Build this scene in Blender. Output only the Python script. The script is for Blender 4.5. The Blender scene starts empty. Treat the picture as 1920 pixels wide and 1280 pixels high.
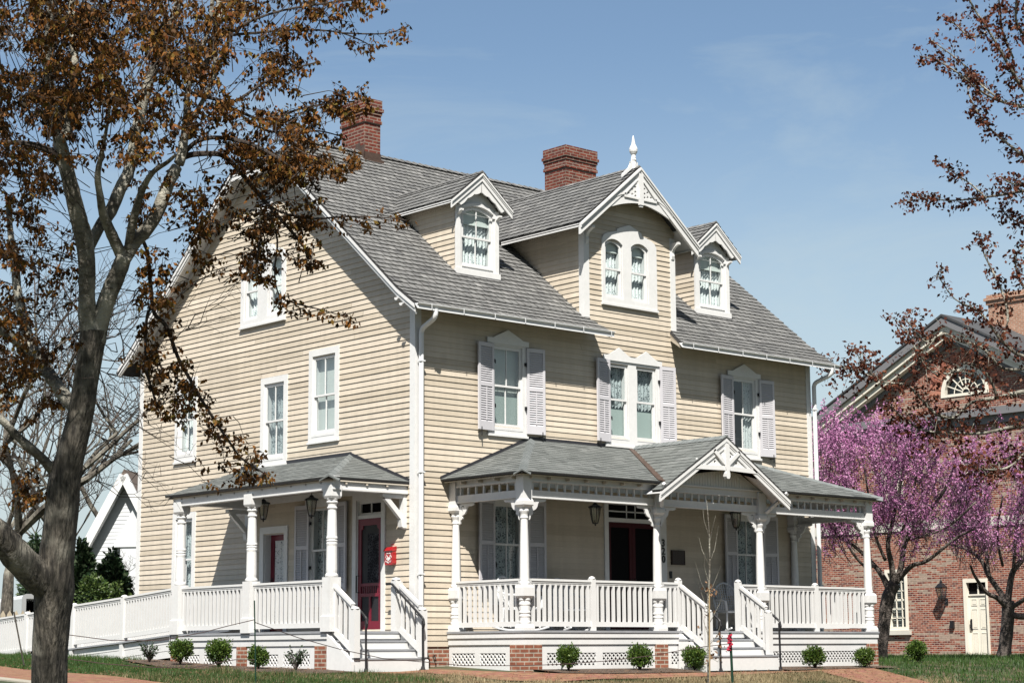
import bpy, math, random
import numpy as np
from mathutils import Vector, Matrix
from mathutils.geometry import tessellate_polygon
R = random.Random(7)
SC = bpy.context.scene
COL = SC.collection
V = Vector

# ------------------------------------------------------------------ camera
FOC = 3533.445
def cam_rot(yaw, pitch, roll):
    f0 = V((math.sin(yaw), math.cos(yaw), 0)); r0 = V((math.cos(yaw), -math.sin(yaw), 0)); u0 = V((0, 0, 1))
    f = f0*math.cos(pitch) + u0*math.sin(pitch); u = -f0*math.sin(pitch) + u0*math.cos(pitch)
    return r0*math.cos(roll) + u*math.sin(roll), -r0*math.sin(roll) + u*math.cos(roll), f
CR, CU, CF = cam_rot(math.radians(41.853), math.radians(9.3097), math.radians(-.34825))
CAM = V((-21.041, -26.103, .255))
def ray(u, v): return CR*((u-960)/FOC) - CU*((v-640)/FOC) + CF
def P(u, v, d): return CAM + ray(u, v)*d
def on(u, v, x=None, y=None, z=None):
    d = ray(u, v)
    t = (x-CAM.x)/d.x if x is not None else ((y-CAM.y)/d.y if y is not None else (z-CAM.z)/d.z)
    return CAM + d*t
def g(x, y):                                        # height of the ground
    z = 0.
    if y > 0: z += .02*min(y, 12)*min(1, max(0, 1-(x+1)/7))
    else: z += .045*max(y, -2.2)
    if y < -2.2: z += .075*max(y+2.2, -14)
    if x < -1.7: z -= .012*min(-1.7-x, 8)
    if x > 0: z -= .0025*min(x, 12)
    k = min(1, max(0, (.8-x)/1.6))*min(1, max(0, (6.5-y)/3.))*min(1, max(0, (x+8.)/3.)); z -= .075*k
    return z
def gh(u, v):
    d = ray(u, v); t = 15.
    while t < 150:
        p = CAM + d*t
        if p.z <= g(p.x, p.y): return p
        t += .02
    return CAM + d*40

# ------------------------------------------------------------------ mesh building
class MB:
    def __init__(s): s.v = []; s.f = []; s.m = []; s.t = []; s.tone = 0.5; s.c = []
    def cut(s): s.c.append((len(s.v), len(s.f)))        # what follows becomes an object of its own
    def add(s, vs, fs, M=None, m=0, tone=None):
        o = len(s.v)
        s.v += [tuple(M @ V(p)) if M is not None else tuple(p) for p in vs]
        for f in fs:
            s.f.append(tuple(i+o for i in f)); s.m.append(m); s.t.append(s.tone if tone is None else tone)
    def box(s, a, b, M=None, m=0, tone=None):
        x0, y0, z0 = a; x1, y1, z1 = b
        s.add([(x0,y0,z0),(x1,y0,z0),(x1,y1,z0),(x0,y1,z0),(x0,y0,z1),(x1,y0,z1),(x1,y1,z1),(x0,y1,z1)],
              [(0,3,2,1),(4,5,6,7),(0,1,5,4),(1,2,6,5),(2,3,7,6),(3,0,4,7)], M, m, tone)
    def quad(s, a, b, c, d, M=None, m=0, tone=None): s.add([a,b,c,d], [(0,1,2,3)], M, m, tone)
    def bar(s, a, b, w, h, up=(0,0,1), M=None, m=0, tone=None):     # box section from a to b
        a = V(a); b = V(b); d = (b-a).normalized(); up = V(up)
        sd = d.cross(up)
        if sd.length < 1e-4: sd = d.cross(V((1,0,0)))
        sd.normalize(); u = sd.cross(d).normalized()
        q = []
        for p in (a, b):
            for i, j in ((-1,-1),(1,-1),(1,1),(-1,1)): q.append(p + sd*(i*w/2) + u*(j*h/2))
        s.add(q, [(0,3,2,1),(4,5,6,7),(0,1,5,4),(1,2,6,5),(2,3,7,6),(3,0,4,7)], M, m, tone)
    def tube(s, pts, rad, n=8, M=None, m=0, tone=None, cap=True):
        pts = [V(p) for p in pts]; k = len(pts)
        if not hasattr(rad, '__len__'): rad = [rad]*k
        vs = []; ref = V((.37, .21, .9)).normalized()
        for i, p in enumerate(pts):
            d = (pts[min(i+1, k-1)]-pts[max(i-1, 0)])
            d = d.normalized() if d.length > 1e-9 else V((0,0,1))
            if abs(d.dot(ref)) > .95: ref = V((.9, -.3, .2)).normalized()
            a = d.cross(ref).normalized(); b = d.cross(a)
            ref = -b.cross(V((0,0,0))) if False else ref
            for j in range(n):
                t = 2*math.pi*j/n
                vs.append(p + (a*math.cos(t)+b*math.sin(t))*rad[i])
        fs = [(i*n+j, i*n+(j+1)%n, (i+1)*n+(j+1)%n, (i+1)*n+j) for i in range(k-1) for j in range(n)]
        if cap: fs += [tuple(range(n))[::-1], tuple((k-1)*n+j for j in range(n))]
        s.add(vs, fs, M, m, tone)
    def lathe(s, prof, n=14, M=None, m=0, tone=None, ph=0.):        # prof: (r, z)
        vs = []; k = len(prof)
        for r, z in prof:
            for j in range(n):
                t = 2*math.pi*(j+ph)/n; vs.append((r*math.cos(t), r*math.sin(t), z))
        fs = [(i*n+j, i*n+(j+1)%n, (i+1)*n+(j+1)%n, (i+1)*n+j) for i in range(k-1) for j in range(n)]
        fs += [tuple(range(n))[::-1], tuple((k-1)*n+j for j in range(n))]
        s.add(vs, fs, M, m, tone)
    def prism(s, poly, w0, w1, M=None, m=0, holes=(), tone=None):   # outline in (u, v), w from w0 to w1
        def area(p): return sum(p[i][0]*p[(i+1)%len(p)][1]-p[(i+1)%len(p)][0]*p[i][1] for i in range(len(p)))
        poly = list(poly) if area(poly) > 0 else list(poly)[::-1]
        hs = [list(h)[::-1] if area(h) > 0 else list(h) for h in holes]
        loops = [poly]+hs
        flat = [p for l in loops for p in l]; N = len(flat)
        tris = tessellate_polygon([[V((p[0], p[1], 0)) for p in l] for l in loops])
        vs = [(p[0], p[1], w1) for p in flat] + [(p[0], p[1], w0) for p in flat]
        fs = []
        for a, b, c in tris:
            pa, pb, pc = flat[a], flat[b], flat[c]
            if (pb[0]-pa[0])*(pc[1]-pa[1])-(pc[0]-pa[0])*(pb[1]-pa[1]) < 0: b, c = c, b
            fs += [(a, b, c), (N+a, N+c, N+b)]
        o = 0
        for l in loops:
            k = len(l)
            for i in range(k):
                j = (i+1) % k; fs.append((o+j, o+i, N+o+i, N+o+j))
            o += k
        s.add(vs, fs, M, m, tone)
    def build(s, name, mats, parent=None, smooth=False, local=False):
        cuts = [c for c in s.c if 0 < c[1] < len(s.f)]
        if cuts:
            first = None
            for (v0, f0), (v1, f1) in zip([(0,0)]+cuts, cuts+[(len(s.v), len(s.f))]):
                if f1 == f0: continue
                q = MB(); q.v = s.v[v0:v1]; q.f = [tuple(i-v0 for i in f) for f in s.f[f0:f1]]; q.m = s.m[f0:f1]; q.t = s.t[f0:f1]
                o = q.build(name, mats, parent, smooth, local); first = first or o
            return first
        me = bpy.data.meshes.new(name)
        me.from_pydata(s.v, [], s.f)
        if not isinstance(mats, (list, tuple)): mats = [mats]
        for k in mats: me.materials.append(k)
        if len(mats) > 1: me.polygons.foreach_set('material_index', s.m)
        at = me.attributes.new('tone', 'FLOAT', 'FACE'); at.data.foreach_set('value', s.t)
        if smooth: me.polygons.foreach_set('use_smooth', [True]*len(s.f))
        me.update()
        return link(name, me, parent, local)
def link(name, me, parent=None, local=False):
    o = bpy.data.objects.new(name, me); COL.objects.link(o)
    if parent is not None:
        o.parent = parent
        if not local:
            if parent.type == 'EMPTY': o.matrix_parent_inverse = Matrix.Translation(-parent.location)
    return o
def thing(name, label, cat, loc=(0,0,0), group=None, rz=0):
    o = bpy.data.objects.new(name, None); COL.objects.link(o)
    o.location = loc; o.rotation_euler = (0,0,rz); o.empty_display_size = .3
    return tag(o, label, cat, group)
def tag(o, label, cat, group=None, kind=None):
    if label: o['label'] = label
    if cat: o['category'] = cat
    if group: o['group'] = group
    if kind: o['kind'] = kind
    return o
def copy_tree(o, parent=None):
    c = o.copy(); COL.objects.link(c)
    if parent is not None: c.parent = parent
    for ch in list(o.children): copy_tree(ch, c)
    return c
def FR(o, kind):            # wall frames: u along the wall to the right, v up, w outwards
    o = V(o)
    c = {'front': ((1,0,0),(0,0,1),(0,-1,0)), 'left': ((0,-1,0),(0,0,1),(-1,0,0)),
         'right': ((0,1,0),(0,0,1),(1,0,0)), 'back': ((-1,0,0),(0,0,1),(0,1,0)), 'up': ((1,0,0),(0,1,0),(0,0,1))}[kind]
    return Matrix(((c[0][0],c[1][0],c[2][0],o.x),(c[0][1],c[1][1],c[2][1],o.y),(c[0][2],c[1][2],c[2][2],o.z),(0,0,0,1)))
def rect(u0, u1, v0, v1): return [(u0,v0),(u1,v0),(u1,v1),(u0,v1)]
def arch(u0, u1, v0, v1, rise, n=10):    # rectangle with a segmental head
    p = [(u0,v0),(u1,v0)]
    if rise <= 0: return p+[(u1,v1),(u0,v1)]
    c = (u0+u1)/2; h = (u1-u0)/2; rad = (h*h+rise*rise)/(2*rise); a0 = math.asin(min(1, h/rad))
    for i in range(n+1):
        a = a0*(1-2*i/n); p.append((c+rad*math.sin(a), v1-(rad-rad*math.cos(a))+0))
    return p

# ------------------------------------------------------------------ materials
def mat(name, col, rough=.6, tone=None, noise=None, bump=None, metal=0., spec=.5, trans=0., coat=0, stain=None):
    m = bpy.data.materials.new(name); m.use_nodes = True; nt = m.node_tree; N = nt.nodes; L = nt.links
    b = N['Principled BSDF']; b.inputs['Roughness'].default_value = rough; b.inputs['Metallic'].default_value = metal
    b.inputs['Specular IOR Level'].default_value = spec
    b.inputs['Coat Weight'].default_value = coat
    cur = None
    if tone:                                        # list of colours over the per-face tone
        a = N.new('ShaderNodeAttribute'); a.attribute_name = 'tone'
        r = N.new('ShaderNodeValToRGB'); L.new(a.outputs['Fac'], r.inputs['Fac'])
        e = r.color_ramp.elements
        for i, c in enumerate(tone):
            q = e[i] if i < 2 else e.new(i/(len(tone)-1))
            q.position = i/(len(tone)-1); q.color = (*c, 1)
        cur = r.outputs['Color']
    geo = N.new('ShaderNodeNewGeometry')
    def mulnoise(cur, scale, amt, det=4, stretch=None):
        n = N.new('ShaderNodeTexNoise'); n.inputs['Scale'].default_value = scale; n.inputs['Detail'].default_value = det
        if stretch:
            mp = N.new('ShaderNodeMapping'); mp.inputs['Scale'].default_value = stretch
            L.new(geo.outputs['Position'], mp.inputs['Vector']); L.new(mp.outputs['Vector'], n.inputs['Vector'])
        else: L.new(geo.outputs['Position'], n.inputs['Vector'])
        mr = N.new('ShaderNodeMapRange'); mr.inputs[1].default_value = .3; mr.inputs[2].default_value = .7
        mr.inputs[3].default_value = 1-amt; mr.inputs[4].default_value = 1+amt*.6
        L.new(n.outputs['Fac'], mr.inputs[0])
        x = N.new('ShaderNodeMix'); x.data_type = 'RGBA'; x.blend_type = 'MULTIPLY'; x.inputs['Factor'].default_value = 1
        if cur is None: x.inputs[6].default_value = (*col, 1)
        else: L.new(cur, x.inputs[6])
        L.new(mr.outputs[0], x.inputs[7])
        return x.outputs[2]
    if noise:
        for q in (noise if isinstance(noise[0], tuple) else [noise]): cur = mulnoise(cur, *q)
    if stain:                                       # (scale, colour, threshold, strength)
        n = N.new('ShaderNodeTexNoise'); n.inputs['Scale'].default_value = stain[0]; n.inputs['Detail'].default_value = 6
        L.new(geo.outputs['Position'], n.inputs['Vector'])
        mr = N.new('ShaderNodeMapRange'); mr.inputs[1].default_value = stain[2]; mr.inputs[2].default_value = stain[2]+.15
        mr.inputs[4].default_value = stain[3]; L.new(n.outputs['Fac'], mr.inputs[0])
        x = N.new('ShaderNodeMix'); x.data_type = 'RGBA'; L.new(mr.outputs[0], x.inputs['Factor'])
        if cur is None: x.inputs[6].default_value = (*col, 1)
        else: L.new(cur, x.inputs[6])
        x.inputs[7].default_value = (*stain[1], 1); cur = x.outputs[2]
    if cur is None: b.inputs['Base Color'].default_value = (*col, 1)
    else: L.new(cur, b.inputs['Base Color'])
    if bump:
        n = N.new('ShaderNodeTexNoise'); n.inputs['Scale'].default_value = bump[0]; n.inputs['Detail'].default_value = 6
        if len(bump) > 2:
            mp = N.new('ShaderNodeMapping'); mp.inputs['Scale'].default_value = bump[2]
            L.new(geo.outputs['Position'], mp.inputs['Vector']); L.new(mp.outputs['Vector'], n.inputs['Vector'])
        else: L.new(geo.outputs['Position'], n.inputs['Vector'])
        bp = N.new('ShaderNodeBump'); bp.inputs['Strength'].default_value = bump[1]; bp.inputs['Distance'].default_value = .045 if 'bark' in name else .02
        L.new(n.outputs['Fac'], bp.inputs['Height']); L.new(bp.outputs['Normal'], b.inputs['Normal'])
    if trans > 0:
        t = N.new('ShaderNodeBsdfTranslucent'); ms = N.new('ShaderNodeMixShader'); ms.inputs[0].default_value = trans
        if cur is None: t.inputs['Color'].default_value = (*col, 1)
        else: L.new(cur, t.inputs['Color'])
        L.new(b.outputs[0], ms.inputs[1]); L.new(t.outputs[0], ms.inputs[2]); L.new(ms.outputs[0], N['Material Output'].inputs['Surface'])
    return m
def brick_mat(name, c1, c2, mortar, w=.215, h=.072, ms=.011, patch=None, dark=None, flat=False):
    m = bpy.data.materials.new(name); m.use_nodes = True; nt = m.node_tree; N = nt.nodes; L = nt.links
    b = N['Principled BSDF']; b.inputs['Roughness'].default_value = .85; b.inputs['Specular IOR Level'].default_value = .25
    geo = N.new('ShaderNodeNewGeometry'); sp = N.new('ShaderNodeSeparateXYZ'); L.new(geo.outputs['Position'], sp.inputs[0])
    sn = N.new('ShaderNodeSeparateXYZ'); L.new(geo.outputs['True Normal'], sn.inputs[0])
    def mth(op, a, bb=None):
        q = N.new('ShaderNodeMath'); q.operation = op
        for i, x in enumerate((a, bb)):
            if x is None: continue
            if isinstance(x, (int, float)): q.inputs[i].default_value = x
            else: L.new(x, q.inputs[i])
        return q.outputs[0]
    cb = N.new('ShaderNodeCombineXYZ')
    if flat:
        L.new(sp.outputs[0], cb.inputs[0]); L.new(sp.outputs[1], cb.inputs[1])
    else:
        sel = mth('GREATER_THAN', mth('ABSOLUTE', sn.outputs[0]), .6)
        u = mth('ADD', mth('MULTIPLY', sp.outputs[1], sel), mth('MULTIPLY', sp.outputs[0], mth('SUBTRACT', 1., sel)))
        L.new(u, cb.inputs[0]); L.new(sp.outputs[2], cb.inputs[1])
    t = N.new('ShaderNodeTexBrick'); L.new(cb.outputs[0], t.inputs['Vector'])
    t.inputs['Scale'].default_value = 1; t.inputs['Brick Width'].default_value = w; t.inputs['Row Height'].default_value = h
    t.inputs['Mortar Size'].default_value = ms; t.inputs['Mortar Smooth'].default_value = .1
    t.inputs['Color1'].default_value = (*c1, 1); t.inputs['Color2'].default_value = (*c2, 1); t.inputs['Mortar'].default_value = (*mortar, 1)
    cur = t.outputs['Color']
    # single bricks of another colour: white noise per brick cell
    def cell(w_, h_, off):
        q = mth('FLOOR', mth('DIVIDE', sp.outputs[2] if not flat else sp.outputs[1], h_))
        par = mth('MULTIPLY', mth('MODULO', q, 2.), -.5)
        uu = mth('FLOOR', mth('ADD', mth('DIVIDE', u if not flat else sp.outputs[0], w_), par))
        c2_ = N.new('ShaderNodeCombineXYZ'); L.new(uu, c2_.inputs[0]); L.new(q, c2_.inputs[1]); c2_.inputs[2].default_value = off
        wn = N.new('ShaderNodeTexWhiteNoise'); L.new(c2_.outputs[0], wn.inputs['Vector']); return wn.outputs['Value']
    def overlay(cur, col, fac):
        f2 = mth('MULTIPLY', fac, mth('SUBTRACT', 1., t.outputs['Fac']))
        x = N.new('ShaderNodeMix'); x.data_type = 'RGBA'; L.new(f2, x.inputs['Factor']); L.new(cur, x.inputs[6]); x.inputs[7].default_value = (*col, 1)
        return x.outputs[2]
    if dark: cur = overlay(cur, dark[0], mth('GREATER_THAN', cell(w, h, 3.), 1-dark[1]))
    if patch:
        n = N.new('ShaderNodeTexNoise'); n.inputs['Scale'].default_value = patch[2]; n.inputs['Detail'].default_value = 2
        L.new(geo.outputs['Position'], n.inputs['Vector'])
        th = mth('ADD', cell(w*2, h, 8.), mth('MULTIPLY', mth('SUBTRACT', n.outputs['Fac'], .5), 1.6))
        cur = overlay(cur, patch[0], mth('MULTIPLY', mth('GREATER_THAN', th, patch[1]), .85))
    n = N.new('ShaderNodeTexNoise'); n.inputs['Scale'].default_value = 9.; n.inputs['Detail'].default_value = 5; L.new(geo.outputs['Position'], n.inputs['Vector'])
    mr = N.new('ShaderNodeMapRange'); mr.inputs[1].default_value = .3; mr.inputs[2].default_value = .7; mr.inputs[3].default_value = .72; mr.inputs[4].default_value = 1.15
    L.new(n.outputs['Fac'], mr.inputs[0])
    x = N.new('ShaderNodeMix'); x.data_type = 'RGBA'; x.blend_type = 'MULTIPLY'; x.inputs['Factor'].default_value = 1; L.new(cur, x.inputs[6]); L.new(mr.outputs[0], x.inputs[7])
    L.new(x.outputs[2], b.inputs['Base Color'])
    bp = N.new('ShaderNodeBump'); bp.inputs['Strength'].default_value = .6; bp.inputs['Distance'].default_value = .008; bp.invert = True
    L.new(t.outputs['Fac'], bp.inputs['Height']); L.new(bp.outputs['Normal'], b.inputs['Normal'])
    return m
def glass_mat(name, refl=.12, tint=(.92,.97,.97)):
    m = bpy.data.materials.new(name); m.use_nodes = True; N = m.node_tree.nodes; L = m.node_tree.links
    N.remove(N['Principled BSDF'])
    t = N.new('ShaderNodeBsdfTransparent'); t.inputs[0].default_value = (*tint, 1)
    gl = N.new('ShaderNodeBsdfGlossy'); gl.inputs['Roughness'].default_value = .015
    g_ = N.new('ShaderNodeNewGeometry'); dt = N.new('ShaderNodeVectorMath'); dt.operation = 'DOT_PRODUCT'; L.new(g_.outputs['Incoming'], dt.inputs[0]); L.new(g_.outputs['True Normal'], dt.inputs[1])
    def mt(op, a, b=None, c=None):
        q = N.new('ShaderNodeMath'); q.operation = op
        for i, x in enumerate((a, b, c)):
            if x is None: continue
            if isinstance(x, (int, float)): q.inputs[i].default_value = x
            else: L.new(x, q.inputs[i])
        return q.outputs[0]
    ad_ = mt('MULTIPLY_ADD', mt('POWER', mt('SUBTRACT', 1., mt('ABSOLUTE', dt.outputs['Value'])), 5.), .9, .05+refl)   # Schlick, both sides alike
    class ad: outputs = [ad_]
    n = N.new('ShaderNodeTexNoise'); n.inputs['Scale'].default_value = 2.2; n.inputs['Detail'].default_value = 1
    geo = N.new('ShaderNodeNewGeometry'); L.new(geo.outputs['Position'], n.inputs['Vector'])
    bp = N.new('ShaderNodeBump'); bp.inputs['Strength'].default_value = .12; bp.inputs['Distance'].default_value = .03
    L.new(n.outputs['Fac'], bp.inputs['Height']); L.new(bp.outputs[0], gl.inputs['Normal'])
    ms = N.new('ShaderNodeMixShader'); L.new(ad.outputs[0], ms.inputs[0]); L.new(t.outputs[0], ms.inputs[1]); L.new(gl.outputs[0], ms.inputs[2])
    L.new(ms.outputs[0], N['Material Output'].inputs['Surface'])
    return m
def lace_mat(name, light, dark, scale=26., thr=.5):
    m = bpy.data.materials.new(name); m.use_nodes = True; N = m.node_tree.nodes; L = m.node_tree.links
    b = N['Principled BSDF']; b.inputs['Roughness'].default_value = .9; b.inputs['Specular IOR Level'].default_value = .1
    geo = N.new('ShaderNodeNewGeometry')
    n = N.new('ShaderNodeTexNoise'); n.inputs['Scale'].default_value = scale*.35; n.inputs['Detail'].default_value = 3; L.new(geo.outputs['Position'], n.inputs['Vector'])
    vo = N.new('ShaderNodeTexVoronoi'); vo.feature = 'DISTANCE_TO_EDGE'; vo.inputs['Scale'].default_value = scale; L.new(geo.outputs['Position'], vo.inputs['Vector'])
    ad = N.new('ShaderNodeMath'); ad.operation = 'MULTIPLY_ADD'; ad.inputs[1].default_value = -1.5; L.new(vo.outputs['Distance'], ad.inputs[0]); L.new(n.outputs['Fac'], ad.inputs[2])
    r = N.new('ShaderNodeMapRange'); r.inputs[1].default_value = thr-.25; r.inputs[2].default_value = thr+.12; L.new(ad.outputs[0], r.inputs[0])
    x = N.new('ShaderNodeMix'); x.data_type = 'RGBA'; L.new(r.outputs[0], x.inputs['Factor']); x.inputs[6].default_value = (*dark, 1); x.inputs[7].default_value = (*light, 1)
    L.new(x.outputs[2], b.inputs['Base Color'])
    return m
M = {}
M['white'] = mat('white_paint', (.70,.70,.695), .45, noise=((1.3,.05),(14.,.04)), stain=(2.1,(.52,.50,.45),.67,.35))
M['rail'] = mat('white_rail_paint', (.67,.67,.665), .4, noise=(5.,.03))
M['siding'] = mat('cream_clapboard', (.62,.5,.36), .55, tone=[(.51,.44,.345),(.575,.503,.405),(.625,.548,.448)], noise=((.6,.08,4),(6.,.06,5,(1,1,7)),(2.5,.07,4,(3.,3.,.25))), bump=(30.,.1,(1,1,6)), stain=(2.3,(.36,.30,.23),.66,.35))
M['soffit'] = mat('soffit_paint', (.60,.54,.45), .6, noise=(3.,.06))
M['slate'] = mat('grey_shingle', (.2,.2,.2), .75, tone=[(.105,.105,.105),(.142,.142,.14),(.165,.165,.161),(.19,.189,.184),(.235,.233,.227)], noise=((3.,.1),(45.,.16)), bump=(60.,.3), stain=(1.3,(.10,.099,.094),.62,.35))
M['slatebase'] = mat('shingle_shadow_gap', (.035,.035,.037), .9)
M['asphalt'] = mat('green_grey_asphalt_shingle', (.15,.18,.16), .9, tone=[(.098,.106,.103),(.125,.135,.13),(.15,.16,.155),(.18,.19,.185)], noise=((7.,.12),(160.,.3)), bump=(180.,.4))
M['ridge'] = mat('asphalt_ridge_cap', (.2,.22,.22), .9, tone=[(.14,.155,.155),(.18,.195,.195)], noise=(120.,.25))
M['flash'] = mat('dark_flashing', (.03,.03,.035), .5)
M['copper'] = mat('brown_flashing', (.10,.065,.05), .55, metal=.3, noise=(9.,.25))
M['shutter'] = mat('lavender_grey_paint', (.56,.55,.58), .5, noise=(2.,.05))
M['gutter'] = mat('gutter_metal', (.72,.73,.74), .35, noise=(5.,.05))
M['iron'] = mat('black_iron', (.012,.012,.014), .4)
M['red'] = mat('dark_red_door', (.16,.012,.028), .4, noise=(4.,.1))
M['deepred'] = mat('deep_maroon_door', (.05,.006,.010), .55, spec=.2, noise=(4.,.1))
M['screen'] = mat('door_screen', (.005,.005,.006), .8, spec=.08)
M['brightred'] = mat('red_enamel', (.36,.012,.016), .25, coat=.4)
M['deck'] = mat('grey_deck_paint', (.30,.31,.33), .5, noise=(4.,.12))
M['ceil'] = mat('porch_ceiling_paint', (.42,.50,.52), .6)
M['room'] = mat('unlit_room_dark', (.02,.022,.026), .9)  # near-black colour carries the darkness of unlit rooms and hollows
M['shade'] = mat('roller_shade', (.66,.69,.66), .8, noise=(1.5,.05))
M['greyshade'] = mat('grey_green_shade', (.36,.42,.40), .8, noise=(1.5,.05))
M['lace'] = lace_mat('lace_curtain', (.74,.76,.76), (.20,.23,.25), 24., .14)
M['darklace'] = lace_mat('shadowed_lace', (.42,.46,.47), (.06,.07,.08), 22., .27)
M['glass'] = glass_mat('window_glass', .02)
M['skyglass'] = glass_mat('reflecting_window_glass', .18)
M['brick'] = brick_mat('pier_brick', (.235,.082,.05), (.30,.12,.075), (.40,.345,.28))
M['chim'] = brick_mat('chimney_brick', (.135,.030,.021), (.185,.047,.03), (.24,.19,.155), dark=((.11,.035,.028),.25))
M['bigbrick'] = brick_mat('mottled_red_brick', (.20,.052,.034), (.30,.10,.064), (.40,.32,.26), patch=((.33,.265,.21),.78,.55), dark=((.11,.026,.024),.28), ms=.011)
M['paver'] = brick_mat('brick_paving', (.22,.105,.058), (.29,.165,.095), (.17,.125,.085), w=.2, h=.1, ms=.006, flat=True, dark=((.25,.10,.075),.3))
M['stone'] = mat('pale_stone', (.55,.53,.47), .8, noise=(3.,.08))
M['cream'] = mat('cream_trim', (.74,.70,.60), .5, noise=(3.,.05))
M['wicker'] = mat('white_wicker', (.70,.71,.72), .7, noise=(40.,.15))
M['bark'] = mat('maple_bark', (.11,.097,.078), .9, noise=((3.5,.45),(34.,.8,6,(1,1,.16)),(9.,.35)), bump=(38.,1.0,(1,1,.15)), stain=(2.6,(.25,.235,.195),.50,.8))
M['palebark'] = mat('pale_branch_bark', (.15,.135,.108), .85, noise=((2.5,.4),(24.,.5,6,(1,1,1.6)),(70.,.3)), bump=(30.,.7), stain=(3.4,(.36,.345,.29),.44,.85))
M['twig'] = mat('twig_bark', (.045,.034,.028), .9)
M['leaf'] = mat('maple_leaf', (.1,.04,.02), .55, spec=.12, tone=[(.028,.020,.010),(.06,.030,.012),(.12,.055,.016),(.25,.105,.026),(.15,.115,.026),(.18,.060,.020)], trans=.25)
M['redleaf'] = mat('red_maple_leaf', (.1,.04,.02), .55, spec=.12, tone=[(.05,.018,.013),(.10,.034,.022),(.15,.052,.03),(.18,.08,.045)], trans=.25)
M['blossom'] = mat('redbud_blossom', (.4,.1,.3), .6, spec=.12, tone=[(.33,.11,.26),(.47,.18,.38),(.57,.27,.48),(.66,.39,.57)], trans=.3)
M['bush'] = mat('boxwood_leaf', (.06,.10,.02), .5, tone=[(.026,.06,.010),(.052,.10,.015),(.082,.145,.022),(.13,.19,.03)], trans=.25)
M['holly'] = mat('holly_leaf', (.03,.05,.02), .35, tone=[(.012,.028,.013),(.022,.045,.02),(.04,.07,.03),(.075,.10,.055)], trans=.1)
M['shrub'] = mat('shrub_leaf', (.05,.08,.02), .5, tone=[(.02,.045,.012),(.04,.075,.016),(.065,.105,.024),(.10,.14,.035)], trans=.15)
M['ground'] = mat('lawn_soil', (.035,.05,.016), .95, noise=((.5,.25),(9.,.35)), stain=(.9,(.105,.08,.045),.47,.9), bump=(30.,.6))
M['mulch'] = mat('bark_mulch', (.13,.088,.062), .95, noise=((25.,.5),(90.,.5)), bump=(60.,1.))
M['street'] = mat('street_asphalt', (.11,.11,.115), .9, noise=((3.,.12),(80.,.25)))
M['kerb'] = mat('kerb_concrete', (.36,.33,.27), .9, noise=((3.,.15),(40.,.15)))
M['grassgreen'] = mat('grass_blade_green', (.07,.12,.025), .6, tone=[(.018,.05,.008),(.032,.08,.012),(.05,.11,.018),(.09,.115,.032)], trans=.3)
M['grassdry'] = mat('grass_blade_dry', (.22,.17,.08), .7, tone=[(.055,.085,.025),(.17,.135,.065),(.27,.21,.115),(.36,.29,.17)], trans=.25)
M['greenmetal'] = mat('green_post', (.012,.045,.028), .5)
M['darkwood'] = mat('dark_plaque', (.022,.012,.010), .4)
M['tan'] = mat('weathered_picket', (.36,.31,.23), .8, noise=((6.,.15),(30.,.2,4,(1,1,.2))))
M['trailer'] = mat('trailer_white', (.70,.71,.71), .35, noise=(.8,.06))
M['alu'] = mat('trailer_trim', (.45,.46,.47), .4, metal=.4)
M['farwhite'] = mat('far_white_clapboard', (.56,.58,.60), .6)
M['farroof'] = mat('far_roof', (.13,.10,.085), .9)
M['rope'] = mat('dark_rope', (.05,.03,.028), .9)
M['cane'] = mat('bamboo_cane', (.42,.31,.17), .7)
M['dryleaf'] = mat('dry_brown_leaf', (.20,.10,.05), .8, tone=[(.12,.06,.03),(.26,.15,.08)], trans=.2)
M['lampglass'] = mat('lamp_glass', (.35,.35,.33), .15)
# ------------------------------------------------------------------ house pieces
def siding(mb, M_, v0, v1, spans, openings=(), e=.1035, lip=.0165):
    k = 0; v = v0
    while v < v1-.005:
        t = min(v+e, v1); vm = (v+t)/2
        for (a, b) in spans(vm):
            segs = [(a, b)]
            for (o0, o1, p0, p1) in openings:
                if p0 < vm < p1:
                    n = []
                    for s0, s1 in segs:
                        if o1 <= s0 or o0 >= s1: n.append((s0, s1)); continue
                        if o0 > s0: n.append((s0, o0))
                        if o1 < s1: n.append((o1, s1))
                    segs = n
            for s0, s1 in segs:
                x = s0
                while x < s1-.01:
                    w = R.uniform(2.2, 4.8); y = min(x+w, s1)
                    if s1-y < .5: y = s1
                    j = R.gauss(0, .0016); j2 = j+R.gauss(0, .0016); tn = R.random(); lp = lip+R.uniform(-.002,.003)
                    # follow slanting ends exactly
                    gp = .0025 if y < s1 else 0; A0, B0 = x, y-gp; A1, B1 = x, y-gp
                    if x == s0 and abs(s0-a) < 1e-6: A0 = min(spans(v)[0][0] if len(spans(v)) else a, s0+.3); A1 = spans(t)[0][0] if len(spans(t)) else a
                    if y == s1 and abs(s1-b) < 1e-6: B0 = spans(v)[0][1] if len(spans(v)) else b; B1 = spans(t)[0][1] if len(spans(t)) else b
                    mb.add([(A0,v+j,lp),(B0,v+j2,lp),(B1,t+.004,.002),(A1,t+.004,.002),(A0,v+j,-.004),(B0,v+j2,-.004)],
                           [(0,1,2,3),(4,5,1,0)], M_, 0, tn)
                    x = y
        v = t; k += 1
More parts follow.
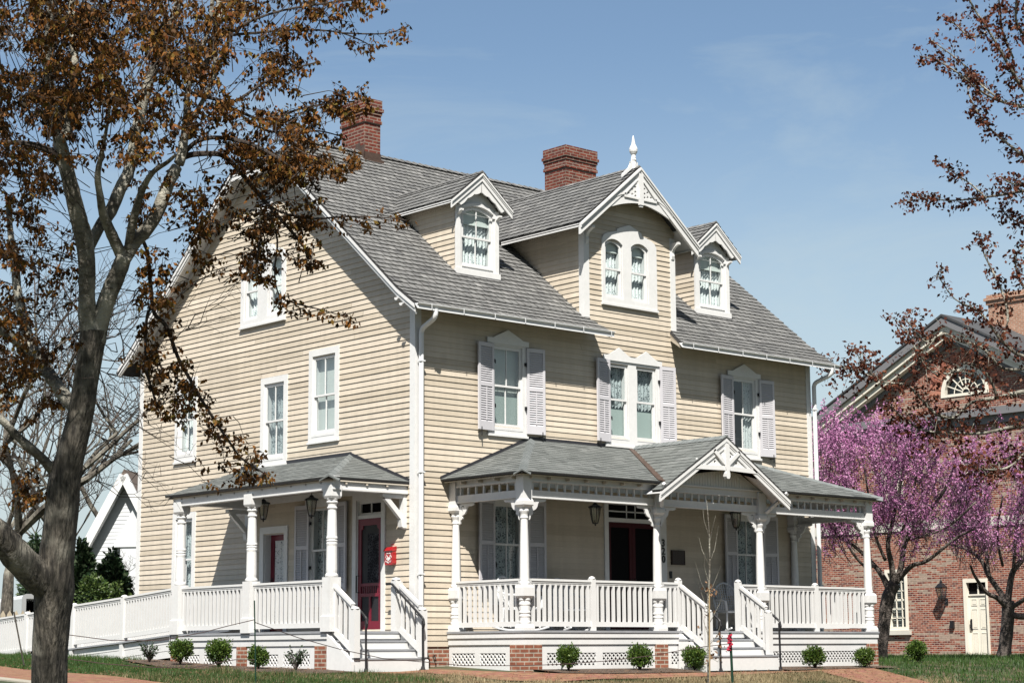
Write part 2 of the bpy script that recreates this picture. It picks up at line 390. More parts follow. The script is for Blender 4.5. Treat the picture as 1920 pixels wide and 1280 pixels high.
def clip_poly(poly, conv):          # Sutherland-Hodgman, conv counter-clockwise
    out = poly
    for i in range(len(conv)):
        a = conv[i]; b = conv[(i+1) % len(conv)]; inp = out; out = []
        if not inp: break
        def side(p): return (b[0]-a[0])*(p[1]-a[1])-(b[1]-a[1])*(p[0]-a[0])
        for j in range(len(inp)):
            p = inp[j]; q = inp[(j+1) % len(inp)]; sp = side(p); sq = side(q)
            if sp >= -1e-9: out.append(p)
            if (sp > 1e-9 and sq < -1e-9) or (sp < -1e-9 and sq > 1e-9):
                t = sp/(sp-sq); out.append((p[0]+(q[0]-p[0])*t, p[1]+(q[1]-p[1])*t))
    return out
def shingles(mb, polys, e, tab, th, gap=.004, jit=0., lumpy=False, org=None, slab=.03):
    """polys: convex 3-D polygons of one plane. Material 0 shingles, 1 the dark sheet beneath them."""
    p0 = V(polys[0][0]); p1 = V(polys[0][1]); p2 = V(polys[0][2])
    n = (p1-p0).cross(p2-p0).normalized()
    if n.z < 0: n = -n
    h = V((0,0,1)).cross(n)
    h = h.normalized() if h.length > 1e-6 else V((1,0,0))
    s = n.cross(h).normalized(); O = V(org) if org else p0
    def C3(a, b, k=0.): return O + h*a + s*b + n*k
    for poly in polys:
        q = [((V(p)-O).dot(h), (V(p)-O).dot(s)) for p in poly]
        ar = sum(q[i][0]*q[(i+1)%len(q)][1]-q[(i+1)%len(q)][0]*q[i][1] for i in range(len(q)))
        if ar < 0: q = q[::-1]
        k = len(q)
        mb.add([C3(a, b, -.003) for a, b in q]+[C3(a, b, -slab) for a, b in q],
               [tuple(range(k)), tuple(range(k, 2*k))[::-1]]+[(i, k+i, k+(i+1)%k, (i+1)%k) for i in range(k)], None, 1, .5)
        a0 = min(x for x, _ in q)-.3; a1 = max(x for x, _ in q)+.3; b0 = min(y for _, y in q); b1 = max(y for _, y in q)
        r = math.floor(b0/e+1e-6)
        while r*e < b1:
            rr = random.Random(r*31+int(O.x*7)+int(O.y*13))
            a = math.floor(a0/tab)*tab + (tab/2 if r % 2 else 0) + rr.uniform(-.1,.1)*tab
            while a < a1:
                w = tab*rr.uniform(.45, 1.25) if lumpy else tab*rr.uniform(1-jit, 1+jit)
                kk = rr.choice((.55, 1., 1.)) if lumpy else rr.uniform(.85, 1.2)
                bb = r*e + (rr.uniform(-.004,.004) if not lumpy else 0)
                c = clip_poly([(a+gap/2, bb), (a+w-gap/2, bb), (a+w-gap/2, bb+e*1.04), (a+gap/2, bb+e*1.04)], q)
                if len(c) >= 3:
                    tn = min(1, max(0, rr.gauss(.5, .2))); m = len(c)
                    top = [C3(x, y, th*kk*max(0, 1-(y-bb)/(e*1.1))+.001) for x, y in c]
                    bot = [C3(x, y, -.003) for x, y in c]
                    fs = [tuple(range(m))]
                    for i in range(m):
                        j = (i+1) % m
                        if abs(c[i][1]-bb) < 1e-6 and abs(c[j][1]-bb) < 1e-6: fs.append((i, m+i, m+j, j))
                    mb.add(top+bot, fs, None, 0, tn)
                a += w
            r += 1
def hip_caps(mb, a, b, w, step, th=.02):        # a row of folded cap shingles from a (low) up to b
    a = V(a); b = V(b); d = (b-a); L = d.length; d.normalize(); sd = d.cross(V((0,0,1))).normalized(); up = sd.cross(d)
    x = 0.
    while x < L-.02:
        y = min(x+step*1.12, L); p = a+d*x; q = a+d*y; k = th+R.uniform(0,.006)
        dr = w*.28
        mb.add([p-sd*w/2+up*(k-dr), p+up*(k+.012), p+sd*w/2+up*(k-dr), q-sd*w/2+up*(.006-dr), q+up*.018, q+sd*w/2+up*(.006-dr),
                p-sd*w/2-up*dr, p-up*.005, p+sd*w/2-up*dr],
               [(0,1,4,3),(1,2,5,4),(0,6,7,1),(1,7,8,2)], None, 0, R.random())
        x += step
def curtain_sheet(mb, M_, u0, u1, v0, v1, w, amp=.012, per=.09, m=0):
    n = max(6, int((u1-u0)/.012)); ph = R.random()*6
    vs = []
    for i in range(n+1):
        u = u0+(u1-u0)*i/n; d = w+amp*math.sin(u*2*math.pi/per+ph)+amp*.5*math.sin(u*2*math.pi/per*.37+1)
        vs += [(u, v0, d), (u, v1, d)]
    mb.add(vs, [(2*i, 2*i+2, 2*i+3, 2*i+1) for i in range(n)], M_, m)
def window(parent, M_, u0, u1, v0, v1, rise=0., meet=None, mullion=True, curtain='lace', glass='glass', casing=.11, head=None,
           sill=True, depth=.09, level='part', shadefrac=0., cas=True, lower=None, name='window'):
    """one double-hung window: u0..u1, v0..v1 is the sash opening"""
    ins = arch(u0, u1, v0, v1, rise)
    mb = MB()
    if cas:
        if head is None: out = rect(u0-casing, u1+casing, v0-casing*1.15, v1+casing*1.1)
        else: out = head
        mb.prism(out, .0, .032, M_, 0, [ins])
    # box frame lining the opening
    a2 = arch(u0+.025, u1-.025, v0+.02, v1-.02, rise)
    mb.prism(ins, -depth-.05, .004 if cas else -.004, M_, 0, [a2])
    if sill and cas: mb.box((u0-casing-.015, v0-casing*1.15-.03, -.0), (u1+casing+.015, v0-casing*1.15+.012, .055), M_)
    if sill: mb.box((u0+.001, v0-.035 if cas else v0, -.03), (u1-.001, v0+.022, .037), M_)
    win = mb.build(name, M['white'], parent)
    holder = win if level == 'part' else parent
    if meet is None: meet = (v0+v1)/2
    sb = MB(); st = .034
    lo0, lo1, up0, up1 = v0+.02, meet+.018, meet-.018, v1-.02
    sb.prism(rect(u0+.025,u1-.025,lo0,lo1), -.062, -.028, M_, 0, [rect(u0+.025+st,u1-.025-st,lo0+.07,lo1-.036)])
    uo = arch(u0+.025,u1-.025,up0,up1,rise); ui = arch(u0+.025+st,u1-.025-st,up0+.036,up1-.045,rise*.9)
    sb.prism(uo, -.030, .0, M_, 0, [ui])
    if mullion:
        c = (u0+u1)/2
        sb.box((c-.0105,lo0+.06,-.055),(c+.0105,lo1-.03,-.034), M_); sb.box((c-.0105,up0+.03,-.026),(c+.0105,up1-.03,-.006), M_)
    sb.build('sash', M['white'], holder)
    pb = MB()
    pb.add([(u0+.06,lo0+.05,-.046),(u1-.06,lo0+.05,-.046),(u1-.06,lo1-.03,-.046),(u0+.06,lo1-.03,-.046)], [(0,1,2,3)], M_)
    k = len(ui); pb.add([(p[0], p[1], -.016) for p in ui], [tuple(range(k))], M_)
    pb.build('pane', M[glass], holder)
    ww = -depth-.03
    vb = v1
    if shadefrac > 0:
        cb = MB(); y = v1-(v1-v0)*shadefrac
        cb.quad((u0,y,ww+.03),(u1,y,ww+.03),(u1,v1,ww+.03),(u0,v1,ww+.03), M_)
        cb.box((u0+.03,y-.012,ww+.024),(u1-.03,y+.012,ww+.038), M_)
        cb.build('roller_shade', M['shade'], holder)
    if lower:
        cb = MB(); y = v0+(v1-v0)*lower
        cb.quad((u0,v0,ww+.03),(u1,v0,ww+.03),(u1,y,ww+.03),(u0,y,ww+.03), M_)
        cb.build('roller_shade', M['greyshade'], holder)
    cb = MB()
    if curtain in ('lace', 'darklace'): curtain_sheet(cb, M_, u0, u1, v0, v1, ww-.02)
    elif curtain == 'shade': cb.quad((u0,v0,ww),(u1,v0,ww),(u1,v1,ww),(u0,v1,ww), M_)
    elif curtain == 'side':                       # parted curtains over a dark room
        curtain_sheet(cb, M_, u0, u0+(u1-u0)*.30, v0, v1, ww); curtain_sheet(cb, M_, u1-(u1-u0)*.34, u1, v0, v1, ww)
    if cb.v: cb.build('curtain', M[{'lace':'lace','darklace':'darklace','shade':'shade','side':'lace'}[curtain]], holder)
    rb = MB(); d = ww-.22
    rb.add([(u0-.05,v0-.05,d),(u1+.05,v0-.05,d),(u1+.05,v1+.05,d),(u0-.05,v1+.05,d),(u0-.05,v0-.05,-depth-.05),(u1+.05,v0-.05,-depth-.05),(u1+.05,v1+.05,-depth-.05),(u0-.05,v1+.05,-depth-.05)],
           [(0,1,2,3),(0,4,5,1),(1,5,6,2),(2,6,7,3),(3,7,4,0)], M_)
    rb.build('room_dark_backing', M['room'], holder)  # near-black box added to stand for the unlit room
    return win
def shutter_mesh(w, h):
    mb = MB(); st = .052; t = .034; mid = h*.52
    for a, b in ((0, st), (w-st, w)): mb.box((a,0,0),(b,h,t))
    for a, b in ((0,.16),(mid-.035,mid+.035),(h-.075,h)): mb.box((st,a,.002),(w-st,b,t-.002))
    for lo, hi in ((.16,mid-.035),(mid+.035,h-.075)):
        n = int((hi-lo)/.042); p = (hi-lo)/n
        for i in range(n):
            y = lo+p*(i+.5)
            mb.add([(st,y-.024,.030),(w-st,y-.024,.030),(w-st,y+.020,.006),(st,y+.020,.006),(st,y-.029,.025),(w-st,y-.029,.025),(w-st,y+.015,.001),(st,y+.015,.001)],
                   [(0,1,2,3),(7,6,5,4),(4,5,1,0),(3,2,6,7)])
    c = w/2; mb.box((c-.009,.18,.030),(c+.009,mid-.05,.040))
    me = mb.build('shutter', M['shutter']); m = me.data; bpy.data.objects.remove(me); return m
def hang_shutter(parent, me, M_, u, v, w, side, ang=7.):
    """u is the hinge edge; side -1 opens to the left, +1 to the right"""
    o = bpy.data.objects.new('shutter', me); COL.objects.link(o); o.parent = parent
    a = math.radians(ang)
    if side > 0: loc = M_ @ Matrix.Translation((u, v, .035)) @ Matrix.Rotation(-a, 4, 'Y')
    else: loc = M_ @ Matrix.Translation((u, v, .035)) @ Matrix.Rotation(a, 4, 'Y') @ Matrix.Translation((-w, 0, 0))
    o.matrix_local = loc
    hb = MB()                                       # hinges and the shutter dog
    for vv in (.3, .82):
        vz = vv*1.6 if me.name.startswith('shutter') else vv
        hb.cut(); hb.box((u-.035 if side < 0 else u-.045, v+vz-.03, .03), (u+.045 if side < 0 else u+.035, v+vz+.03, .062), M_)
        hb.bar((u+side*-.03, v+vz+.01, .07), (u+side*-.03, v+vz-.055, .07), .012, .012, (0,0,1), M_)
    f = u+side*w*.82
    hb.cut(); hb.bar((f, v+.05, .115),(f, v-.12, .115),.014,.012,(0,0,1),M_); hb.bar((f, v-.04, .0),(f, v-.04, .115),.018,.018,(0,1,0),M_)
    hb.build('shutter_hardware', M['iron'], parent)
    return o

HOUSE = thing('house', 'cream clapboard three storey house with grey shingle roof, dormers and white porches', 'house', (5.53, 0, 0))
MF = FR((0,0,0), 'front'); ML = FR((0,0,0), 'left')
RS = .84
def zr(y): return 6.70+RS*(y-.05)                # top of the front roof slope
W, DP, YR = 11.06, 9.44, 4.72

# --- walls
front_open = [(1.82,2.58,4.33,5.88),(4.85,5.42,4.33,5.84),(5.62,6.21,4.33,5.84),(8.49,9.25,4.33,5.88),
              (1.82,2.56,1.2,2.98),(8.50,9.24,1.2,2.98),(4.80,6.20,.6,3.10),
              (4.79,5.30,7.14,8.33),(5.53,6.04,7.14,8.33)]
def fspan(v):
    if v < 6.60: return [(0., W)]
    if v < 6.74: return [(4.27, 6.80)]
    if v < 8.62: return [(4.25, 6.82)]
    h = (9.80-v)/.82
    return [(5.535-h, 5.535+h)] if h > .02 else []
mb = MB()
siding(mb, MF, .335, 9.74, fspan, front_open)
mb.build('wall', M['siding'], HOUSE)
left_open = [(-3.1,-2.37,4.31,5.84),(-4.72,-4.03,3.98,5.49),(-7.9,-7.28,4.30,5.81),(-7.9,-7.24,1.30,3.0),(-3.12,-2.40,1.2,2.96),
             (-1.68,-.93,.6,2.98),(-4.66,-3.97,.6,2.53),(-5.47,-4.98,6.84,7.98),(-4.64,-4.15,6.84,7.98)]
def lspan(v):
    if v < 6.6: return [(-DP, 0.)]
    y0 = .05+(v+.06-6.70)/RS
    return [(-(DP-y0), -max(y0,0))] if v < 9.92 else []
mb = MB()
siding(mb, ML, .335, 9.82, lspan, left_open)
mb.build('wall', M['siding'], HOUSE)
mb = MB()
mr_ = FR((W,0,0),'right')
siding(mb, mr_, .335, 9.82, lambda v: [(0.,DP)] if v < 6.6 else ([(max(0,.05+(v+.06-6.7)/RS), DP-max(0,.05+(v+.06-6.7)/RS))] if v < 9.8 else []), e=.12)
siding(mb, FR((W,DP,0),'back'), .335, 6.7, lambda v: [(0.,W)], e=.2)
mb.build('wall', M['siding'], HOUSE)
mb = MB()
for a, b in (((.005,.005,-.6),(W-.005,.2,.335)),((.005,.2,-.6),(.2,DP-.2,.335)),((W-.2,.2,-.6),(W-.005,DP-.2,.335)),((.005,DP-.2,-.6),(W-.005,DP-.005,.335))): mb.box(a, b)
FOUND = mb.build('foundation', M['brick'], HOUSE)
mb = MB()
def corner(mb, x, y, sx, sy, z0, z1, w=.125, t=.022):      # two boards round a corner, sx/sy point out of the walls
    mb.cut()
    mb.box((min(x,x-sx*w), min(y,y+sy*t), z0), (max(x,x-sx*w), max(y,y+sy*t), z1))
    mb.box((min(x,x+sx*t), min(y+sy*t,y-sy*w), z0), (max(x,x+sx*t), max(y+sy*t,y-sy*w), z1))
corner(mb, 0, 0, -1, -1, .335, 6.52); corner(mb, W, 0, 1, -1, .335, 6.52); corner(mb, 0, DP, -1, 1, .335, 6.52); corner(mb, W, DP, 1, 1, .335, 6.52)
corner(mb, 4.25, 0, -1, -1, 6.69, 8.60); corner(mb, 6.82, 0, 1, -1, 6.66, 8.60)
mb.build('corner_board', M['white'], HOUSE)
# hose tap on the brick
mb = MB(); mb.tube([(.42,0,.16),(.42,-.06,.16),(.42,-.075,.11)], .012, 6); mb.tube([(.385,-.05,.19),(.455,-.05,.19)], .008, 6); mb.tube([(.42,-.05,.16),(.42,-.05,.19)], .008, 6)
mb.build('hose_tap', M['iron'], FOUND)

# --- main roof
x0, x1 = -.36, 11.44
ye, ze = -.48, 6.355
def flare(xa, xb, xa2, xb2): return [(xa,ye,ze),(xb,ye,ze),(xb2,.10,zr(.10)),(xa2,.10,zr(.10))]
rb = MB()
shingles(rb, [flare(x0,4.50,x0,4.30)], .165, .165, .022, gap=.015, jit=.06, org=(x0,ye,ze), slab=.05)
shingles(rb, [flare(6.47,x1,6.72,x1)], .165, .165, .022, gap=.015, jit=.06, org=(x0,ye,ze), slab=.05)
hx0, hx1, hy = .86, 10.2, 3.86
shingles(rb, [[(x0,.10,zr(.1)),(x1,.10,zr(.1)),(x1,hy,zr(hy)),(hx1,YR,zr(YR)),(hx0,YR,zr(YR)),(x0,hy,zr(hy))]], .165, .165, .022, gap=.015, jit=.06, org=(x0,.10,zr(.1)), slab=.05)
def mir(p): return (p[0], DP-p[1], p[2])
shingles(rb, [[mir(p) for p in ((x0,-.48,6.26),(x1,-.48,6.26),(x1,hy,zr(hy)),(hx1,YR,zr(YR)),(hx0,YR,zr(YR)),(x0,hy,zr(hy)))]], .33, .33, .013, slab=.05)
shingles(rb, [[(x0,hy,zr(hy)),(hx0,YR,zr(YR)),(x0,DP-hy,zr(hy))]], .165, .165, .022, gap=.015, jit=.06, slab=.05)
shingles(rb, [[(x1,hy,zr(hy)),(hx1,YR,zr(YR)),(x1,DP-hy,zr(hy))]], .165, .165, .022, gap=.015, jit=.06, slab=.05)
hip_caps(rb, (hx0-.02,YR,zr(YR)+.01), (hx1,YR,zr(YR)+.01), .26, .17, .022)
hip_caps(rb, (x0,hy,zr(hy)), (hx0,YR,zr(YR)), .2, .17); hip_caps(rb, (x0,DP-hy,zr(hy)), (hx0,YR,zr(YR)), .2, .17)
hip_caps(rb, (x1,hy,zr(hy)), (hx1,YR,zr(YR)), .2, .17); hip_caps(rb, (x1,DP-hy,zr(hy)), (hx1,YR,zr(YR)), .2, .17)
ROOF = rb.build('roof', [M['slate'], M['slatebase']], HOUSE)
# soffits, barge boards, fascias
sb = MB()
def strip(mb, a, b, c, d, t=.02, m=0):             # thin sheet with thickness downwards
    q = [V(p) for p in (a,b,c,d)]
    mb.add(q+[p-V((0,0,t)) for p in q], [(0,1,2,3),(7,6,5,4),(0,4,5,1),(1,5,6,2),(2,6,7,3),(3,7,4,0)], None, m)
strip(sb, (x0+.03,ye+.03,ze-.055),(4.46,ye+.03,ze-.055),(4.27,.02,zr(.02)-.12),(x0+.03,.02,zr(.02)-.12))
sb.cut(); strip(sb, (6.50,ye+.03,ze-.055),(x1-.03,ye+.03,ze-.055),(x1-.03,.02,zr(.02)-.12),(6.76,.02,zr(.02)-.12))
sb.build('eave_soffit', M['soffit'], ROOF)
bb = MB()
def rake(mb, xo, sgn, back):
    f = (lambda y: DP-y) if back else (lambda y: y)
    # soffit board under the overhang, barge board on its edge, a moulding below the shingles
    pts = [(ye+.06, ze-.03), (.10, zr(.1)-.06), (hy, zr(hy)-.06)]
    for (ya, za), (yb, zb) in zip(pts, pts[1:]):
        strip(mb, (xo, f(ya), za-.02), (xo-sgn*.36, f(ya), za-.02), (xo-sgn*.36, f(yb), zb-.02), (xo, f(yb), zb-.02), .02)
        for dx, t0, t1 in ((0,.0,.125),(.022,-.02,.05),(-.02,.125,.16)):
            a, b = xo+sgn*(dx), xo+sgn*(dx-.03)
            q = [V((xx, f(y), z-tt)) for y, z in ((ya,za),(yb,zb)) for xx in (a, b) for tt in (t0, t1)]
            mb.add(q, [(0,1,3,2),(4,6,7,5),(0,4,5,1),(2,3,7,6),(0,2,6,4),(1,5,7,3)])
    # frieze board on the wall under the soffit
    for (ya, za), (yb, zb) in zip(pts[1:], pts[2:]):
        q = [V((xo-sgn*dd, f(y), z-tt)) for y, z in ((ya,za),(yb,zb)) for dd in (.345,.315) for tt in (.05,.17)]
        mb.add(q, [(0,1,3,2),(4,6,7,5),(0,4,5,1),(2,3,7,6),(0,2,6,4),(1,5,7,3)])
rake(bb, x0+.02, -1, False); bb.cut(); rake(bb, x0+.02, -1, True); bb.cut(); rake(bb, x1-.02, 1, False); bb.cut(); rake(bb, x1-.02, 1, True)
for xo, s in ((x0+.02,-1),(x1-.02,1)):
    zz = zr(hy)-.06; bb.cut()
    bb.box((min(xo,xo-s*.03), hy-.02, zz-.13), (max(xo,xo-s*.03), DP-hy+.02, zz)); bb.box((min(xo,xo-s*.36), hy-.03, zz-.05), (max(xo,xo-s*.36), DP-hy+.03, zz-.03))
    bb.box((min(xo-s*.31,xo-s*.35), hy-.05, zz-.19), (max(xo-s*.31,xo-s*.35), DP-hy+.05, zz-.05))
# scalloped ends of the front barge board
bb.cut()
for k in range(2):
    bb.prism([(0,0)]+[(.055*math.cos(t), .055*math.sin(t)) for t in [math.pi*(1+i/8) for i in range(9)]], 0, .03, FR((x0+.02,-.05+.14*k,zr(-.05+.14*k)-.20),'left'))
bb.build('barge_board', M['white'], ROOF)
# end of the notched eaves beside the cross gable
eb = MB()
for xa, xb, s in ((4.50,4.30,1),(6.47,6.72,-1)):
    eb.cut(); a = V((xa,ye+.02,ze-.03)); b = V((xb,.10,zr(.1)-.04)); dn = V((0,0,.13))
    eb.add([a,b,b-dn*1.4,a-dn*.6, a-V((s*.03,0,0)), b-V((s*.03,0,0)), b-V((s*.03,0,0))-dn*1.4, a-V((s*.03,0,0))-dn*.6],
           [(0,1,2,3),(7,6,5,4),(0,4,5,1),(1,5,6,2),(2,6,7,3),(3,7,4,0)])
eb.build('eave_return', M['soffit'], ROOF)
# gutters
def gutter(xa, xb):
    mb = MB(); n = 7
    prof = [(.0,.05)]+[(-.055*math.sin(math.pi*i/n*.95)-.055*(i/n), .05-.1*math.sin(math.pi*.5*min(1,i/n*1.6))*(1 if i < n*.6 else 1-(i-n*.6)/(n*.4)*.9)) for i in range(1,n)]+[(-.115,.05),(-.122,.056),(-.122,.044)]
    vs = []; 
    for x in (xa, xb): vs += [(x, ye+.03+p[0], ze-.06+p[1]) for p in prof]
    k = len(prof)
    mb.add(vs, [(i,i+1,k+i+1,k+i) for i in range(k-1)])
    mb.add([(xa, ye+.03+p[0], ze-.06+p[1]) for p in prof[:-2]], [tuple(range(k-2))]); mb.add([(xb, ye+.03+p[0], ze-.06+p[1]) for p in prof[:-2]], [tuple(range(k-2))[::-1]])
    x = xa+.3
    while x < xb: mb.box((x-.008, ye-.096, ze-.10), (x+.008, ye-.093, ze+.0)); x += .75
    return mb.build('gutter', M['gutter'], ROOF)
gutter(x0-.02, 4.53); gutter(6.45, x1+.02)
def downspout(pts):
    mb = MB(); q = [V(p) for p in pts]; sm = [q[0]]
    for i in range(1, len(q)-1):                    # round the elbows
        a = q[i]+(q[i-1]-q[i]).normalized()*min(.10,(q[i-1]-q[i]).length*.45); b = q[i]+(q[i+1]-q[i]).normalized()*min(.10,(q[i+1]-q[i]).length*.45)
        for t in range(6): u = t/5; sm.append(a*(1-u)**2+q[i]*2*u*(1-u)+b*u*u)
    sm.append(q[-1]); mb.tube(sm, .047, 12)
    z = 5.2
    mb2 = [p for p in pts]
    for z in (5.4, 3.4, 1.6):
        if z > pts[-1][2]: mb.box((pts[-1][0]-.055, pts[-1][1]-.052, z-.012), (pts[-1][0]+.055, pts[-1][1]+.04, z+.012))
    return mb.build('downspout', M['gutter'], HOUSE, smooth=False)
downspout([(.06,ye-.03,ze-.07),(.06,ye-.02,ze-.22),(.075,-.085,5.98),(.075,-.085,-.02)])
downspout([(11.22,ye-.03,ze-.07),(11.22,ye-.02,ze-.22),(11.12,-.085,5.98),(11.12,-.085,-.02)])

# --- chimneys
def chimney(x, y, w, d, z0, zt, mat_, flash):
    mb = MB()
    mb.box((x,y,z0),(x+w,y+d,zt-.52))
    e = .028
    def ring(a, b, k): mb.box((x-e*k,y-e*k,a),(x+w+e*k,y+d+e*k,b))
    ring(zt-.52,zt-.45,1); ring(zt-.45,zt-.33,.3); ring(zt-.33,zt-.26,1); ring(zt-.26,zt-.19,1.9); ring(zt-.19,zt,1.0)
    c = mb.build('chimney', mat_, ROOF)
    fb = MB()
    for f in flash: fb.box(*f)
    fb.build('flashing', M['copper'], c)
    hb = MB(); hb.box((x+.06,y+.06,zt),(x+w-.06,y+d-.06,zt+.012)); hb.build('flue', M['room'], c)
def f3(x,y,w,d): return x-.008, y-.008
chimney(2.25,4.5,.42,.80,10.3,11.76,M['chim'],[((2.242,4.49,10.3),(2.68,4.5,10.60)),((2.24,4.49,10.4),(2.25,4.64,10.74)),((2.24,4.64,10.5),(2.25,4.80,10.80)),((2.2,4.40,10.36),(2.70,4.49,10.44))])
chimney(8.28,4.72,.98,.72,10.3,11.85,M['chim'],[((8.27,4.71,10.4),(8.28,4.88,10.83)),((8.27,4.88,10.4),(8.28,5.1,10.76))])
# louvred vent high in the gable
mb = MB(); mb.prism(rect(-5.06,-4.5,8.94,9.52), .0, .05, ML, 0, [rect(-4.99,-4.57,9.0,9.46)])
for i in range(7): mb.bar((-4.99,9.03+.06*i,.02),(-4.57,9.03+.06*i,.02),.045,.008,(0,.6,.8),ML)
vent = mb.build('gable_vent', M['white'], HOUSE); mb = MB(); mb.quad((-5.0,8.99,.018),(-4.56,8.99,.018),(-4.56,9.47,.018),(-5.0,9.47,.018),ML); mb.build('vent_backing', M['room'], vent)

# --- windows of the front
SH2 = shutter_mesh(.42, 1.63); SH1 = shutter_mesh(.42, 1.66); SHM = shutter_mesh(.40, 1.63)
def pediment(c, hw, v, n=1):
    pts = [(c-hw, v), (c+hw, v), (c+hw, v+.10)]
    if n == 1: pts += [(c+hw*.72,v+.105),(c+hw*.6,v+.14),(c,v+.28),(c-hw*.6,v+.14),(c-hw*.72,v+.105)]
    else:
        for k in (1,-1):
            q = c+k*.385
            pts += [(q+.33,v+.105),(q+.25,v+.13),(q,v+.27),(q-.25,v+.13),(q-.33,v+.105)] if True else []
    pts.append((c-hw, v+.10)); return pts
def front_window(c, glass, curtain, **k):
    u0, u1 = c-.375, c+.375
    w = window(HOUSE, MF, u0, u1, 4.335, 5.885, meet=5.13, glass=glass, curtain=curtain, casing=.11, **k)
    mb = MB(); mb.prism(pediment(c, .52, 5.915), .033, .058, MF); mb.build('pediment', M['white'], w)
    hang_shutter(w, SH2, MF, u0+.005, 4.27, .42, -1); hang_shutter(w, SH2, MF, u1+.09, 4.27, .42, 1)
    return w
front_window(2.2, 'skyglass', 'shade', lower=.40)
front_window(8.87, 'skyglass', 'side')
w = None
dbl = rect(4.76, 6.30, 4.21, 5.96)
mb = MB(); mb.prism(dbl, 0, .032, MF, 0, [rect(4.865,5.41,4.335,5.84), rect(5.635,6.205,4.335,5.84)])
mb.box((4.74,4.18,0),(6.32,4.225,.055),MF); mb.prism(pediment(5.53,.83,5.89,2), .033, .058, MF)
dw = mb.build('window', M['white'], HOUSE)
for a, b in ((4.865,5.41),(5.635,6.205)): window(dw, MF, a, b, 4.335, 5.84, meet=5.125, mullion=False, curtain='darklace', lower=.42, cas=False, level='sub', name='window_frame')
hang_shutter(dw, SHM, MF, 4.87, 4.27, .40, -1); hang_shutter(dw, SHM, MF, 6.30, 4.27, .40, 1)
def porch_window(c):
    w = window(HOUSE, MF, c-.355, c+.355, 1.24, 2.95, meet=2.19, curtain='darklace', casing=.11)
    mb = MB(); mb.box((c-.52,3.06,.033),(c+.52,3.17,.055),MF); mb.build('window_cap', M['white'], w)
    hang_shutter(w, SH1, MF, c-.36, 1.34, .42, -1); hang_shutter(w, SH1, MF, c+.46, 1.34, .42, 1)
porch_window(2.2); porch_window(8.87)
# double arched windows of the two gables
def twin_arch(M_, c, v, k=1.):
    hw = .775
    out = [(c-hw,v),(c+hw,v),(c+hw,v+1.30),(c+hw-.05,v+1.38),(c+hw-.14,v+1.43),(c+.5,v+1.47),(c+.36,v+1.50),(c+.34,v+1.56),(c,v+1.68),(c-.34,v+1.56),(c-.36,v+1.50),(c-.5,v+1.47),(c-hw+.14,v+1.43),(c-hw+.05,v+1.38),(c-hw,v+1.30)]
    o1 = (c-.69,c-.235); o2 = (c+.04+.01,c+.505)
    o2 = (c+.045,c+.50) if k > 0 else (c+.235,c+.69)
    if k > 0: o1, o2 = (c-.70,c-.20), (c+.035,c+.535)
    else: o1, o2 = (c-.66,c-.17), (c+.17,c+.66)
    mb = MB(); mb.prism(out, 0, .045, M_, 0, [arch(*o1, v+.12, v+1.33, .10), arch(*o2, v+.12, v+1.33, .10)])
    mb.box((c-hw-.02,v-.03,0),(c+hw+.02,v+.012,.07),M_)
    w = mb.build('window', M['white'], HOUSE)
    for a, b in (o1, o2): window(w, M_, a, b, v+.12, v+1.33, rise=.10, meet=v+.72, mullion=False, curtain='lace', shadefrac=.2, cas=False, level='sub', name='window_frame')
    return w
twin_arch(MF, 5.495, 7.02)
twin_arch(ML, -4.81, 6.72, -1)
# --- windows of the side wall
window(HOUSE, ML, -3.10, -2.37, 4.32, 5.84, meet=5.07, curtain='shade', glass='skyglass', casing=.115)
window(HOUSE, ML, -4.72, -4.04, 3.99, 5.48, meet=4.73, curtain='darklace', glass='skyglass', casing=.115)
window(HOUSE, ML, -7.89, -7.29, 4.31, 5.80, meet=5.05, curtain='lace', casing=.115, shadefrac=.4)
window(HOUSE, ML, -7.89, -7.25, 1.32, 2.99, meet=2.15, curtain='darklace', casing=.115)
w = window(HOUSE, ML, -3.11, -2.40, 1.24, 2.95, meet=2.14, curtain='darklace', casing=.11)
mb = MB(); mb.box((-3.24,2.98,.033),(-2.25,3.10,.06),ML); mb.build('window_cap', M['white'], w)
hang_shutter(w, SH1, ML, -3.115, 1.34, .42, -1, 4); hang_shutter(w, SH1, ML, -2.33, 1.34, .42, 1, 4)

# --- dormers
def gable_roof(c, hw, yf, za, ze_, e=.165):       # shingled gable roof running back into the main slope
    mb = MB(); ya = .05+(za-6.7)/RS+.05; yb = .05+(ze_-6.7)/RS+.05
    for s in (-1, 1):
        shingles(mb, [[(c+s*hw,yf,ze_),(c,yf,za),(c,ya,za),(c+s*hw,yb,ze_)]], e, .165, .022, gap=.015, jit=.06, slab=.035)
    hip_caps(mb, (c,yf,za), (c,ya,za), .2, .17, .014)
    return mb
def console(mb, M_, u, v, s=1., side=1):          # little scrolled bracket under a barge board, in the (w, v) plane turned outwards
    pts = [(0,0),(.035,.02),(.05,.08),(.04,.14),(.07,.2),(.14,.25),(.2,.27),(.2,.31),(0,.31)]
    X = M_ @ Matrix.Translation((u,v,0)) @ Matrix.Rotation(math.radians(-90),4,'Y')
    mb.prism([(p[0]*s,p[1]*s) for p in pts], -.035, .035, X)
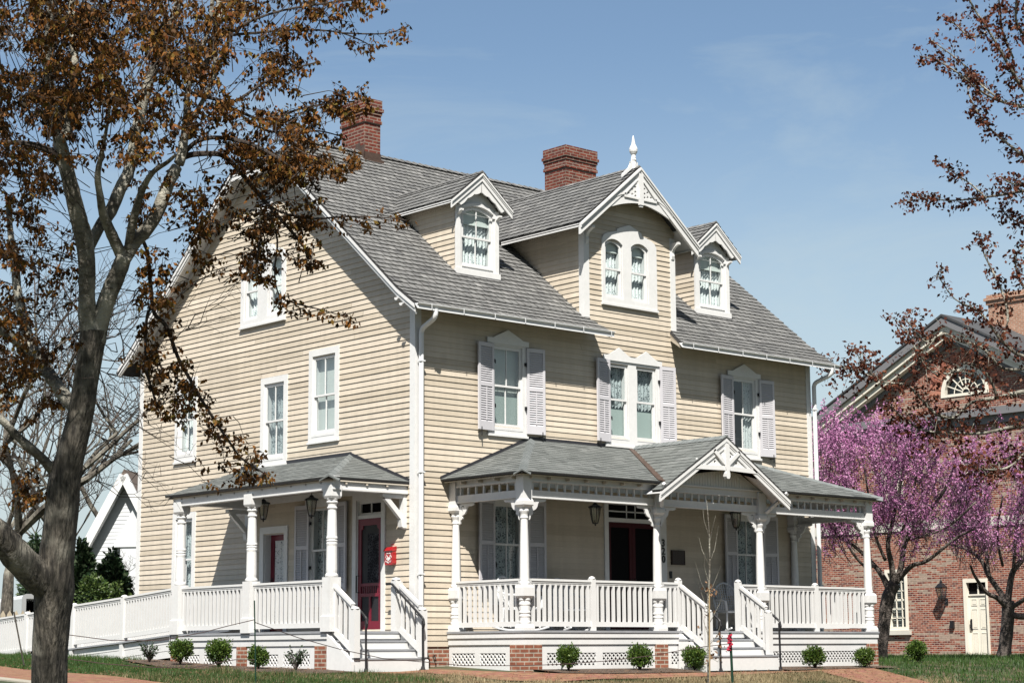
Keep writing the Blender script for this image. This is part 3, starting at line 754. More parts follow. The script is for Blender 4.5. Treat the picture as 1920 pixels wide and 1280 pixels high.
def dormer(c, yf=.875):
    MD = FR((0,yf,0),'front'); hw = .54; zb = zr(yf)-.02
    mb = MB()
    siding(mb, FR((c-hw,0,0),'left'), zb-.35, 8.80, lambda v: [(-(.05+(v-6.7)/RS+.15), -yf)] if v > zr(yf)-.1 else [(-yf-.02,-yf)])
    mb.cut()
    siding(mb, FR((c+hw,0,0),'right'), zb-.35, 8.80, lambda v: [(yf, (.05+(v-6.7)/RS+.15))] if v > zr(yf)-.1 else [(yf,yf+.02)])
    d = mb.build('dormer', M['siding'], HOUSE)
    fb = MB()
    o = arch(c-.395,c+.395,7.515,8.73,.11)
    fb.prism([(c-hw,zb-.02),(c+hw,zb-.02),(c+hw,8.70),(c,9.17),(c-hw,8.70)], -.04, .02, MD, 0, [o])
    # pilaster strips and a raised arched hood
    for s in (-1,1): fb.box((c+s*(hw-.05)-.05,zb,.021),(c+s*(hw-.05)+.05,8.7,.045),MD)
    fb.box((c-hw-.02,zb-.03,.0),(c+hw+.02,zb+.09,.07),MD)
    h1 = arch(c-.45,c+.45,8.55,8.80,.13)
    fb.prism(h1, .021, .05, MD, 0, [arch(c-.398,c+.398,8.552,8.735,.11)])
    fb.build('dormer_front', M['white'], d)
    window(d, MD, c-.395, c+.395, 7.515, 8.73, rise=.11, meet=8.11, curtain='lace', shadefrac=.28, cas=False, level='sub', name='window_frame')
    za, zl, ro = 9.40, 8.76, .775
    gable_roof(c, ro, yf-.19, za, zl).build('dormer_roof', [M['slate'], M['slatebase']], d)
    tb = MB(); MB_ = FR((0,yf-.16,0),'front'); sl = (za-zl)/ro
    for s in (-1,1):
        def q(t0, t1, w0, w1):
            tb.prism([(c, za-.03-t0*1.29),(c+s*ro, zl-.03-t0*1.29),(c+s*ro, zl-.03-t1*1.29),(c, za-.03-t1*1.29)], w0, w1, MB_)
        q(0,.055,.0,.035); q(.055,.12,-.01,.022); q(.0,.03,.035,.05)
        # scalloped inner trim
        pts = [(c, za-.03-.155)]
        for i in range(13):
            t = i/12; x = c+s*(.02+t*.50); base = 8.99-.10*t-.22*t*t
            pts.append((x, base-.022*abs(math.sin(t*math.pi*3))))
        pts += [(c+s*.60, za-.03-.155-sl*.60)]
        tb.prism(pts, -.03, .0, MB_)
        console(tb, MD, c+s*(hw-.05), 8.36, .8)
        # soffit of the little eave
        strip(tb, (c+s*ro,yf-.15,zl-.04),(c+s*hw,yf-.15,zl-.04+sl*(ro-hw)),(c+s*hw,2.4,zl-.04+sl*(ro-hw)),(c+s*ro,2.4,zl-.04), .02)
        tb.box((min(c+s*ro,c+s*(ro-.02)),yf-.15,zl-.08),(max(c+s*ro,c+s*(ro-.02)),2.4,zl-.02))
    tb.build('barge_board', M['white'], d)
    vb = MB()
    for s in (-1,1):                                # dark valley flashing at the foot of the dormer roof
        x = c+s*(ro+.02); y = .05+(zl-6.7)/RS; vb.cut()
        strip(vb, (x-.07,y+.02,zr(y+.02)+.018),(x+.07,y+.02,zr(y+.02)+.018),(x+.07,y+.30,zr(y+.3)+.018),(x-.07,y+.30,zr(y+.3)+.018),.01)
    vb.cut(); strip(vb, (c-hw-.06,yf-.16,zr(yf-.16)+.018),(c+hw+.06,yf-.16,zr(yf-.16)+.018),(c+hw+.06,yf,zr(yf)+.022),(c-hw-.06,yf,zr(yf)+.022),.008)
    vb.build('valley_flashing', M['slatebase'], d)
dormer(2.22); dormer(8.93)

# --- cross gable
cb = MB()
c, hw, za, zl, ro, yf = 5.535, 1.285, 9.865, 8.485, 1.685, -.30
siding(cb, FR((4.25,0,0),'left'), 6.6, 8.62, lambda v: [(-(.05+(v-6.7)/RS+.15), 0.)])
cb.cut()
siding(cb, FR((6.82,0,0),'right'), 6.6, 8.62, lambda v: [(0., (.05+(v-6.7)/RS+.15))])
XG = cb.build('cross_gable', M['siding'], HOUSE)
gable_roof(c, ro, yf-.02, za, zl).build('cross_gable_roof', [M['slate'], M['slatebase']], XG)
tb = MB(); MG = FR((0,yf,0),'front'); sl = (za-zl)/ro; ct = math.sqrt(1+sl*sl)
def star(u, v, r=.040):
    p = []
    for k in range(8):
        a = math.pi/4*k+.3; q = r if k % 2 == 0 else r*.42; p.append((u+q*math.cos(a), v+q*math.sin(a)))
    return p
# pierced board filling the head of the gable, its lower edge an arch
lowr = []
for i in range(25):
    t = -1+2*i/24; x = abs(t)*1.30
    lowr.append((c+t*1.30, 9.10-.06*x-.33*x*x*.62-.05*max(0,x-.9)))
fill = [(c, za-.10)]+[(c-1.40, za-.10-sl*1.40)]+lowr+[(c+1.40, za-.10-sl*1.40)]
holes = [star(c+s*a, b) for s in (-1,1) for a, b in ((.13,9.42),(.13,9.32),(.22,9.36),(.32,9.27),(.13,9.24),(.22,9.26),(.14,9.52),(.52,9.16),(.64,9.12),(.76,9.02))]
tb.prism(fill, -.015, .02, MG, 0, holes)
for s in (-1,1):
    def q(t0, t1, w0, w1): tb.prism([(c, za-.03-t0*ct),(c+s*ro, zl-.03-t0*ct),(c+s*ro, zl-.03-t1*ct),(c, za-.03-t1*ct)], w0, w1, MG)
    q(0,.07,.0,.06); q(.07,.17,-.02,.035); q(.0,.035,.06,.08)
    # raised curved ribs on the pierced board
    prev = None
    for i in range(9):
        t = i/8; p = V((c+s*(.42+.52*t), 9.24-.05*t-.22*t*t, .03))
        if prev: tb.bar(prev, p, .035, .03, (0,0,1), MG)
        prev = p
    tb.bar((c+s*.1,9.56,.03),(c+s*.46,9.22,.03),.03,.03,(0,0,1),MG); tb.bar((c+s*.07,9.19,.03),(c+s*.46,9.19,.03),.045,.03,(0,0,1),MG)
    prev = None
    for a, b in [(lowr[i], lowr[i+1]) for i in range(24)]: pass
    console(tb, MF, c+s*(hw-.06), 8.14, 1.15)
    strip(tb, (c+s*ro,yf+.02,zl-.05),(c+s*hw,yf+.02,zl-.05+sl*(ro-hw)),(c+s*hw,2.0,zl-.05+sl*(ro-hw)),(c+s*ro,2.0,zl-.05), .02)
    tb.box((min(c+s*ro,c+s*(ro-.02)),yf+.02,zl-.10),(max(c+s*ro,c+s*(ro-.02)),2.0,zl-.03))
tb.box((c-.055,9.06,.021),(c+.055,za-.16,.075),MG); tb.box((c-.04,9.02,.021),(c+.04,9.06,.06),MG)
tb.build('bargeboard_fretwork', M['white'], XG)
fb = MB()
fb.lathe([(.05,0),(.055,.10),(.045,.16),(.062,.185),(.045,.21),(.05,.24),(.042,.29),(.06,.315),(.083,.36),(.088,.41),(.07,.46),(.048,.50),(.035,.56),(.022,.64),(.006,.70)], 12, Matrix.Translation((5.47,-.22,9.82)))
fb.prism([(-.02,-.02),(.34,-.30),(.34,-.24),(.16,-.08),(.10,.02),(.11,.06),(.06,.08),(.05,.16),(0,.20)], -.02, .02, FR((5.47,-.22,9.90),'front') @ Matrix.Rotation(math.pi,4,'Y'))
fb.prism([(-.02,-.02),(.28,-.22),(.16,-.08),(.10,.02),(.11,.06),(.06,.08),(.05,.16),(0,.20)], -.02, .02, FR((5.47,-.22,9.90),'front'))
fb.build('finial', M['white'], XG)
vb = MB()
for s in (-1,1):
    x = c+s*(ro+.02); y = .05+(zl-6.7)/RS; vb.cut()
    strip(vb, (x-.07,y+.02,zr(y+.02)+.018),(x+.07,y+.02,zr(y+.02)+.018),(x+.07,y+.30,zr(y+.3)+.018),(x-.07,y+.30,zr(y+.3)+.018),.01)
vb.build('valley_flashing', M['slatebase'], XG)
# ------------------------------------------------------------------ porches
def T(x, y, z): return Matrix.Translation((x, y, z))
def railing(parent, a, b, top=.885, low=.07, sp=.134, name='railing', bal=.047, mb=None, ends=(.05,.05), mesh_mat='rail'):
    """a, b: floor points between two posts; balusters stay upright on a slope"""
    own = mb is None
    mb = mb or MB()
    a = V(a); b = V(b); d = b-a; h = V((d.x,d.y,0)); L = h.length; h.normalize(); up = V((0,0,1)); s = d.z/L
    def pt(x, z): return a+h*x+up*(s*x+z)
    e0, e1 = ends
    ct = math.sqrt(1+s*s)
    mb.bar(pt(e0,top-.02), pt(L-e1,top-.02), .085, .038*ct, up, tone=.5); mb.bar(pt(e0,top-.055), pt(L-e1,top-.055), .058, .036, up); mb.bar(pt(e0,top-.085), pt(L-e1,top-.085), .042, .035, up)
    mb.bar(pt(e0,low+.042), pt(L-e1,low+.042), .05, .085*ct, up)
    n = max(1, int(round((L-e0-e1)/sp))-0); st = (L-e0-e1)/n
    for i in range(n):
        x = e0+st*(i+.5)
        p = pt(x, low+.07); q = pt(x, top-.085)
        mb.bar(p, q, bal, bal, h)
    return mb.build(name, M[mesh_mat], parent) if own else None
def newel(parent, x, y, z0, z1, w=.095, name='newel_post'):
    mb = MB(); h = w/2
    mb.box((x-h,y-h,z0),(x+h,y+h,z1)); mb.lathe([(h*1.15,z1),(h*1.25,z1+.012),(h*1.1,z1+.028),(h*.6,z1+.045),(.004,z1+.052)], 12, T(x,y,0))
    return mb.build(name, M['rail'], parent)
def lattice(mb, M_, u0, u1, v0, v1, sp=.098, w=.027, d=.0):
    for dirn, dd in ((1, d), (-1, d+.008)):
        k = -(v1-v0) if True else 0
        u = u0-(v1-v0)
        while u < u1+(v1-v0):
            # centre line (u,v0)->(u+H,v1) or mirrored
            H = v1-v0
            def at(t): return (u+H*t, v0+H*t) if dirn > 0 else (u+H*(1-t), v0+H*t)
            hw = w/2*1.414
            quad = [(at(0)[0]-hw,v0),(at(0)[0]+hw,v0),(at(1)[0]+hw,v1),(at(1)[0]-hw,v1)]
            c = clip_poly(quad, rect(u0,u1,v0,v1))
            if len(c) >= 3:
                k = len(c); mb.add([(p[0],p[1],dd+.008) for p in c]+[(p[0],p[1],dd) for p in c], [tuple(range(k)), tuple(range(k,2*k))[::-1]]+[(j,(j+1)%k,k+(j+1)%k,k+j)[::-1] for j in range(k)], M_)
            u += sp
def frieze(parent, a, b, zt=3.15, zb=3.005, zl=2.87, sp=.19, name='spindle_frieze', plate=3.29):
    mb = MB(); a = V(a); b = V(b); d = (b-a); L = d.length; d.normalize()
    def pt(x, z): return V((a.x+d.x*x, a.y+d.y*x, z))
    mb.bar(pt(0,(zt+plate)/2), pt(L,(zt+plate)/2), .11, plate-zt, (0,0,1)); mb.bar(pt(0,zt+.012), pt(L,zt+.012), .135, .03, (0,0,1))
    mb.bar(pt(0,(zl+zb)/2+.01), pt(L,(zl+zb)/2+.01), .085, zb-zl-.02, (0,0,1)); mb.bar(pt(0,zl+.012), pt(L,zl+.012), .105, .024, (0,0,1))
    n = int(L/sp)
    for i in range(n):
        x = (i+.5)*L/n; mb.bar(pt(x,zb-.01), pt(x,zt+.005), .034, .034, d)
    return mb.build(name, M['white'], parent)
def bracket_profile():
    p = [(0,0),(.40,0),(.405,-.035),(.36,-.055)]
    p += [(.34-.02*i-.003*(i%2), -.052-.008*(i%2)) for i in range(4)]
    p += [(.245,-.055),(.215,-.085),(.20,-.14),(.165,-.185),(.125,-.205),(.095,-.215),(.085,-.235),(.10,-.26),(.085,-.285),(.055,-.29),(.04,-.31),(.03,-.36),(0,-.38)]
    return p
def porch_post(parent, x, y, z0=.597, zt=3.25, half=False, dirs=((1,0),(-1,0)), brackets=True):
    mb = MB()
    def blk(a, b, w, w2=None, oct_=False):
        w2 = w2 or w; k = .7071
        mb.lathe([(w*k,a),(w2*k,b)], 4, T(x,y,0), ph=.5)
    def turn(pr): mb.lathe([(r, z0+z) for r, z in pr], 16, T(x,y,0))
    blk(z0, z0+.05, .245); blk(z0+.05, z0+.11, .245, .20)
    turn([(.092,.10),(.10,.12),(.10,.15),(.092,.165),(.092,.22),(.10,.235),(.10,.255),(.090,.268),(.090,.283),(.10,.296),(.10,.315),(.092,.33),(.092,.42),(.10,.435),(.10,.46),(.090,.475),(.09,.50),(.10,.515),(.1,.545)])
    blk(z0+.545, z0+.585, .185, .235); blk(z0+.585, z0+.735, .235); blk(z0+.735, z0+.775, .235, .175)
    turn([(.088,.77),(.094,.79),(.094,.815),(.085,.83),(.086,.86),(.083,.90),(.079,1.25),(.071,1.6),(.063,1.86),(.062,1.90),(.073,1.915),(.073,1.93),(.064,1.945),(.066,1.98),(.082,2.02),(.088,2.035),(.088,2.055),(.078,2.065),(.078,2.075),(.086,2.09),(.086,2.11)])
    blk(z0+2.105, z0+2.145, .17, .235); blk(z0+2.145, z0+2.21, .235); blk(z0+2.21, z0+2.25, .235, .20); blk(z0+2.25, zt, .20)
    o = mb.build('porch_post', M['white'], parent)
    if brackets:
        for dx, dy in dirs:
            bb = MB(); X = Matrix(((dx,0,-dy,x+dx*.1),(dy,0,dx,y+dy*.1),(0,1,0,2.866),(0,0,0,1)))
            circ = [(.11+.045*math.cos(t), -.095+.045*math.sin(t)) for t in [math.pi*2*i/10 for i in range(10)]]
            slot = [(.11+.05*math.cos(t), -.09+.05*math.sin(t)) for t in [math.pi*(.15+1.35*i/8) for i in range(9)]]+[(.11+.035*math.cos(t), -.09+.035*math.sin(t)) for t in [math.pi*(1.5-1.35*i/8) for i in range(9)]]
            bb.prism(bracket_profile(), -.017, .017, X, 0, [slot])
            bb.build('bracket', M['white'], o)
    return o
def deck_steps(parent, pts, z0): pass

# --- front porch
ZD = .597; YF = -2.07; XA, XB = .72, 10.52; YP = -1.94
mb = MB(); mb.box((XA,YF,ZD-.035),(XB,-.02,ZD))
y = YF+.1
PORCH = mb.build('porch_deck', M['deck'], HOUSE)
mb = MB()
def skirt(mb, z1, z0, o): 
    mb.box((XA+o,YF+o,z0),(XB-o,YF+o+.03,z1)); mb.box((XA+o,YF+o+.03,z0),(XA+o+.03,-.02,z1)); mb.box((XB-o-.03,YF+o+.03,z0),(XB-o,-.02,z1))
skirt(mb, ZD-.035, .475, .014); skirt(mb, .475, .36, .034)
mb.build('porch_fascia', M['white'], HOUSE)
# lattice frames and brick piers under the porch
zg0 = -.26
YL = YF+.055
mb = MB(); lt = MB(); MP = FR((0,YL,0),'front')
spans = [(1.17,3.97,[(1.30,2.48),(2.64,3.88)]),(4.30,4.66,[(4.40,4.62)]),(6.62,10.13,[(6.72,8.22),(8.36,9.88)])]
for a, b, op in spans:
    mb.cut(); mb.prism(rect(a,b,zg0,.36), -.03, .0, MP, 0, [rect(p,q,.0,.215) for p, q in op])
    for p, q in op: lt.cut(); lattice(lt, MP, p, q, .0, .215, d=-.022)
MQ = FR((XA+.055,0,0),'left'); mb.cut()
mb.prism(rect(.02,1.66,zg0,.36), -.03, .0, MQ, 0, [rect(.10,.72,.0,.215),rect(.86,1.54,.0,.215)])
for p, q in ((.10,.72),(.86,1.54)): lt.cut(); lattice(lt, MQ, p, q, .0, .215, d=-.022)
mb.cut(); mb.prism(rect(.02,1.94,zg0,.36), -.03, .0, FR((XB-.055,0,0),'right') @ T(-1.94,0,0), 0)
sk = mb.build('lattice_frame', M['white'], HOUSE); lt.build('lattice', M['white'], sk)
mb = MB()
mb.box((XA+.03,YF+.03,-.5),(1.165,-1.67,.36)); mb.cut(); mb.box((3.975,YF+.03,-.5),(4.295,YF+.4,.36)); mb.cut(); mb.box((10.135,YF+.03,-.5),(XB-.03,YF+.4,.36))
mb.build('brick_pier', M['brick'], HOUSE)
# near-black boards added to stand for the shade beneath the porch
mb = MB(); mb.box((XA+.22,YF+.22,-.4),(XB-.22,YF+.26,.33)); mb.box((XA+.22,YF+.26,-.4),(XA+.26,-.05,.33)); mb.build('crawlspace_shade_board', M['room'], HOUSE)
PX = (.86, 4.15, 7.02, 10.37)
for i, x in enumerate(PX):
    dr = [(1,0)] if i == 0 else ([(-1,0)] if i == 3 else [(1,0),(-1,0)])
    if i in (0,3): dr.append((0,1))
    porch_post(HOUSE, x, YP, dirs=dr)
porch_post(HOUSE, PX[0]+.02, -.09, dirs=[(0,-1)]); porch_post(HOUSE, 10.28, -.09, dirs=[(0,-1)])
for a, b in zip(PX, PX[1:]): frieze(HOUSE, (a+.1,YP,0), (b-.1,YP,0))
frieze(HOUSE, (PX[0],YP+.1,0), (PX[0],-.15,0)); frieze(HOUSE, (PX[3],YP+.1,0), (PX[3],-.15,0))
NW = (2.47, 4.70, 6.36, 8.66)
for x, k in zip(NW, (0,1,1,0)): newel(HOUSE, x, YP, ZD, 1.50 if not k else 1.52, .10)
for a, b in ((PX[0]+.08,NW[0]),(NW[0],PX[1]-.08),(PX[1]+.08,NW[1]),(NW[2],PX[2]-.08),(PX[2]+.08,NW[3]),(NW[3],PX[3]-.08)): railing(HOUSE, (a,YP,ZD), (b,YP,ZD))
railing(HOUSE, (PX[0],YP+.08,ZD), (PX[0],-.1,ZD)); railing(HOUSE, (PX[3],YP+.08,ZD), (PX[3],-.1,ZD))
# steps of the front porch
def steps(parent, x0, x1, y0, run, n, ztop, rise, axis):
    mb = MB(); tb = MB()
    for i in range(1, n+1):
        z = ztop-rise*i; y = y0-run*i
        tb.box((x0-.04,y-.014,z-.026),(x1+.04,y+run+.01,z)); mb.box((x0,y,z-rise-(.12 if i == n else 0)),(x1,y+run,z-.026))
    o = mb.build('step_riser', M['white'], parent); tb.build('step_tread', M['deck'], parent); return o
steps(HOUSE, 4.60, 6.50, YF-.0, .235, 3, ZD, .15, 0)
for x in (4.70, 6.36):
    newel(HOUSE, x, -2.68, .155, .93, .10)
    railing(HOUSE, (x,YP,ZD), (x,-2.68,.13), ends=(.06,.05))
    mb = MB(); mb.prism([(2.04,.56),(2.75,.10),(2.75,-.2),(2.04,-.2)], -.03, .03, FR((x+(.10 if x > 5 else -.10),0,0),'left')); mb.build('stair_stringer', M['white'], HOUSE)
# porch roof
E0, EY, PZ0, PS = .58, -2.2, 3.30, .395
def zp(y): return PZ0+PS*(y-EY)
rb = MB(); EX = 10.62
shingles(rb, [[(E0,EY,zp(EY)),(4.05,EY,zp(EY)),(5.50,0,zp(0)),(2.78,0,zp(0))],[(7.11,EY,zp(EY)),(EX,EY,zp(EY)),(EX-2.2,0,zp(0)),(5.66,0,zp(0))]], .135, .30, .010, gap=.0, lumpy=True, org=(E0,EY,PZ0), slab=.035)
shingles(rb, [[(E0,EY,zp(EY)),(2.78,0,zp(0)),(E0,0,zp(EY))]], .135, .30, .010, gap=0, lumpy=True, slab=.035)
shingles(rb, [[(EX,EY,zp(EY)),(EX-2.2,0,zp(0)),(EX,0,zp(EY))]], .135, .30, .010, gap=0, lumpy=True, slab=.035)
PR = rb.build('porch_roof', [M['asphalt'], M['slatebase']], HOUSE)
# entrance gable
gc, gz, gt, gw, gy = 5.58, 4.215, 3.12, 1.81, -2.44
gs = (gz-gt)/gw
rb2 = MB()
for s in (-1,1):
    shingles(rb2, [[(gc+s*gw,gy,gt),(gc,gy,gz),(gc,EY,gz),(gc+s*gw,EY,gt)],[(gc+s*1.53,EY,PZ0),(gc,EY,gz),(gc,0,gz),(gc+s*.09,0,gz-.05)]], .135, .30, .010, gap=0, lumpy=True, org=(gc+s*gw,gy,gt), slab=.03)
GR = rb2.build('entrance_gable_roof', [M['asphalt'], M['slatebase']], HOUSE)
cb = MB()
hip_caps(cb, (E0,EY,zp(EY)+.01), (2.78,-.02,zp(0)+.01), .30, .135, .012); cb.cut(); hip_caps(cb, (EX,EY,zp(EY)+.01), (EX-2.2,-.02,zp(0)+.01), .30, .135, .012); cb.cut(); hip_caps(cb, (gc,gy,gz+.005), (gc,0,gz+.005), .26, .135, .012)
cb.build('hip_cap', M['ridge'], PR)
fb = MB()
fb.box((2.70,-.03,zp(0)-.02),(5.45,.0,zp(0)+.055)); fb.cut(); fb.box((5.70,-.03,zp(0)-.02),(8.50,.0,zp(0)+.055))
for a, b in (((E0,-.012,PZ0+.02),(2.78,-.012,zp(0)+.03)),((EX,-.012,PZ0+.02),(EX-2.2,-.012,zp(0)+.03))): fb.cut(); fb.bar(a, b, .03, .07, (0,0,1))
fb.build('flashing', M['flash'], PR)
vb = MB()
for s in (-1,1):
    vb.cut(); a = V((gc+s*1.56,EY-.03,PZ0+.012)); b = V((gc+s*.09,-.02,zp(0)+.012)); vb.bar(a, b, .15, .016, (0,-.35,1))
vb.build('valley_flashing', M['copper'], PR)
sb = MB()
strip(sb, (E0+.07,EY+.07,PZ0-.040),(4.03,EY+.07,PZ0-.040),(4.03,YP,PZ0+.05),(PX[0],YP,PZ0+.05)); sb.cut(); strip(sb, (7.13,EY+.07,PZ0-.040),(EX-.07,EY+.07,PZ0-.040),(PX[3],YP,PZ0+.05),(7.13,YP,PZ0+.05)); sb.cut()
strip(sb, (E0+.07,EY+.07,PZ0-.040),(PX[0],YP,PZ0+.05),(PX[0],-.02,PZ0+.05),(E0+.07,-.02,PZ0-.045)); sb.cut(); strip(sb, (EX-.07,EY+.07,PZ0-.040),(PX[3],YP,PZ0+.05),(PX[3],-.02,PZ0+.05),(EX-.07,-.02,PZ0-.045))
sb.cut(); x = E0+.35
while x < EX:                                        # rafter tails
    if not 4.0 < x < 7.15: sb.cut(); sb.box((x-.02,EY+.10,PZ0-.105),(x+.02,YP,PZ0-.06))
    x += .45
y = EY+.4
while y < 0:
    sb.cut(); sb.box((E0+.10,y-.02,PZ0-.105),(PX[0],y+.02,PZ0-.06)); sb.cut(); sb.box((PX[3],y-.02,PZ0-.115),(EX-.10,y+.02,PZ0-.06)); y += .45
sb.build('eave_soffit', M['soffit'], PR)
mb = MB(); mb.box((PX[0]-.05,YP,3.285),(PX[3]+.05,-.02,3.30)); mb.build('porch_ceiling', M['ceil'], PR)
# gable front: boarded panel, barge boards, fretwork with a king post
MGp = FR((0,YP-.06,0),'front'); gb = MB()
x = PX[1]+.06
while x < PX[2]-.06:
    x2 = min(x+.075, PX[2]-.06); zt = lambda q: min(gz-.20-gs*abs(q-gc), 9)
    if min(zt(x), zt(x2)) > 3.31: gb.prism([(x+.004,3.29),(x2-.004,3.29),(x2-.004,zt(x2)),(x+.004,zt(x))], .0, .02, MGp, 0, tone=R.random())
    x = x2
gb.prism([(PX[1],3.29),(PX[2],3.29),(gc+.3,gz-.35),(gc-.3,gz-.35)], -.02, .001, MGp)
gb.box((PX[1]+.02,3.27,.0),(PX[2]-.02,3.30,.045), MGp)
PAN = gb.build('gable_panel', M['white'], GR)
tb = MB(); MT = FR((0,gy+.04,0),'front'); ct = math.sqrt(1+gs*gs)
for s in (-1,1):
    def q(t0, t1, w0, w1): tb.prism([(gc, gz-.035-t0*ct),(gc+s*gw, gt-.035-t0*ct),(gc+s*gw, gt-.035-t1*ct),(gc, gz-.035-t1*ct)], w0, w1, MT)
    q(0,.05,.0,.045); q(.05,.085,-.01,.03); q(.085,.15,-.02,.02)
    strip(tb, (gc+s*gw,gy+.04,gt-.045),(gc,gy+.04,gz-.045),(gc,YP-.05,gz-.045),(gc+s*gw,YP-.05,gt-.045), .015)
    hs = []
    for k in range(5):
        u0 = gc+s*(.30+.16*k); v0 = 3.685+.012*(k%2)
        if k < 4: hs.append([(u0+.03*math.cos(t), v0+.045+.028*math.sin(t)) for t in [2*math.pi*i/8 for i in range(8)]])
    hs += [[(gc+s*a+.028*math.cos(t), b+.028*math.sin(t)) for t in [2*math.pi*i/8 for i in range(8)]] for a, b in ((.15,3.93),(.27,3.88),(.14,3.84))]
    tb.prism([(gc+s*.05,3.58),(gc+s*.82,3.58),(gc+s*.98,3.50),(gc+s*1.02,gz-.15-gs*1.02),(gc+s*.05,gz-.15-gs*.05)], -.02, .0, MT, 0, hs)
    tb.bar((gc+s*.03,3.62,.01),(gc+s*.86,3.60,.01),.085,.04,(0,0,1),MT)
    tb.bar((gc+s*.05,3.70,.02),(gc+s*.36,3.94,.02),.07,.05,(0,0,1),MT)
    # stay from the post up to the foot of the barge board
    px_ = PX[1] if s < 0 else PX[2]
    tb.bar((px_+s*.02,2.86,.0-.30),(px_+s*.30,3.24,.03),.06,.05,(0,0,1),MT)
    for k in range(4): tb.lathe([(.02,-.01),(.02,.01)],8, MT @ T(px_+s*(.06+.05*k),2.93+.07*k,-.22+.06*k) )
tb.prism([(gc-.055,3.46),(gc-.03,3.42),(gc+.03,3.42),(gc+.055,3.46),(gc+.055,3.52),(gc+.04,3.56),(gc+.06,3.64),(gc+.05,gz-.14),(gc-.05,gz-.14),(gc-.06,3.64),(gc-.04,3.56),(gc-.055,3.52)], -.02, .06, MT)
tb.build('gable_fretwork', M['white'], GR)

# --- front doors
db = MB()
db.prism(rect(4.69,6.42,.60,3.20), .0, .035, MF, 0, [rect(4.80,6.20,.60,3.09)])
db.prism(rect(4.80,6.20,.60,3.09), -.12, .001, MF, 0, [rect(4.825,6.175,.62,3.065)])
db.box((4.825,2.72,-.10),(6.175,2.80,.0),MF)
for u in (5.38,5.62): db.box((u-.012,2.80,-.07),(u+.012,3.065,-.045),MF)
db.box((4.825,2.92,-.07),(6.175,2.945,-.045),MF)
DOORF = db.build('door_frame', M['white'], HOUSE)
for a in (4.83, 5.503):
    b = a+.667; d = MB()
    d.prism(rect(a,b,.625,2.715), -.06, -.02, MF, 0, [rect(a+.08,b-.08,1.25,2.62),rect(a+.08,b-.08,.78,1.12)])
    o = d.build('door', M['deepred'], HOUSE)
    d = MB(); d.quad((a+.05,.7,-.045),(b-.05,.7,-.045),(b-.05,2.66,-.045),(a+.05,2.66,-.045),MF); d.build('screen', M['screen'], o)
    d = MB(); h = b-.045 if a < 5 else a+.045; d.tube([(h,1.62,-.02),(h,1.62,.03),(h,1.50,.03),(h,1.50,-.02)],.008,6,MF); d.build('handle', M['iron'], o)
d = MB(); d.quad((4.83,2.80,-.055),(6.17,2.80,-.055),(6.17,3.06,-.055),(4.83,3.06,-.055),MF); d.build('transom_pane', M['screen'], DOORF)
d = MB(); d.box((4.79,.6,-.5),(6.21,3.1,-.49),MF); d.build('room_dark_backing', M['room'], DOORF)

# --- side porch
SX, SY0, SY1 = -1.72, .22, 5.30; XS = -1.62
mb = MB(); mb.box((SX,SY0,ZD-.03),(-.02,SY1,ZD+.01)); mb.build('porch_deck', M['deck'], HOUSE)
mb = MB()
for z1, z0, o in ((ZD-.03,.475,.012),(.475,.36,.032)):
    mb.box((SX+o,SY0,z0),(SX+o+.03,SY1,z1)); mb.box((SX+o,SY0+o,z0),(-.02,SY0+o+.03,z1)); mb.box((SX+o,SY1-.05,z0),(-.02,SY1-.02,z1))
mb.build('porch_fascia', M['white'], HOUSE)
MSd = FR((SX+.05,0,0),'left'); mb = MB(); lt = MB()
for a, b, op in ((-5.28,-3.06,[(-5.1,-4.3),(-4.15,-3.2)]),(-2.72,-.66,[(-2.55,-1.75),(-1.6,-.80)])):
    mb.cut(); mb.prism(rect(a,b,-.3,.36), -.03, 0, MSd, 0, [rect(p,q,.02,.215) for p, q in op])
    for p, q in op: lt.cut(); lattice(lt, MSd, p, q, .02, .215, d=-.022)
sk = mb.build('lattice_frame', M['white'], HOUSE); lt.build('lattice', M['white'], sk)
mb = MB(); mb.box((SX+.03,.24,-.5),(SX+.42,.64,.36)); mb.cut(); mb.box((SX+.03,2.74,-.5),(SX+.42,3.04,.36)); mb.cut(); mb.box((SX+.03,5.0,-.5),(SX+.42,5.28,.36)); mb.build('brick_pier', M['brick'], HOUSE)
mb = MB(); mb.box((SX+.20,.66,-.3),(SX+.24,5.0,.33)); mb.build('crawlspace_shade_board', M['room'], HOUSE)  # near-black board added for the shade behind the lattice
def side_post(y):
    mb = MB(); k = .7071; x = XS
    def blk(a, b, w, w2=None): mb.lathe([(w*k,a),((w2 or w)*k,b)], 4, T(x,y,0), ph=.5)
    blk(ZD, ZD+.26, .27); blk(ZD+.26,ZD+.27,.27,.23); blk(ZD+.27, 1.52, .23)
    mb.lathe([(.10,1.52),(.115,1.535),(.115,1.56),(.10,1.575),(.094,1.59),(.098,1.64),(.092,2.05),(.10,2.09),(.10,2.105),(.09,2.115),(.09,2.125),(.10,2.135),(.10,2.15),(.09,2.16),(.09,2.17),(.1,2.18),(.1,2.195),(.091,2.22),(.082,2.5),(.074,2.68),(.09,2.70),(.09,2.715),(.076,2.73),(.08,2.77),(.10,2.80),(.10,2.815),(.085,2.83),(.085,2.84),(.10,2.855),(.10,2.875)], 16, T(x,y,0))
    blk(2.87, 2.91, .20, .235); blk(2.91, 3.10, .235)
    return mb.build('porch_post', M['white'], HOUSE)
for y in (.26, 2.70, 5.10): side_post(y)
mb = MB()
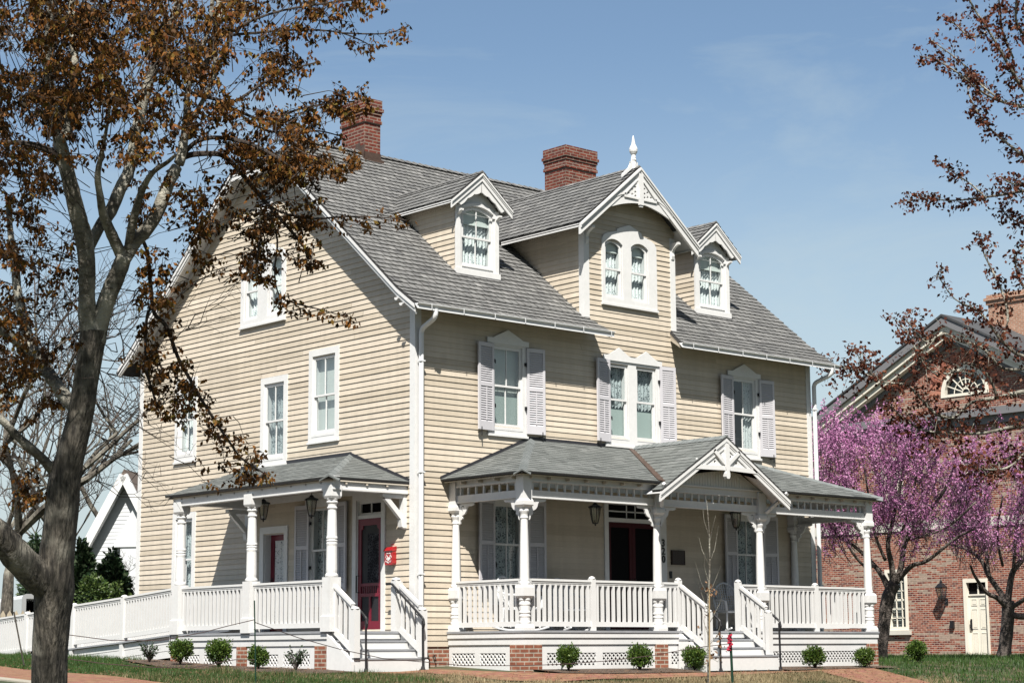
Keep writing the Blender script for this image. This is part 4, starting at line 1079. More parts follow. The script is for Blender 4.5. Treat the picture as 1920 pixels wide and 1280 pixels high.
mb.box((XS-.07,.14,3.05),(XS+.07,5.30,3.26)); mb.box((XS-.085,.12,3.02),(XS+.085,5.32,3.05)); mb.box((XS+.07,.19,3.05),(-.0,.33,3.26)); mb.box((XS+.085,.175,3.02),(-.0,.345,3.05)); mb.box((XS+.07,5.10,3.05),(0,5.24,3.26))
mb.box((-.05,.35,3.10),(-.0,5.10,3.22))
mb.build('porch_beam', M['white'], HOUSE)
def knee(y):
    mb = MB(); X = FR((0,y,0),'front')             # u = x
    mb.box((-.09,2.42,-.06),(-.0,3.03,.06),X); mb.box((-.50,2.94,-.05),(-.09,3.02,.05),X)
    mb.bar((-.46,2.95,0),(-.05,2.56,0),.09,.075,(0,0,1),X); mb.prism([(-.12,2.44),(-.0,2.40),(-.0,2.56),(-.14,2.56)],-.055,.055,X); mb.prism([(-.55,2.96),(-.40,2.96),(-.40,3.02),(-.55,3.02)],-.055,.055,X)
    return mb.build('knee_brace', M['white'], HOUSE)
knee(.27); knee(5.17)
for a, b in ((.36,2.60),(2.80,5.0)): railing(HOUSE, (XS,a,ZD), (XS,b,ZD), sp=.128, ends=(.0,.0))
SE, SZ0, SPs = -1.79, 3.235, .345
def zs(x): return SZ0+SPs*(x-SE)
rb = MB()
shingles(rb, [[(SE,.13,SZ0),(0,1.92,zs(0)),(0,5.45,zs(0)),(SE,5.45,SZ0)]], .135,.30,.010,gap=0,lumpy=True,slab=.04)
shingles(rb, [[(SE,.13,SZ0),(0,.13,SZ0),(0,1.92,zs(0))]], .135,.30,.010,gap=0,lumpy=True,slab=.04)
SR = rb.build('porch_roof', [M['asphalt'], M['slatebase']], HOUSE)
cb = MB(); hip_caps(cb, (SE-.03,.10,SZ0+.005), (-.02,1.90,zs(0)+.005), .34, .30, .014); cb.build('hip_cap', M['ridge'], SR)
fb = MB(); fb.box((-.03,1.86,zs(0)-.02),(0,5.5,zs(0)+.06)); fb.bar((-.012,.13,SZ0+.02),(-.012,1.92,zs(0)+.03),.03,.07,(0,0,1)); fb.build('flashing', M['flash'], SR)
sb = MB(); strip(sb, (SE+.07,.15,SZ0-.05),(SE+.07,5.43,SZ0-.05),(XS,5.43,SZ0+.0),(XS,.25,SZ0+.0)); strip(sb, (SE+.07,.15,SZ0-.05),(XS,.25,SZ0),(-.02,.25,SZ0),(-.02,.15,SZ0-.05))
y = .5
while y < 5.3: sb.box((SE+.10,y-.02,SZ0-.10),(XS,y+.02,SZ0-.055)); y += .45
x = SE+.4
while x < -.1: sb.box((x-.02,.16,SZ0-.11),(x+.02,.26,SZ0-.055)); x += .45
sb.prism([(SE+.03,SZ0-.05),(0,3.2),(0,zs(0)-.05)], -.03, 0, FR((0,5.40,0),'front'))
sb.build('eave_soffit', M['soffit'], SR)
mb = MB(); mb.box((XS,.3,3.235),(-.02,5.2,3.25)); mb.build('porch_ceiling', M['ceil'], SR)
# red screen door with transom
u0, u1 = -1.68, -.93
db = MB()
db.prism(rect(u0-.11,u1+.11,.60,3.10), 0, .035, ML, 0, [rect(u0,u1,.60,2.99)]); db.prism(rect(u0,u1,.6,2.99), -.12, .001, ML, 0, [rect(u0+.02,u1-.02,.62,2.97)])
db.box((u0+.02,2.655,-.08),(u1-.02,2.72,.0),ML); db.prism(rect(u0+.02,u1-.02,2.72,2.97),-.07,-.03,ML,0,[rect(u0+.07,u1-.07,2.76,2.93)]); db.box(((u0+u1)/2-.012,2.75,-.065),((u0+u1)/2+.012,2.94,-.035),ML)
DF2 = db.build('door_frame', M['white'], HOUSE)
d = MB(); d.quad((u0+.03,2.73,-.06),(u1-.03,2.73,-.06),(u1-.03,2.96,-.06),(u0+.03,2.96,-.06),ML); d.quad((u0-.02,.6,-.3),(u1+.02,.6,-.3),(u1+.02,3,-.3),(u0-.02,3,-.3),ML); d.build('transom_pane', M['screen'], DF2)
d = MB(); a, b = u0+.022, u1-.022
op = [(a+.09,1.48),(b-.09,1.48),(b-.09,2.45),(b-.13,2.47),(b-.15,2.53),(a+.15,2.53),(a+.13,2.47),(a+.09,2.45)]
d.prism(rect(a,b,.63,2.652), -.045, -.008, ML, 0, [op, rect(a+.09,b-.09,1.30,1.43), rect(a+.09,(a+b)/2-.025,.80,1.24), rect((a+b)/2+.025,b-.09,.80,1.24)])
for i in range(8): d.box((a+.12+i*.062,1.29,-.035),(a+.145+i*.062,1.44,-.018),ML)
SD = d.build('screen_door', M['red'], HOUSE)
d = MB(); d.quad((a+.05,.7,-.03),(b-.05,.7,-.03),(b-.05,2.6,-.03),(a+.05,2.6,-.03),ML); d.build('screen', mat('door_screen_mesh', (.014,.014,.017), .6, noise=(2.,.4)), SD)
d = MB(); curtain_sheet(d, ML, a+.26, b-.06, 1.5, 2.38, -.028, .001, .05); d.build('door_curtain', lace_mat('screened_lace', (.085,.09,.10), (.018,.018,.022), 20., .5), SD)
d = MB(); d.tube([(a+.03,1.62,-.01),(a+.03,1.62,.05),(a+.03,1.32,.05),(a+.03,1.32,-.01)],.012,6,ML)
for v in (2.30,1.1): d.box((b-.005,v-.06,-.01),(b+.04,v+.06,.03),ML)
d.build('door_hardware', M['iron'], SD)
# recessed red door with a lace glass
u0, u1 = -4.66, -3.97
db = MB(); db.prism(rect(u0-.13,u1+.12,.60,2.66), 0, .035, ML, 0, [rect(u0,u1,.6,2.53)]); db.prism(rect(u0,u1,.6,2.53), -.19, .001, ML, 0, [rect(u0+.02,u1-.02,.62,2.51)]); DF3 = db.build('door_frame', M['white'], HOUSE)
d = MB(); d.prism(rect(u0+.02,u1-.02,.62,2.51), -.18, -.135, ML, 0, [rect(u0+.12,u1-.06,.85,2.40)]); RD = d.build('door', M['red'], HOUSE)
d = MB(); curtain_sheet(d, ML, u0+.11, u1-.05, .84, 2.41, -.162, .006, .06); d.build('door_curtain', M['lace'], RD)
d = MB(); d.lathe([(.01,0),(.03,.01),(.03,.03),(.0,.04)],8, ML @ T(u0+.08,1.58,-.135)); d.box((u0+.06,1.5,-.136),(u0+.10,1.68,-.128),ML); d.build('handle', M['iron'], RD)
# side steps
steps(HOUSE, -1.66, -.12, SY0+.0, .22, 3, ZD, .15, 0)
for x in (XS, -.16):
    newel(HOUSE, x, -.42, .155, .96, .12)
    if x > -1: newel(HOUSE, x, .32, ZD, 1.50, .13)
    railing(HOUSE, (x,.30,ZD), (x,-.42,.13), ends=(.10,.06))
    mb = MB(); mb.prism([(-.22,.56),(.48,.10),(.48,-.2),(-.22,-.2)], -.03, .03, FR((x+(-.09 if x < -1 else .06),0,0),'left')); mb.build('stair_stringer', M['white'], HOUSE)
mb = MB(); mb.bar((-.16,.36,1.44),(-.0,.36,1.44),.085,.06,(0,0,1)); mb.build('rail_return', M['rail'], HOUSE)
# ------------------------------------------------------------------ ramp along the side porch
RA = [(5.34,ZD),(7.15,.475),(9.15,.36),(11.15,.225),(13.2,.105)]
RAMP = thing('wheelchair_ramp', 'long white ramp with slatted railings sloping down from the side porch', 'ramp', (XS, 5.34, g(XS,9)))
mb = MB()
for (ya, za), (yb, zb) in zip(RA, RA[1:]):
    mb.bar((XS-.02,ya,za-.015),(XS-.02,yb,zb-.015),.10,.03,(0,0,1)); mb.bar((-.95,ya,za-.015),(-.95,yb,zb-.015),1.3,.028,(0,0,1))
mb.build('ramp_deck', M['deck'], RAMP)
mb = MB()
for (ya, za), (yb, zb) in zip(RA, RA[1:]):
    a, b = ya+.06, yb-.06
    for k in range(3):
        t = .04+.135*k
        mb.bar((XS,a,za-t-.06),(XS,b,zb-t-.06),.03-.004*k,.125,(0,0,1))
mb.build('ramp_side_boards', M['white'], RAMP)
for xo in (XS, -.30):
    for i, (ya, za) in enumerate(RA[1:]): newel(RAMP, xo, ya, g(xo,ya)-.2, za+.87, .115, 'ramp_post')
    for i, ((ya, za), (yb, zb)) in enumerate(zip(RA, RA[1:])): railing(RAMP, (xo,ya+(.0 if i else .0),za-.02), (xo,yb,zb-.02), top=.90, low=.09, sp=0.103, ends=(.03,.03))
mb = MB()
for (ya, za), (yb, zb) in zip(RA, RA[1:]): mb.bar((XS+.06,ya,za+.68),(XS+.06,yb,zb+.68),.04,.05,(0,0,1)); mb.bar((-.36,ya,za+.68),(-.36,yb,zb+.68),.04,.05,(0,0,1))
mb.build('ramp_handrail', M['rail'], RAMP)

# ------------------------------------------------------------------ things on the house
MAIL = thing('mailbox', 'bright red wall mailbox with white scroll ornament, hung beside the red screen door', 'mailbox', (0,.62,1.78))
mb = MB(); x = FR((0,.62,1.78),'left')
mb.prism([(-.115,.03),(-.10,.0),(.10,.0),(.115,.03),(.115,.27),(-.115,.27)], .012, .10, x); mb.build('mailbox_body', M['brightred'], MAIL)
mb = MB(); mb.prism([(.012,.265),(.112,.24),(.122,.255),(.085,.315),(.012,.335)], -.125, .125, x @ Matrix(((0,0,1,0),(0,1,0,0),(1,0,0,0),(0,0,0,1)))); mb.prism([(-.10,.27),(.10,.27),(.10,.345),(.085,.355),(.06,.35),(.045,.375),(.02,.385),(-.02,.385),(-.045,.375),(-.06,.35),(-.085,.355),(-.10,.345)], .0, .012, x); mb.build('mailbox_lid', M['brightred'], MAIL)
mb = MB()
for s in (-1,1):
    mb.tube([(s*(.05+.03*math.cos(t)*(1-t/9)), .13+.045*math.sin(t)*(1-t/12), 0.103) for t in [i*.45 for i in range(14)]], .006, 5, x)
    mb.tube([(0,.03,0.103),(s*.03,.06,0.103),(s*.06,.05,0.103),(s*.075,.08,0.103)], .006, 5, x); mb.tube([(0,.2,0.103),(s*.04,.21,0.103),(s*.06,.19,0.103)], .006, 5, x)
mb.lathe([(.0,0),(.035,.0),(.035,.006),(0,.007)], 14, x @ T(0,.105,.099)); mb.build('ornament', M['white'], MAIL)
def lantern(label, p, top):
    t = thing('porch_lantern', label, 'lantern', p, 'lanterns hung under the porches')
    mb = MB(); k = .78
    mb.lathe([(.012,.20),(.03,.195),(.035,.185),(.055,.16),(.125,.13),(.13,0.103),(.115,.113)],8)
    mb.lathe([(.05,-.19),(.06,-.185),(.05,-.17),(.012,-.165)],8); mb.lathe([(.012,-.19),(.02,-.20),(.012,-.225),(.0,-.235)],8)
    for i in range(6):
        a = math.pi/3*i; c, s = math.cos(a), math.sin(a)
        mb.tube([(.105*c,.105*s,.12),(.092*c,.092*s,0),(.07*c,.07*s,-.12),(.052*c,.052*s,-.175)],.007,5)
    mb.build('lantern_frame', M['iron'], t, local=True)
    mb = MB(); mb.lathe([(.055,-.165),(.066,-.12),(.085,0),(.096,.11)],6); mb.build('lantern_glass', glass_mat('lantern_pane', .12, (.75,.76,.74)) if 'lantern_pane' not in bpy.data.materials else bpy.data.materials['lantern_pane'], t, local=True)
    mb = MB(); h = top-p[2]; mb.tube([(0,0,.19),(0,0,h)],.007,5); mb.lathe([(.06,h-.03),(.065,h-.012),(.06,h)],12)
    z = .22
    while z < h-.05: mb.tube([(.012,0,z),(.0,.0,z+.02),(-.012,0,z)],.006,4); z += .05
    mb.build('lantern_stem', M['iron'], t, local=True)
for lab, p, top in (('black lantern above the rail near the small recessed red door of the side porch', on(494,955,x=-.85), 3.23), ('black lantern in front of the shuttered side porch window', on(584,948,x=-.85), 3.23),
                    ('black lantern left of the dark double front door', on(1116,962,y=-1.0), 3.28), ('black lantern before the porch window right of the front steps', on(1380,972,y=-1.0), 3.28)):
    lantern(lab, p, top)
# house number 320 on the door casing
num = thing('house_number', 'black house number 320 set vertically on the white casing of the front door', 'house number', (6.31,-.036,1.95))
for ch, z in (('3',2.285),('2',2.125),('0',1.965)):
    cu = bpy.data.curves.new('digit', 'FONT'); cu.body = ch; cu.size = .20; cu.extrude = .006; cu.align_x = 'CENTER'; cu.offset = .004
    o = bpy.data.objects.new('tmp', cu); COL.objects.link(o)
    bpy.context.view_layer.update()
    me = bpy.data.meshes.new_from_object(o.evaluated_get(bpy.context.evaluated_depsgraph_get())); bpy.data.objects.remove(o)
    me.name = 'digit'; me.materials.clear(); me.materials.append(M['iron']); me.transform(FR((6.31,-.046,z),'front'))
    link('digit', me, num)
mb = MB(); mb.box((6.55,-.045,1.93),(6.94,-.014,2.22)); pl = mb.build('wall_plaque', M['darkwood']); tag(pl, 'dark square plaque on the cream wall right of the front door', 'plaque')
mb = MB(); mb.prism(rect(6.56,6.93,1.94,2.21),.045,.052,MF,0,[rect(6.575,6.915,1.955,2.195)])
for i in range(6): mb.box((6.61+.01*(i%3),1.985+.034*i,.045),(6.88-.012*(i%2),1.997+.034*i,.048),MF)
mb.build('plaque_relief', mat('bronze_relief', (.05,.03,.022), .45, metal=.5), pl)
mb = MB(); mb.box((6.50,-.03,1.66),(6.57,-.012,1.80)); mb.box((6.515,-.036,1.70),(6.555,-.03,1.74)); db_ = mb.build('doorbell', M['iron']); tag(db_, 'small black doorbell plate below the plaque by the front door', 'doorbell')
def pipe_rail(label, x, ys, ye, zs_, ze_, side=1):
    t = thing('handrail', label, 'handrail', (x, ye, g(x,ye)), 'black pipe handrails at the porch steps')
    mb = MB()
    mb.tube([(x,ys+.16,zs_),(x,ys,zs_),(x,ye+.03,ze_+.03),(x,ye,ze_),(x,ye-.02,ze_-.08),(x,ye,ze_-.15)], .021, 8); mb.build('rail_pipe', M['iron'], t)
    mb = MB(); mb.tube([(x,ye+.02,ze_-.02),(x,ye+.01,g(x,ye)+.06)], .02, 8); mb.lathe([(.065,-.02),(.065,.012),(.04,.02),(.028,.07)], 10, T(x,ye+.01,g(x,ye)+.01)); mb.build('rail_post', M['iron'], t)
    mb = MB()
    for f in (.12,.75):
        y = ys+(ye-ys)*f; z = zs_+(ze_-zs_)*f; mb.tube([(x,y,z),(x,y,z-.05),(x+side*.06,y,z-.09)], .010, 6)
    mb.build('rail_bracket', M['iron'], t)
pipe_rail('bent black pipe handrail left of the side porch steps, its foot nearest the tall rod', -1.50, .30, -.58, 1.43, .80, -1)
pipe_rail('bent black pipe handrail against the corner downspout on the side porch steps', -.27, .30, -.58, 1.43, .80)
pipe_rail('black pipe handrail left on the front steps, behind the post with red ribbon', 4.83, YP, -2.84, 1.43, .76, -1)
pipe_rail('black pipe handrail standing right of the front steps before the lattice', 6.49, YP, -2.84, 1.43, .76, -1)
def rocking_chair(label, x, y, rz):
    t = thing('rocking_chair', label, 'chair', (x,y,ZD), 'white wicker chairs on the front porch', rz)
    mb = MB()                                       # facing -y
    n = 10
    out = [(.27*math.cos(math.pi*i/n), .62+.36*math.sin(math.pi*i/n)) for i in range(n+1)]
    def bk(u, v): return (u, .24+.28*(v-.42), v)
    mb.tube([bk(.25,.42)]+[bk(*p) for p in out]+[bk(-.25,.42)], .022, 6)
    for i in range(9):
        u = -.2+.05*i; mb.tube([bk(u,.44), bk(u,.62+.33*math.sqrt(max(0,1-(u/.27)**2)))], .009, 4)
    for i in range(9): v = .48+.05*i; mb.tube([bk(-.25,v),bk(.25,v)], .007, 4)
    mb.build('backrest', M['wicker'], t, local=True)
    mb = MB(); mb.prism([(-.26,-.24),(.26,-.24),(.25,.24),(-.25,.24)], .38, .425, FR((0,0,0),'up')); mb.tube([(-.27,-.25,.40),(.27,-.25,.40)], .025, 6); mb.build('seat', M['wicker'], t, local=True)
    for s in (-1,1):
        mb = MB(); mb.tube([bk(s*.25,.72),(s*.31,.10,.64),(s*.32,-.18,.63),(s*.30,-.26,.60),(s*.28,-.26,.42)], .024, 6)
        for i in range(5): mb.tube([(s*.29,-.18+.08*i,.63),(s*.265,-.18+.08*i,.41)], .007, 4)
        mb.build('armrest', M['wicker'], t, local=True)
        for yy in (-.22,.2):
            mb = MB(); mb.tube([(s*.26,yy,.40),(s*.27,yy*1.05,.06+.10*yy*yy)], .02, 6); mb.build('leg', M['wicker'], t, local=True)
        mb = MB(); mb.tube([(s*.27,-.42+.09*i,.02+.35*(-.42+.09*i+.02)**2) for i in range(12)], .018, 6); mb.build('rocker', M['wicker'], t, local=True)
rocking_chair('white wicker rocking chair behind the railing in front of the left shuttered porch window', 1.75, -.85, .25)
rocking_chair('white wicker rocking chair between the left porch window and the dark front door', 3.2, -.60, -.15)
rocking_chair('white wicker rocking chair at the head of the front steps under the right porch window', 7.55, -.75, -.35)
tb = thing('side_table', 'small white wicker table with arched legs at the head of the front steps', 'table', (8.35,-.62,ZD))
mb = MB(); mb.lathe([(.0,.60),(.26,.60),(.26,.64),(0,.64)],16); mb.build('tabletop', M['wicker'], tb, local=True)
for i in range(4):
    a = math.pi/4+math.pi/2*i; mb = MB(); mb.tube([(.2*math.cos(a),.2*math.sin(a),.6),(.17*math.cos(a),.17*math.sin(a),.3),(.22*math.cos(a),.22*math.sin(a),0)],.018,6); mb.build('leg', M['wicker'], tb, local=True)

# ------------------------------------------------------------------ ground
def axis(lo, hi, fine0, fine1, fs):
    a = []; x = fine0
    while x <= fine1+1e-6: a.append(x); x += fs
    s = fs; x = fine1
    while x < hi: s *= 1.35; x += s; a.append(min(x, hi))
    s = fs; x = fine0; b = []
    while x > lo: s *= 1.35; x -= s; b.append(max(x, lo))
    return sorted(set(b+a))
xs = axis(-900, 1200, -12, 16, .5); ys_ = axis(-60, 1400, -12, 12, .5)
def street_drop(x): return -.15 if x < -8.55 else 0.
def gz_(x, y): return g(x,y) + (-.16 if -11.6 < x < -8.6 else 0)
me = bpy.data.meshes.new('ground')
vs = [(x, y, gz_(x,y)) for y in ys_ for x in xs]; nx = len(xs)
me.from_pydata(vs, [], [(j*nx+i, j*nx+i+1, (j+1)*nx+i+1, (j+1)*nx+i) for j in range(len(ys_)-1) for i in range(nx-1)])
me.materials.append(M['ground']); tag(link('ground', me), None, None, kind='structure')
def sheet(name, left, right, m, dz=.02, nu=6, nl=None, kind='structure'):
    """ground-hugging strip between two polylines of equal length"""
    mb = MB(); rows = []
    pl = []
    for (a, b), (a2, b2) in zip(zip(left, right), list(zip(left, right))[1:]):
        n = max(1, int(max((V(a2)-V(a)).length, (V(b2)-V(b)).length)/.35))
        for i in range(n): t = i/n; pl.append((V(a).lerp(V(a2),t), V(b).lerp(V(b2),t)))
    pl.append((V(left[-1]), V(right[-1])))
    vs = []; nu = max(nu, int(max((a-b).length for a, b in pl)/.35))
    for a, b in pl:
        for j in range(nu+1):
            p = a.lerp(b, j/nu); vs.append((p.x, p.y, g(p.x,p.y)+dz))
    mb.add(vs, [(i*(nu+1)+j, i*(nu+1)+j+1, (i+1)*(nu+1)+j+1, (i+1)*(nu+1)+j) for i in range(len(pl)-1) for j in range(nu)])
    o = mb.build(name, m); tag(o, None, None, kind=kind); return o
# brick pavement along the side street, its kerb, the street
pa = [gh(u, v) for u, v in ((0,1250),(140,1259),(280,1278))]
def lawn_edge(y):
    (xa, ya), (xb, yb) = (pa[2].x, pa[2].y), (pa[0].x, pa[0].y); t = (y-ya)/(yb-ya); return xa+(xb-xa)*max(-.5,min(t,1.4))
ysn = [-12,-8,-5,-3,-1,1,3,5,8,12,20,40]
sheet('brick_pavement', [(-8.1,y) for y in ysn], [(lawn_edge(y),y) for y in ysn], M['paver'], .02)
mb = MB()
for a, b in zip(ysn, ysn[1:]):
    n = int((b-a)/.5) or 1
    for i in range(n):
        y0, y1 = a+(b-a)*i/n, a+(b-a)*(i+1)/n-.006
        mb.add([(-8.3,y0,g(-8.3,y0)-.2),(-8.1,y0,g(-8.3,y0)-.2),(-8.1,y0,g(-8.3,y0)+.03),(-8.3,y0,g(-8.3,y0)+.02),(-8.3,y1,g(-8.3,y1)-.2),(-8.1,y1,g(-8.3,y1)-.2),(-8.1,y1,g(-8.3,y1)+.03),(-8.3,y1,g(-8.3,y1)+.02)],
               [(0,1,2,3),(7,6,5,4),(3,2,6,7),(0,3,7,4),(1,5,6,2)])
tag(mb.build('kerb', M['kerb']), None, None, kind='structure')
sheet('street', [(-11.4,y) for y in (-14,-8,-4,0,4,8,14,40)], [(-8.31,y) for y in (-14,-8,-4,0,4,8,14,40)], M['street'], -.13)
# brick path round the porch and the walk to the corner
sheet('brick_path', [(-1.9,-.62),(-.1,-.62),(.35,-2.05),(.9,-2.75),(2.,-3.0),(4.4,-2.95),(6.9,-2.9),(9.2,-2.55)], [(-1.9,-1.05),(-.7,-1.2),(-.65,-3.1),(-.05,-3.75),(1.5,-3.9),(4.2,-3.6),(6.3,-3.15),(7.9,-3.0)], M['paver'], .022)
w1, w2, w3, w4 = gh(1510,1253), gh(1626,1251), gh(1742,1281), gh(1617,1281)
ex = lambda a, b: (b.x+(b.x-a.x)*.8, b.y+(b.y-a.y)*.8)
sheet('brick_path', [(w1.x,w1.y),(w4.x,w4.y),ex(w1,w4)], [(w2.x,w2.y),(w3.x,w3.y),ex(w2,w3)], M['paver'], .026)
sheet('mulch_bed', [(.95,-1.9),(2.0,-1.9),(4.3,-1.9)], [(.95,-2.78),(2.0,-3.02),(4.3,-2.97)], M['mulch'], .034)
sheet('mulch_bed', [(6.75,-1.9),(10.5,-1.9)], [(6.75,-2.85),(10.6,-2.5)], M['mulch'], .034)
sheet('mulch_bed', [(-1.6,6.0),(-1.6,3.),(-1.6,0.),(-1.7,-.6)], [(-2.3,6.0),(-3.1,3.),(-3.3,.4),(-2.9,-.8)], M['mulch'], .03)
sheet('mulch_bed', [(20.,5.2),(29.,5.2),(35,8)], [(18,8),(27,9),(34.6,16)], M['mulch'], .02)
# grass blades
def in_any(x, y):
    if x < lawn_edge(y)+.05: return True
    if .3 < x < 10.6 and y > -2.75-.3*(1 if x < 7 else 0): return True
    if -1.75 < x < .9 and y > -1.1: return True
    if -3.2+.12*max(0,y-2) < x < 0 and -.7 < y < 5.8: return True
    # path round the porch
    L = [(-1.9,-1.05),(-.7,-1.2),(-.65,-3.1),(-.05,-3.75),(1.5,-3.9),(4.2,-3.6),(6.3,-3.15),(7.9,-3.0)]
    for (xa, ya), (xb, yb) in zip(L, L[1:]):
        if min(xa,xb) <= x <= max(xa,xb)+.02 and y > ya+(yb-ya)*((x-xa)/(xb-xa) if abs(xb-xa) > .06 else .5)-.03 and x > -1.9: return True
    q = [(w1.x,w1.y),(w4.x,w4.y),ex(w1,w4),ex(w2,w3),(w3.x,w3.y),(w2.x,w2.y)]; ins = False; j = 5
    for i in range(6):
        if (q[i][1] > y) != (q[j][1] > y) and x < (q[j][0]-q[i][0])*(y-q[i][1])/(q[j][1]-q[i][1])+q[i][0]: ins = not ins
        j = i
    return ins
def blades(name, n, gen, m, hmin, hmax, wd, tonef):
    rng = np.random.default_rng(5); Vv = np.zeros((n*3,3)); tn = np.zeros(n); k = 0
    while k < n:
        x, y = gen()
        if in_any(x, y): continue
        z = g(x,y); a = R.random()*math.pi; h = R.uniform(hmin,hmax)*(1+1.1*max(0,mnoise.noise((x*1.7,y*1.7,9.))*2.2)); b = R.uniform(-.5,.5)*h; c = R.uniform(-.5,.5)*h; w = wd*R.uniform(.6,1.4)
        Vv[3*k] = (x-w*math.cos(a), y-w*math.sin(a), z-.005); Vv[3*k+1] = (x+w*math.cos(a), y+w*math.sin(a), z-.005); Vv[3*k+2] = (x+b, y+c, z+h)
        tn[k] = tonef(x,y); k += 1
    fast_mesh(name, Vv, 3, tn, m)
    return
def fast_mesh(name, Vv, k, tn, m, parent=None, top=False, smooth=False):
    n = len(Vv)//k; me = bpy.data.meshes.new(name); me.vertices.add(len(Vv)); me.vertices.foreach_set('co', np.asarray(Vv, dtype=np.float32).ravel())
    me.loops.add(len(Vv)); me.loops.foreach_set('vertex_index', np.arange(len(Vv), dtype=np.int32))
    me.polygons.add(n); me.polygons.foreach_set('loop_start', np.arange(0, len(Vv), k, dtype=np.int32)); me.polygons.foreach_set('loop_total', np.full(n, k, dtype=np.int32))
    me.update(); at = me.attributes.new('tone', 'FLOAT', 'FACE'); at.data.foreach_set('value', np.asarray(tn, dtype=np.float32)); me.materials.append(m); me.validate()
    o = bpy.data.objects.new(name, me); COL.objects.link(o)
    if parent is not None: o.parent = parent; o.matrix_parent_inverse = Matrix.Translation(-parent.location)
    return o
from mathutils import noise as mnoise
def gen_front():
    t = R.random()
    return R.uniform(-8, 8), R.uniform(-7.5, 1.0)
def gen_side(): return R.uniform(-7, -1.7), R.uniform(-3, 16)
def gen_right(): 
    return R.uniform(7, 34), R.uniform(-7, 14)
def dryf(x, y): return min(1, max(0, .5+.9*mnoise.noise((x*.55,y*.55,0))+.25*mnoise.noise((x*2.3,y*2.3,4))+R.gauss(0,.16)+(.14 if x > -1 else -.10)))
def green(x, y): return min(1, max(0, .5+.5*mnoise.noise((x*.5,y*.5,3))+R.gauss(0,.2)))
blades('grass', 60000, gen_front, M['grassdry'], .02, .06, .007, dryf)
blades('grass', 42000, gen_side, M['grassgreen'], .025, .075, .007, green)
blades('grass', 70000, gen_right, M['grassgreen'], .03, .09, .010, green)
for o in bpy.data.objects:
    if o.name.split('.')[0] == 'grass': o['kind'] = 'stuff'

# fallen leaves and bits on the lawn, beds and paths
Vv = []; tn = []
for i in range(2600):
    if R.random() < .6: x, y = R.uniform(-6,10), R.uniform(-6.5,-2.4)
    else: x, y = R.uniform(-6,-1.75), R.uniform(-2,8)
    z = g(x,y)+.04; a = R.random()*6.28; s_ = R.uniform(.012,.035); b = R.uniform(-.02,.02)
    c, d = math.cos(a)*s_, math.sin(a)*s_
    Vv += [(x-c,y-d,z),(x+d*.6,y-c*.6,z+.008+b*.3),(x+c,y+d,z+.01),(x-d*.6,y+c*.6,z+.012)]; tn.append(R.random())
o = fast_mesh('fallen_leaves', np.array(Vv), 4, tn, M['dryleaf']); o['kind'] = 'stuff'
# ------------------------------------------------------------------ low plants
def foliage(name, parent, m, pts, size, flat=.35, k=4, tone=None, wr=.32):
    """small folded leaves at the given points (numpy n x 3) with directions"""
    n = len(pts); Vv = np.zeros((n*4,3)); tn = np.zeros(n)
    for i, (p, d) in enumerate(pts):
        d = V(d).normalized(); a = d.orthogonal().normalized(); a = Matrix.Rotation(R.random()*6.283, 3, d) @ a
        s = size*R.uniform(.65,1.3); p = V(p)
        nrm = d.cross(a)
        Vv[4*i] = p; Vv[4*i+1] = p+d*s*.45+a*s*wr+nrm*s*.06; Vv[4*i+2] = p+d*s; Vv[4*i+3] = p+d*s*.45-a*s*wr+nrm*s*.06
        tn[i] = R.random() if tone is None else tone(p)
    return fast_mesh(name, Vv, 4, tn, m, None)
def make_bush(r, h, n, size, sparse=False):
    t = bpy.data.objects.new('bush', None); COL.objects.link(t); t.empty_display_size = .2
    pts = []; stems = MB()
    lob = [(V((R.uniform(-.5,.5)*r, R.uniform(-.5,.5)*r, h*R.uniform(.4,.75))), R.uniform(.42,.7)*r) for _ in range(9)]
    tips = []
    for i in range(n):
        if sparse:
            tips.append(None); continue
        c, q = R.choice(lob) if R.random() < .75 else (V((0,0,h*.5)), r*.82)
        d = V((R.gauss(0,1), R.gauss(0,1), R.gauss(.15,1))).normalized(); rr = q*(R.random()**.35)
        p = c+V((d.x*rr, d.y*rr, d.z*rr*.9))
        if p.z < .03: continue
        pts.append((p, d+V((R.gauss(0,.5),R.gauss(0,.5),R.gauss(.4,.5)))))
    ns = 26 if sparse else 34
    for i in range(ns):
        a = R.random()*6.283; e = R.uniform(.35,1.0); tip = V((math.cos(a)*r*e, math.sin(a)*r*e, h*R.uniform(.75,1.12)*(1-.25*e)))
        stems.tube([(0,0,0),tuple(tip*.5+V((0,0,.02))),tuple(tip)], [.008,.006,.003], 4)
        for j in range(14 if sparse else 16):
            f = R.uniform(.35 if sparse else .6,1.05); p = tip*f+V((R.gauss(0,.02),R.gauss(0,.02),R.gauss(0,.02))); pts.append((p, V((math.cos(a)+R.gauss(0,.7),math.sin(a)+R.gauss(0,.7),R.gauss(.7,.5)))))
    st = stems.build('stem', M['twig'], t, local=True)
    f = foliage('foliage', t, M['bush'] if not sparse else M['holly'], pts, size); f.parent = t
    return t
B1 = make_bush(.30, .60, 3200, .050); B2 = make_bush(.27, .52, 2700, .048); B3 = make_bush(.26, .50, 0, .055, True); B4 = make_bush(.32, .50, 3200, .05)
def bush(src, label, p, s, rz, used=set()):
    o = src if src.name not in used else copy_tree(src)
    used.add(src.name)
    o.location = (p.x, p.y, g(p.x,p.y)+.02); s *= .74*R.uniform(.92,1.1); o.scale = (s,s,s*R.uniform(.9,1.12)); o.rotation_euler = (0,0,rz)
    tag(o, label, 'bush', 'small shrubs planted round the porches')
bush(B3, 'thin sparse shrub in front of the ramp boards, leftmost of the row', on(280,1246,x=-2.25), 1.0, 0)
